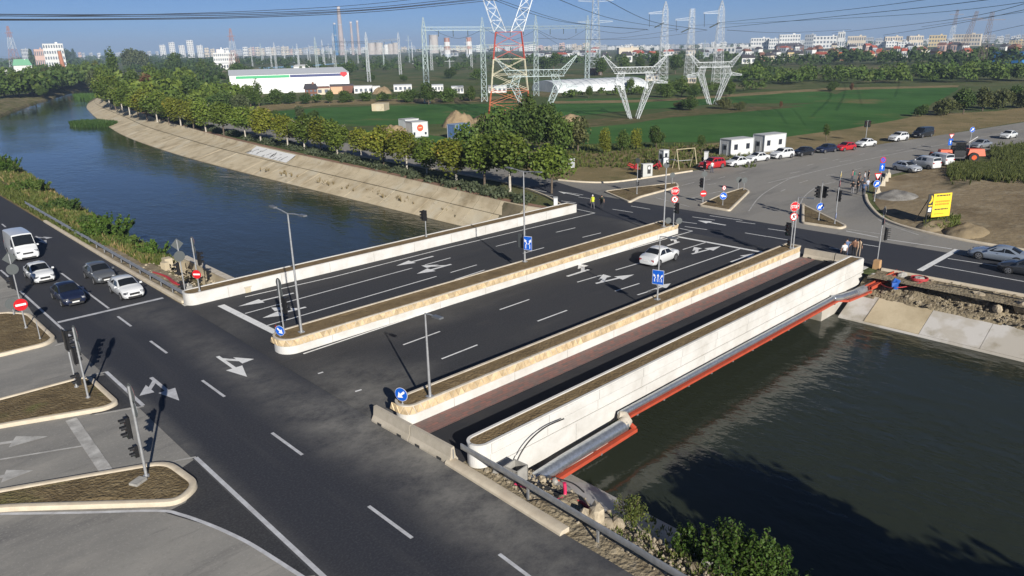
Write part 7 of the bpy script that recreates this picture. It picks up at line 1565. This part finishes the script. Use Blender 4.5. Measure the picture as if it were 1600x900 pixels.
# ================================================================== BUILDINGS
def building(label, px, x1, yt, m, dist=None, depth=18, roof='flat', rows=0, cols=0, roofm=None, rot=0.0, name='apartment_block', cat='building', group=None, wm=None):
    """front face between pixel columns px[0] and x1 on the ground row px[1], top row yt"""
    a = G(*px) if dist is None else at_dist(px[0], 85, dist)
    d = math.hypot(a.x, a.y); c = at_dist((px[0]+x1)/2, 85, d); cth = math.cos(math.atan2((px[0]+x1)/2-800, FPX)); L = max(2, (x1-px[0])*d/FPX*.98*cth*cth)
    hy = 87.9-.0201*(px[0]+x1)/2; h = 18.7-(yt-hy)*d/FPX*cth
    h = max(2.5, h); ang = math.atan2(RGT.y, RGT.x)+rot-math.atan2(((px[0]+x1)/2-800), FPX)
    t = thing(name, label, cat, (c.x, c.y, -.08), ang, group)
    mb = MB(); mb.box((0, depth/2, h/2), (L, depth, h)); mb.build('wall', m, t)
    if roof == 'flat':
        mb = MB(); mb.box((0, depth/2, h+.25), (L*1.01, depth*1.01, .5)); rf = mb.build('roof', roofm or m, t)
        if h > 9: mb = MB(); mb.box((L*.2, depth*.5, h+1.6), (max(1.5, L*.12), depth*.3, 2.6)); mb.build('roof_hut', m, rf)
    else:
        hr = min(h*.6, depth*.32); o_ = .5; mb = MB(); y0, y1 = -o_, depth+o_; l2 = L/2+o_
        mb.add([(-l2, y0, h), (l2, y0, h), (l2, y1, h), (-l2, y1, h), (-l2*.75, depth/2, h+hr), (l2*.75, depth/2, h+hr)], [(0, 1, 5, 4), (1, 2, 5), (2, 3, 4, 5), (3, 0, 4), (3, 2, 1, 0)]); rf = mb.build('roof', roofm or mat('tile_red', (.30, .085, .045), .8), t)
        mb = MB(); mb.box((L*.2, depth*.45, h+hr*.9), (.8, .8, 1.6)); mb.build('chimney', m, rf)
    if rows and cols:
        for r_ in range(rows):
            mb = MB()
            for k in range(cols):
                x = (k+.5)/cols*L-L/2; z = (r_+.55)/rows*h; mb.box((x, -.06, z), (L/cols*.55, .15, h/rows*.5))
                if d < 1100: mb.build('window', wm or far_win, t); mb = MB()
            if d >= 1100: mb.build('window_row', wm or far_win, t)['kind'] = 'stuff'
    return t
far_win = mat('far_window', (.10, .12, .15), .3)
wht = mat('render_white', (.66, .66, .64), .85, (.55, .55, .53), .05, 3); crm = mat('render_cream', (.58, .51, .40), .85, (.50, .43, .33), .05, 3); pnk = mat('render_pink', (.52, .36, .30), .85); gry = mat('render_grey', (.36, .38, .40), .85); brn = mat('render_brown', (.20, .09, .06), .85, (.13, .06, .04), .3, 4); ylw = mat('render_yellow', (.60, .47, .25), .85); dkroof = mat('roof_dark', (.06, .055, .06), .8); redroof = mat('roof_red', (.33, .07, .035), .8); brick_w = mat('render_brick', (.38, .16, .09), .85)
# warehouse
a = G(362, 148); b_ = G(547, 141); L = (b_-a).length; h = 8.4; t = thing('warehouse', 'long white warehouse with a green and blue band under its eaves', 'warehouse', (a.x, a.y, -.08), math.atan2(b_.y-a.y, b_.x-a.x)); D = 46
mb = MB(); mb.box((L/2, D/2, h/2), (L, D, h)); mb.build('wall', mat('warehouse_white', (.72, .73, .73), .6), t)
mb = MB(); mb.add([(-.3, -.3, h), (L+.3, -.3, h), (L+.3, D+.3, h), (-.3, D+.3, h), (-.3, D/2, h+2.0), (L+.3, D/2, h+2.0)], [(0, 1, 5, 4), (2, 3, 4, 5), (1, 2, 5), (3, 0, 4), (3, 2, 1, 0)]); mb.build('roof', mat('warehouse_roof', (.58, .60, .61), .5), t)
mb = MB(); mb.box((L*.27, -.05, h-.95), (L*.44, .12, 1.1)); mb.build('green_band', mat('band_green', (.05, .36, .16), .6), t); mb = MB(); mb.box((L*.715, -.05, h-.95), (L*.44, .12, 1.1)); mb.build('blue_band', mat('band_blue', (.045, .06, .16), .6), t)
mb = MB(); mb.plate([(0, -1.3), (1.8, 0), (1.2, 1.0), (-1.2, 1.0), (-1.8, 0)], (L*.955, -.12, h-.8), (1, 0, 0), Z, .1); mb.build('red_badge', mat('badge_red', (.55, .03, .04), .6), t)
for k in range(9): mb = MB(); mb.box((L*(.06+k*.11), -.02, h/2-.8), (.16, .08, h-1.8)); mb.build('wall_seam', gry, t)
cab_ = building
building('small white hut left of the white warehouse', (335, 147), 358, 133, wht, depth=10, roofm=gry, name='hut')
building('dark brown house left of the cream one', (471, 152), 490, 134, brn, depth=9, roof='hip', roofm=dkroof, rows=2, cols=3, name='house', cat='house')
building('cream house between two brown buildings', (489, 148), 510, 133, crm, depth=9, roofm=brn, rows=1, cols=2, name='house', cat='house')
building('long dark brown shed with an orange lower wall', (511, 146), 548, 129.5, brn, depth=9, roofm=dkroof, name='shed', cat='shed'); building('orange tan low wall in front of the brown shed', (512, 147), 530, 138, mat('wall_orange', (.55, .36, .22), .8), depth=3, name='low_building')
building('white flat-roofed house right of the brown shed', (549, 146), 578, 131.5, wht, depth=10, rows=1, cols=4, name='house', cat='house'); building('small white annex right of the flat-roofed house', (578, 146), 590, 137, wht, depth=7, name='annex')
# greenhouse hall
a = G(872, 145); b_ = G(1013, 138); L = (b_-a).length; t = thing('greenhouse', 'long white plastic greenhouse in the far field', 'greenhouse', (a.x, a.y, -.08), math.atan2(b_.y-a.y, b_.x-a.x)); mb = MB(); n_ = 12; D = 24; vs = []
for e in (0, L):
    for k in range(n_+1): an = math.pi*k/n_; vs.append((e, D/2-D/2*math.cos(an), 4.6*math.sin(an)**.7))
mb.add(vs, [(k, k+1, n_+2+k, n_+1+k) for k in range(n_)]+[tuple(range(n_+1))[::-1], tuple(range(n_+1, 2*n_+2))]); mb.build('cover', mat('plastic_white', (.68, .70, .71), .5, (.5, .53, .55), .2, 5), t)
for k in range(12): mb = MB(); mb.tube([(L*(k+.5)/12, D/2-D/2*math.cos(math.pi*j/10)*1.005, 4.62*math.sin(math.pi*j/10)**.7+.02) for j in range(11)], .1, 5); mb.build('hoop', lat_b, t)
# left part of the town
building('pale stepped tower block on the left skyline', (69, 92), 101, 70, wht, 1500, 30, rows=4, cols=8); building('pink low block left of the stepped one', (54, 90), 70, 78, pnk, 1500, 40, rows=2, cols=5); building('grey block at the far left skyline', (34, 90), 46, 77.5, gry, 2200, 40, rows=4, cols=5)
t = building('green-roofed hall at the left edge under the striped tower', (17, 108), 46, 101, wht, 900, 30, roof='hip', roofm=mat('roof_green', (.22, .50, .30), .7), name='hall'); building('long grey shed right of the green-roofed hall', (40, 107), 78, 105.5, gry, 900, 20, name='shed', cat='shed'); building('white wall end at the left edge', (-20, 112), 8, 108, wht, 800, 20, name='shed', cat='shed')
p = at_dist(98, 100, 1000); t = thing('brick_chimney', 'short rusty chimney left of the dark trees', 'chimney', (p.x, p.y, -1)); mb = MB(); mb.tube([(0, 0, 0), (-1, 0, 24)], [2.6, 1.8], 10); mb.build('stack', brick_w, t); mb = MB(); mb.tube([(-1, 0, 24), (-1, 0, 25.2)], 2.2, 10); mb.build('rim', gry, t)
for k, (x0, x1, yt) in enumerate([(251, 260, 71.5), (266, 275, 68), (281, 290, 72), (294, 304, 65), (309, 318, 72)]): building('%s of five white residential towers on the skyline' % ['first', 'second', 'third', 'fourth and tallest', 'fifth'][k], (x0, 84), x1, yt, wht, 3200, 24, rows=8, cols=3, group='five white towers')
building('pale office block with rows of windows beside the striped tower', (333, 99), 366, 82.5, wht, 1100, 20, rows=3, cols=10); building('annex on top of the pale office block', (339, 98), 350, 78, wht, 1110, 10, name='annex'); building('white low hall below the office block', (318, 108), 355, 98, wht, 900, 25, roofm=gry, name='hall', rows=1, cols=9); building('white low hall at the left plain', (300, 110), 316, 106.5, wht, 880, 20, name='hall'); building('white sheet roof among the far scrub', (457, 107), 487, 102, wht, 850, 25, roof='hip', roofm=wht, name='hall')
ORD = ordw+['thirty-%s' % o_ for o_ in ordw[:9]]+['fortieth']+['forty-%s' % o_ for o_ in ordw[:9]]+['fiftieth']+['fifty-%s' % o_ for o_ in ordw[:9]]+['sixtieth']+['sixty-%s' % o_ for o_ in ordw[:9]]
# skyline blocks (each its own building)
random.seed(4)
def skyline(x0, x1, dist, y0, y1, wmin, wmax, place, mats, gap=3, rows=3):
    x = x0; k = 0
    while x < x1:
        w_ = random.uniform(wmin, wmax); yt = random.uniform(y0, y1)-(x-x0)*.0201
        nm = random.choice(mats); col = {wht: 'white', crm: 'cream', pnk: 'pinkish', gry: 'grey', ylw: 'yellowish'}[nm]
        building('%s flat-roofed block %s, %s from its left end' % (col, place, ORD[k]), (x, 84), x+w_, yt, nm, dist*random.uniform(.92, 1.1), 20, rows=rows, cols=max(2, int(w_/2.2)), group='blocks '+place); x += w_+random.uniform(.5, gap); k += 1
skyline(122, 250, 3400, 82.5, 84, 4, 9, 'on the left horizon between the trees', [wht, crm, gry, pnk], 9, 2)
skyline(320, 520, 3600, 75, 80, 4, 9, 'on the horizon behind the substation', [wht, crm, pnk, gry, wht], 2)
skyline(540, 690, 3600, 74, 79, 4, 9, 'on the horizon right of the chimneys', [crm, crm, pnk, gry, wht], 2)
skyline(690, 930, 3000, 71, 76, 5, 12, 'on the horizon behind the striped pylon', [crm, pnk, wht, gry], 1.5)
skyline(930, 1180, 2400, 69, 74, 5, 13, 'on the horizon behind the tall white masts', [wht, wht, gry, crm], 2)
skyline(1170, 1600, 2600, 62, 67, 6, 16, 'along the right horizon', [wht, crm, gry, wht], 3)
# suburb on the right
sub = [(1268, 1315, 57, 74, wht, 'flat', 3, 9, 'modern white block with long window bands, largest on the right'), (1255, 1269, 55, 74, gry, 'flat', 4, 4, 'dark grey wing left of the modern white block'), (1306, 1317, 51, 60, wht, 'flat', 2, 3, 'white stair tower behind the modern block'), (1216, 1248, 55, 72, wht, 'flat', 4, 8, 'white apartment block left of the modern one'), (1172, 1200, 60, 76, wht, 'flat', 3, 7, 'white house block right of the rightmost mast'), (1200, 1214, 61, 76, wht, 'flat', 3, 4, 'white cube left of the apartment block'), (1322, 1350, 57, 66, crm, 'flat', 2, 8, 'cream block right of the modern one'), (1366, 1382, 64, 73, wht, 'flat', 2, 4, 'first white cube of the terrace'), (1382, 1400, 64, 73, wht, 'flat', 2, 4, 'second white cube of the terrace'), (1401, 1420, 65, 73, wht, 'flat', 2, 4, 'third white cube of the terrace'), (1380, 1407, 57.5, 65, crm, 'flat', 2, 7, 'cream long block above the terrace'), (1417, 1440, 56.5, 64, crm, 'flat', 2, 6, 'cream block right above the terrace'), (1448, 1474, 55.5, 66, ylw, 'flat', 3, 6, 'yellowish block among the trees'), (1484, 1528, 54, 64, crm, 'flat', 3, 10, 'longest cream block left of the rusty towers'), (1573, 1598, 63, 70, ylw, 'flat', 2, 5, 'yellow block at the right edge'), (1450, 1478, 64, 70, wht, 'flat', 1, 5, 'white low house below the yellowish block'), (1420, 1432, 66, 72, wht, 'flat', 1, 3, 'white small house right of the terrace'),
       (1303, 1325, 82, 92, brick_w, 'hip', 2, 3, 'brick house with a bright orange roof'), (1345, 1362, 80, 90, ylw, 'hip', 1, 3, 'yellow house with a red roof'), (1362, 1384, 78, 84, crm, 'hip', 1, 3, 'cream house with a red roof behind the yellow one'), (1272, 1290, 81, 90, crm, 'hip', 1, 3, 'cream house with a dark gable'), (1236, 1254, 80, 90, wht, 'hip', 1, 3, 'white house with a dark roof left of the cream gable'), (1214, 1232, 86, 93, wht, 'hip', 1, 3, 'low white house at the left of the suburb'), (1190, 1212, 83, 90, gry, 'hip', 1, 3, 'grey house at the left of the suburb'), (1160, 1182, 86, 97, wht, 'hip', 1, 3, 'white gabled house right of the rightmost mast'), (1185, 1196, 90, 97, crm, 'hip', 1, 2, 'small cream gabled house'), (1318, 1345, 74, 80, wht, 'flat', 1, 6, 'long low white hall above the orange-roofed house'), (1212, 1255, 69, 80, brn, 'hip', 2, 6, 'brown-roofed row left of the modern block'), (1400, 1425, 78, 84, gry, 'hip', 1, 3, 'grey house at the wood edge'), (1535, 1560, 74, 80, brn, 'hip', 1, 3, 'dark-roofed house right of the rusty towers'), (1560, 1580, 75, 80, wht, 'hip', 1, 3, 'white gabled house at the right edge'), (1548, 1600, 80, 96, mat('hangar_blue', (.03, .16, .42), .5), 'flat', 0, 0, 'bright blue hangar at the right edge'),
       (1098, 1186, 73, 82, wht, 'flat', 1, 14, 'long white factory behind the right masts'), (967, 998, 74, 83, crm, 'flat', 0, 0, 'big beige hall left of the leftmost white mast'), (1005, 1018, 79, 86, wht, 'hip', 1, 2, 'small white gabled house by the beige hall'), (972, 988, 83, 95, wht, 'hip', 1, 2, 'white house in front of the beige hall'), (940, 955, 84, 92, wht, 'hip', 1, 2, 'white house left of the beige hall'), (1040, 1062, 76, 82, gry, 'hip', 1, 3, 'grey house between the masts'), (900, 930, 79, 86, gry, 'hip', 1, 4, 'grey-roofed house right of the gantry'), (870, 895, 80, 87, wht, 'hip', 1, 4, 'white house under the gantry beam'), (820, 850, 80, 87, gry, 'hip', 1, 4, 'grey-roofed house left of the gantry mast'), (690, 715, 79, 87, gry, 'hip', 1, 4, 'brown grey hall under the big cooling tower')]
for x0, x1, yt, yb, m, rf, rows, cols, lab in sub:
    d = None
    hy = 87.9-.0201*(x0+x1)/2; dist = 18.7*FPX/max(6.5, (yb-hy))*1.02/math.cos(math.atan2((x0+x1)/2-800, FPX)); dist = min(dist, 1900)
    building(lab, (x0, yb), x1, yt+(2 if rf == 'hip' else 0), m, dist, 14 if rf == 'hip' else 20, rf, rows, cols, {'brick house with a bright orange roof': mat('roof_orange', (.48, .12, .03), .8)}.get(lab, dkroof if m in (wht, gry, brn) else redroof) if rf == 'hip' else None, rot=random.uniform(-.35, .35), name='house' if rf == 'hip' else 'apartment_block', cat='house' if rf == 'hip' else 'building')
random.seed(41); hm_ = [wht, crm, ylw, pnk, gry, brick_w]; hn_ = ['white', 'cream', 'yellow', 'pink', 'grey', 'brick']
for k in range(40):
    x = 1150+k*11.6+random.uniform(-4, 4); yb = random.uniform(80, 93)-(x-1150)*.012; w_ = random.uniform(7, 14); i_ = random.choice([0, 0, 1, 1, 2, 3, 4, 5]); dist = 18.7*FPX/(yb-(87.9-.0201*x)); rm, rn = random.choice([(dkroof, 'dark'), (redroof, 'red'), (dkroof, 'dark'), (brn, 'brown')])
    building('small %s house with a %s roof, %s from the left in the suburb' % (hn_[i_], rn, ORD[k]), (x, yb), x+w_, yb-random.uniform(6, 9), hm_[i_], dist, 9, 'hip', 1, 3, rm, rot=random.uniform(-.7, .7), name='house', cat='house', group='houses of the suburb')
for k in range(16):
    x = 855+k*18+random.uniform(-6, 6); yb = random.uniform(82, 90); w_ = random.uniform(8, 16); i_ = random.choice([0, 0, 1, 4]); dist = 18.7*FPX/(yb-(87.9-.0201*x)); rm, rn = random.choice([(dkroof, 'dark'), (redroof, 'red'), (gry, 'grey')])
    building('low %s house with a %s roof, %s from the left below the wires' % (hn_[i_], rn, ORD[k]), (x, yb), x+w_, yb-random.uniform(5, 7), hm_[i_], dist, 9, 'hip', 1, 3, rm, rot=random.uniform(-.7, .7), name='house', cat='house', group='houses below the wires')
# power station
def stack_(label, x, yt, wb, wt, m, dist=2700, rims=True):
    p = at_dist(x, 85, dist); hy = 87.9-.0201*x; h = 18.7+(hy-yt)*dist/FPX*.97; k = dist/FPX*.95; t = thing('chimney', label, 'chimney', (p.x, p.y, -2), group='power station chimneys'); mb = MB(); mb.tube([RGT*(wb*.1*k), Z*h*.5, RGT*(-wb*.25*k)*(1 if wb > 5 else 0)+Z*h] if False else [(0, 0, 0), (0, 0, h*.5), (0, 0, h)], [wb*k/2, (wb*.55+wt*.45)*k/2, wt*k/2], 16); mb.build('stack', m, t, smooth=60)
    mb = MB(); mb.tube([(0, 0, h*.955), (0, 0, h*1.0)], wt*k/2*1.06, 16); mb.build('top_band', mat('band_pale', (.55, .50, .48), .9), t)
    mb = MB(); mb.tube([(0, 0, h*.62), (0, 0, h*.64)], (wb*.45+wt*.55)*k/2*1.08, 16); mb.build('gallery', gry, t)
stk_m = mat('stack_concrete', (.40, .34, .32), .9, (.32, .27, .26), .02, 3)
stack_('tallest chimney of the power station', 535, 16, 9, 4.6, stk_m); stack_('blue-grey slanted short chimney left of the tallest', 526.5, 39, 5.2, 3.4, mat('stack_blue', (.05, .16, .32), .8)); stack_('slim chimney right of the tallest', 552, 37, 4.6, 3.2, stk_m); stack_('slim rightmost chimney of the power station', 562, 35.5, 4.6, 3.2, stk_m)
def cooling(label, x, yt, yb, wpx, m, dist=2600):
    p = at_dist(x, 85, dist); k = dist/FPX; hy = 87.9-.0201*x; h = 18.7+(hy-yt)*k; t = thing('cooling_tower', label, 'cooling tower', (p.x, p.y, -2), group='cooling towers'); mb = MB(); mb.tube([(0, 0, 3+(h-3)*f) for f in (0, .3, .65, .85, 1)], [wpx*k/2*q for q in (1.06, .98, .93, .94, .97)], 20); mb.build('shell', m, t, smooth=60)
    mb = MB(); mb.tube([(0, 0, 0), (0, 0, 3.2)], wpx*k/2*1.02, 20); mb.build('base_ring', gry, t); mb = MB(); mb.tube([(0, 0, h-1.5), (0, 0, h)], wpx*k/2*1.0, 20); mb.build('rim', gry, t)
ct_m = mat('cooling_shell', (.46, .42, .38), .9, (.38, .34, .31), .03, 3)
for k, (x, yt, wd) in enumerate([(581, 67, 12), (593, 66.5, 13), (604, 69, 7), (611, 68, 8), (618.5, 66.5, 8), (678.5, 55.5, 14)]): cooling(['leftmost squat cooling tower', 'second squat cooling tower', 'pale narrow tower between cooling towers', 'narrow cooling tower right of the pale one', 'rightmost of the cooling tower group', 'largest single cooling tower right of the group'][k], x, yt, 80, wd, ct_m if k != 2 else wht)
# small sheds between houses and gantry
for k, (x0, x1, yt, yb, lab) in enumerate([(612, 640, 139, 143, 'low pale shed left of the big gantry mast'), (672, 690, 137, 143, 'white parked trailer by the gantry'), (703, 722, 136, 146, 'white cabin between gantry masts'), (762, 790, 136, 145, 'long white shed behind the striped pylon'), (1075, 1090, 124, 130, 'small tan hut by the middle mast'), (1010, 1030, 121, 126, 'small white hut by the leftmost mast')]):
    building(lab, (x0, yb), x1, yt, wht if k < 4 else crm, None, 5, roofm=gry, rows=1, cols=4, name='shed', cat='shed')
HAZE_D = .00018
# ================================================================== HAZE
hz = MB(); hz.box((3250, 4000, 75), (11600, 13200, 170))
hm = bpy.data.materials.new('haze'); hm.use_nodes = True; n = hm.node_tree
n.nodes.remove(n.nodes['Principled BSDF']); v = n.nodes.new('ShaderNodeVolumePrincipled')
v.inputs['Density'].default_value = HAZE_D; v.inputs['Color'].default_value = (.5, .66, .92, 1); v.inputs['Anisotropy'].default_value = .0
n.links.new(v.outputs[0], n.nodes['Material Output'].inputs['Volume'])
tag(hz.build('haze', hm), 'thin bluish haze filling the air over the plain', 'haze', kind='stuff')
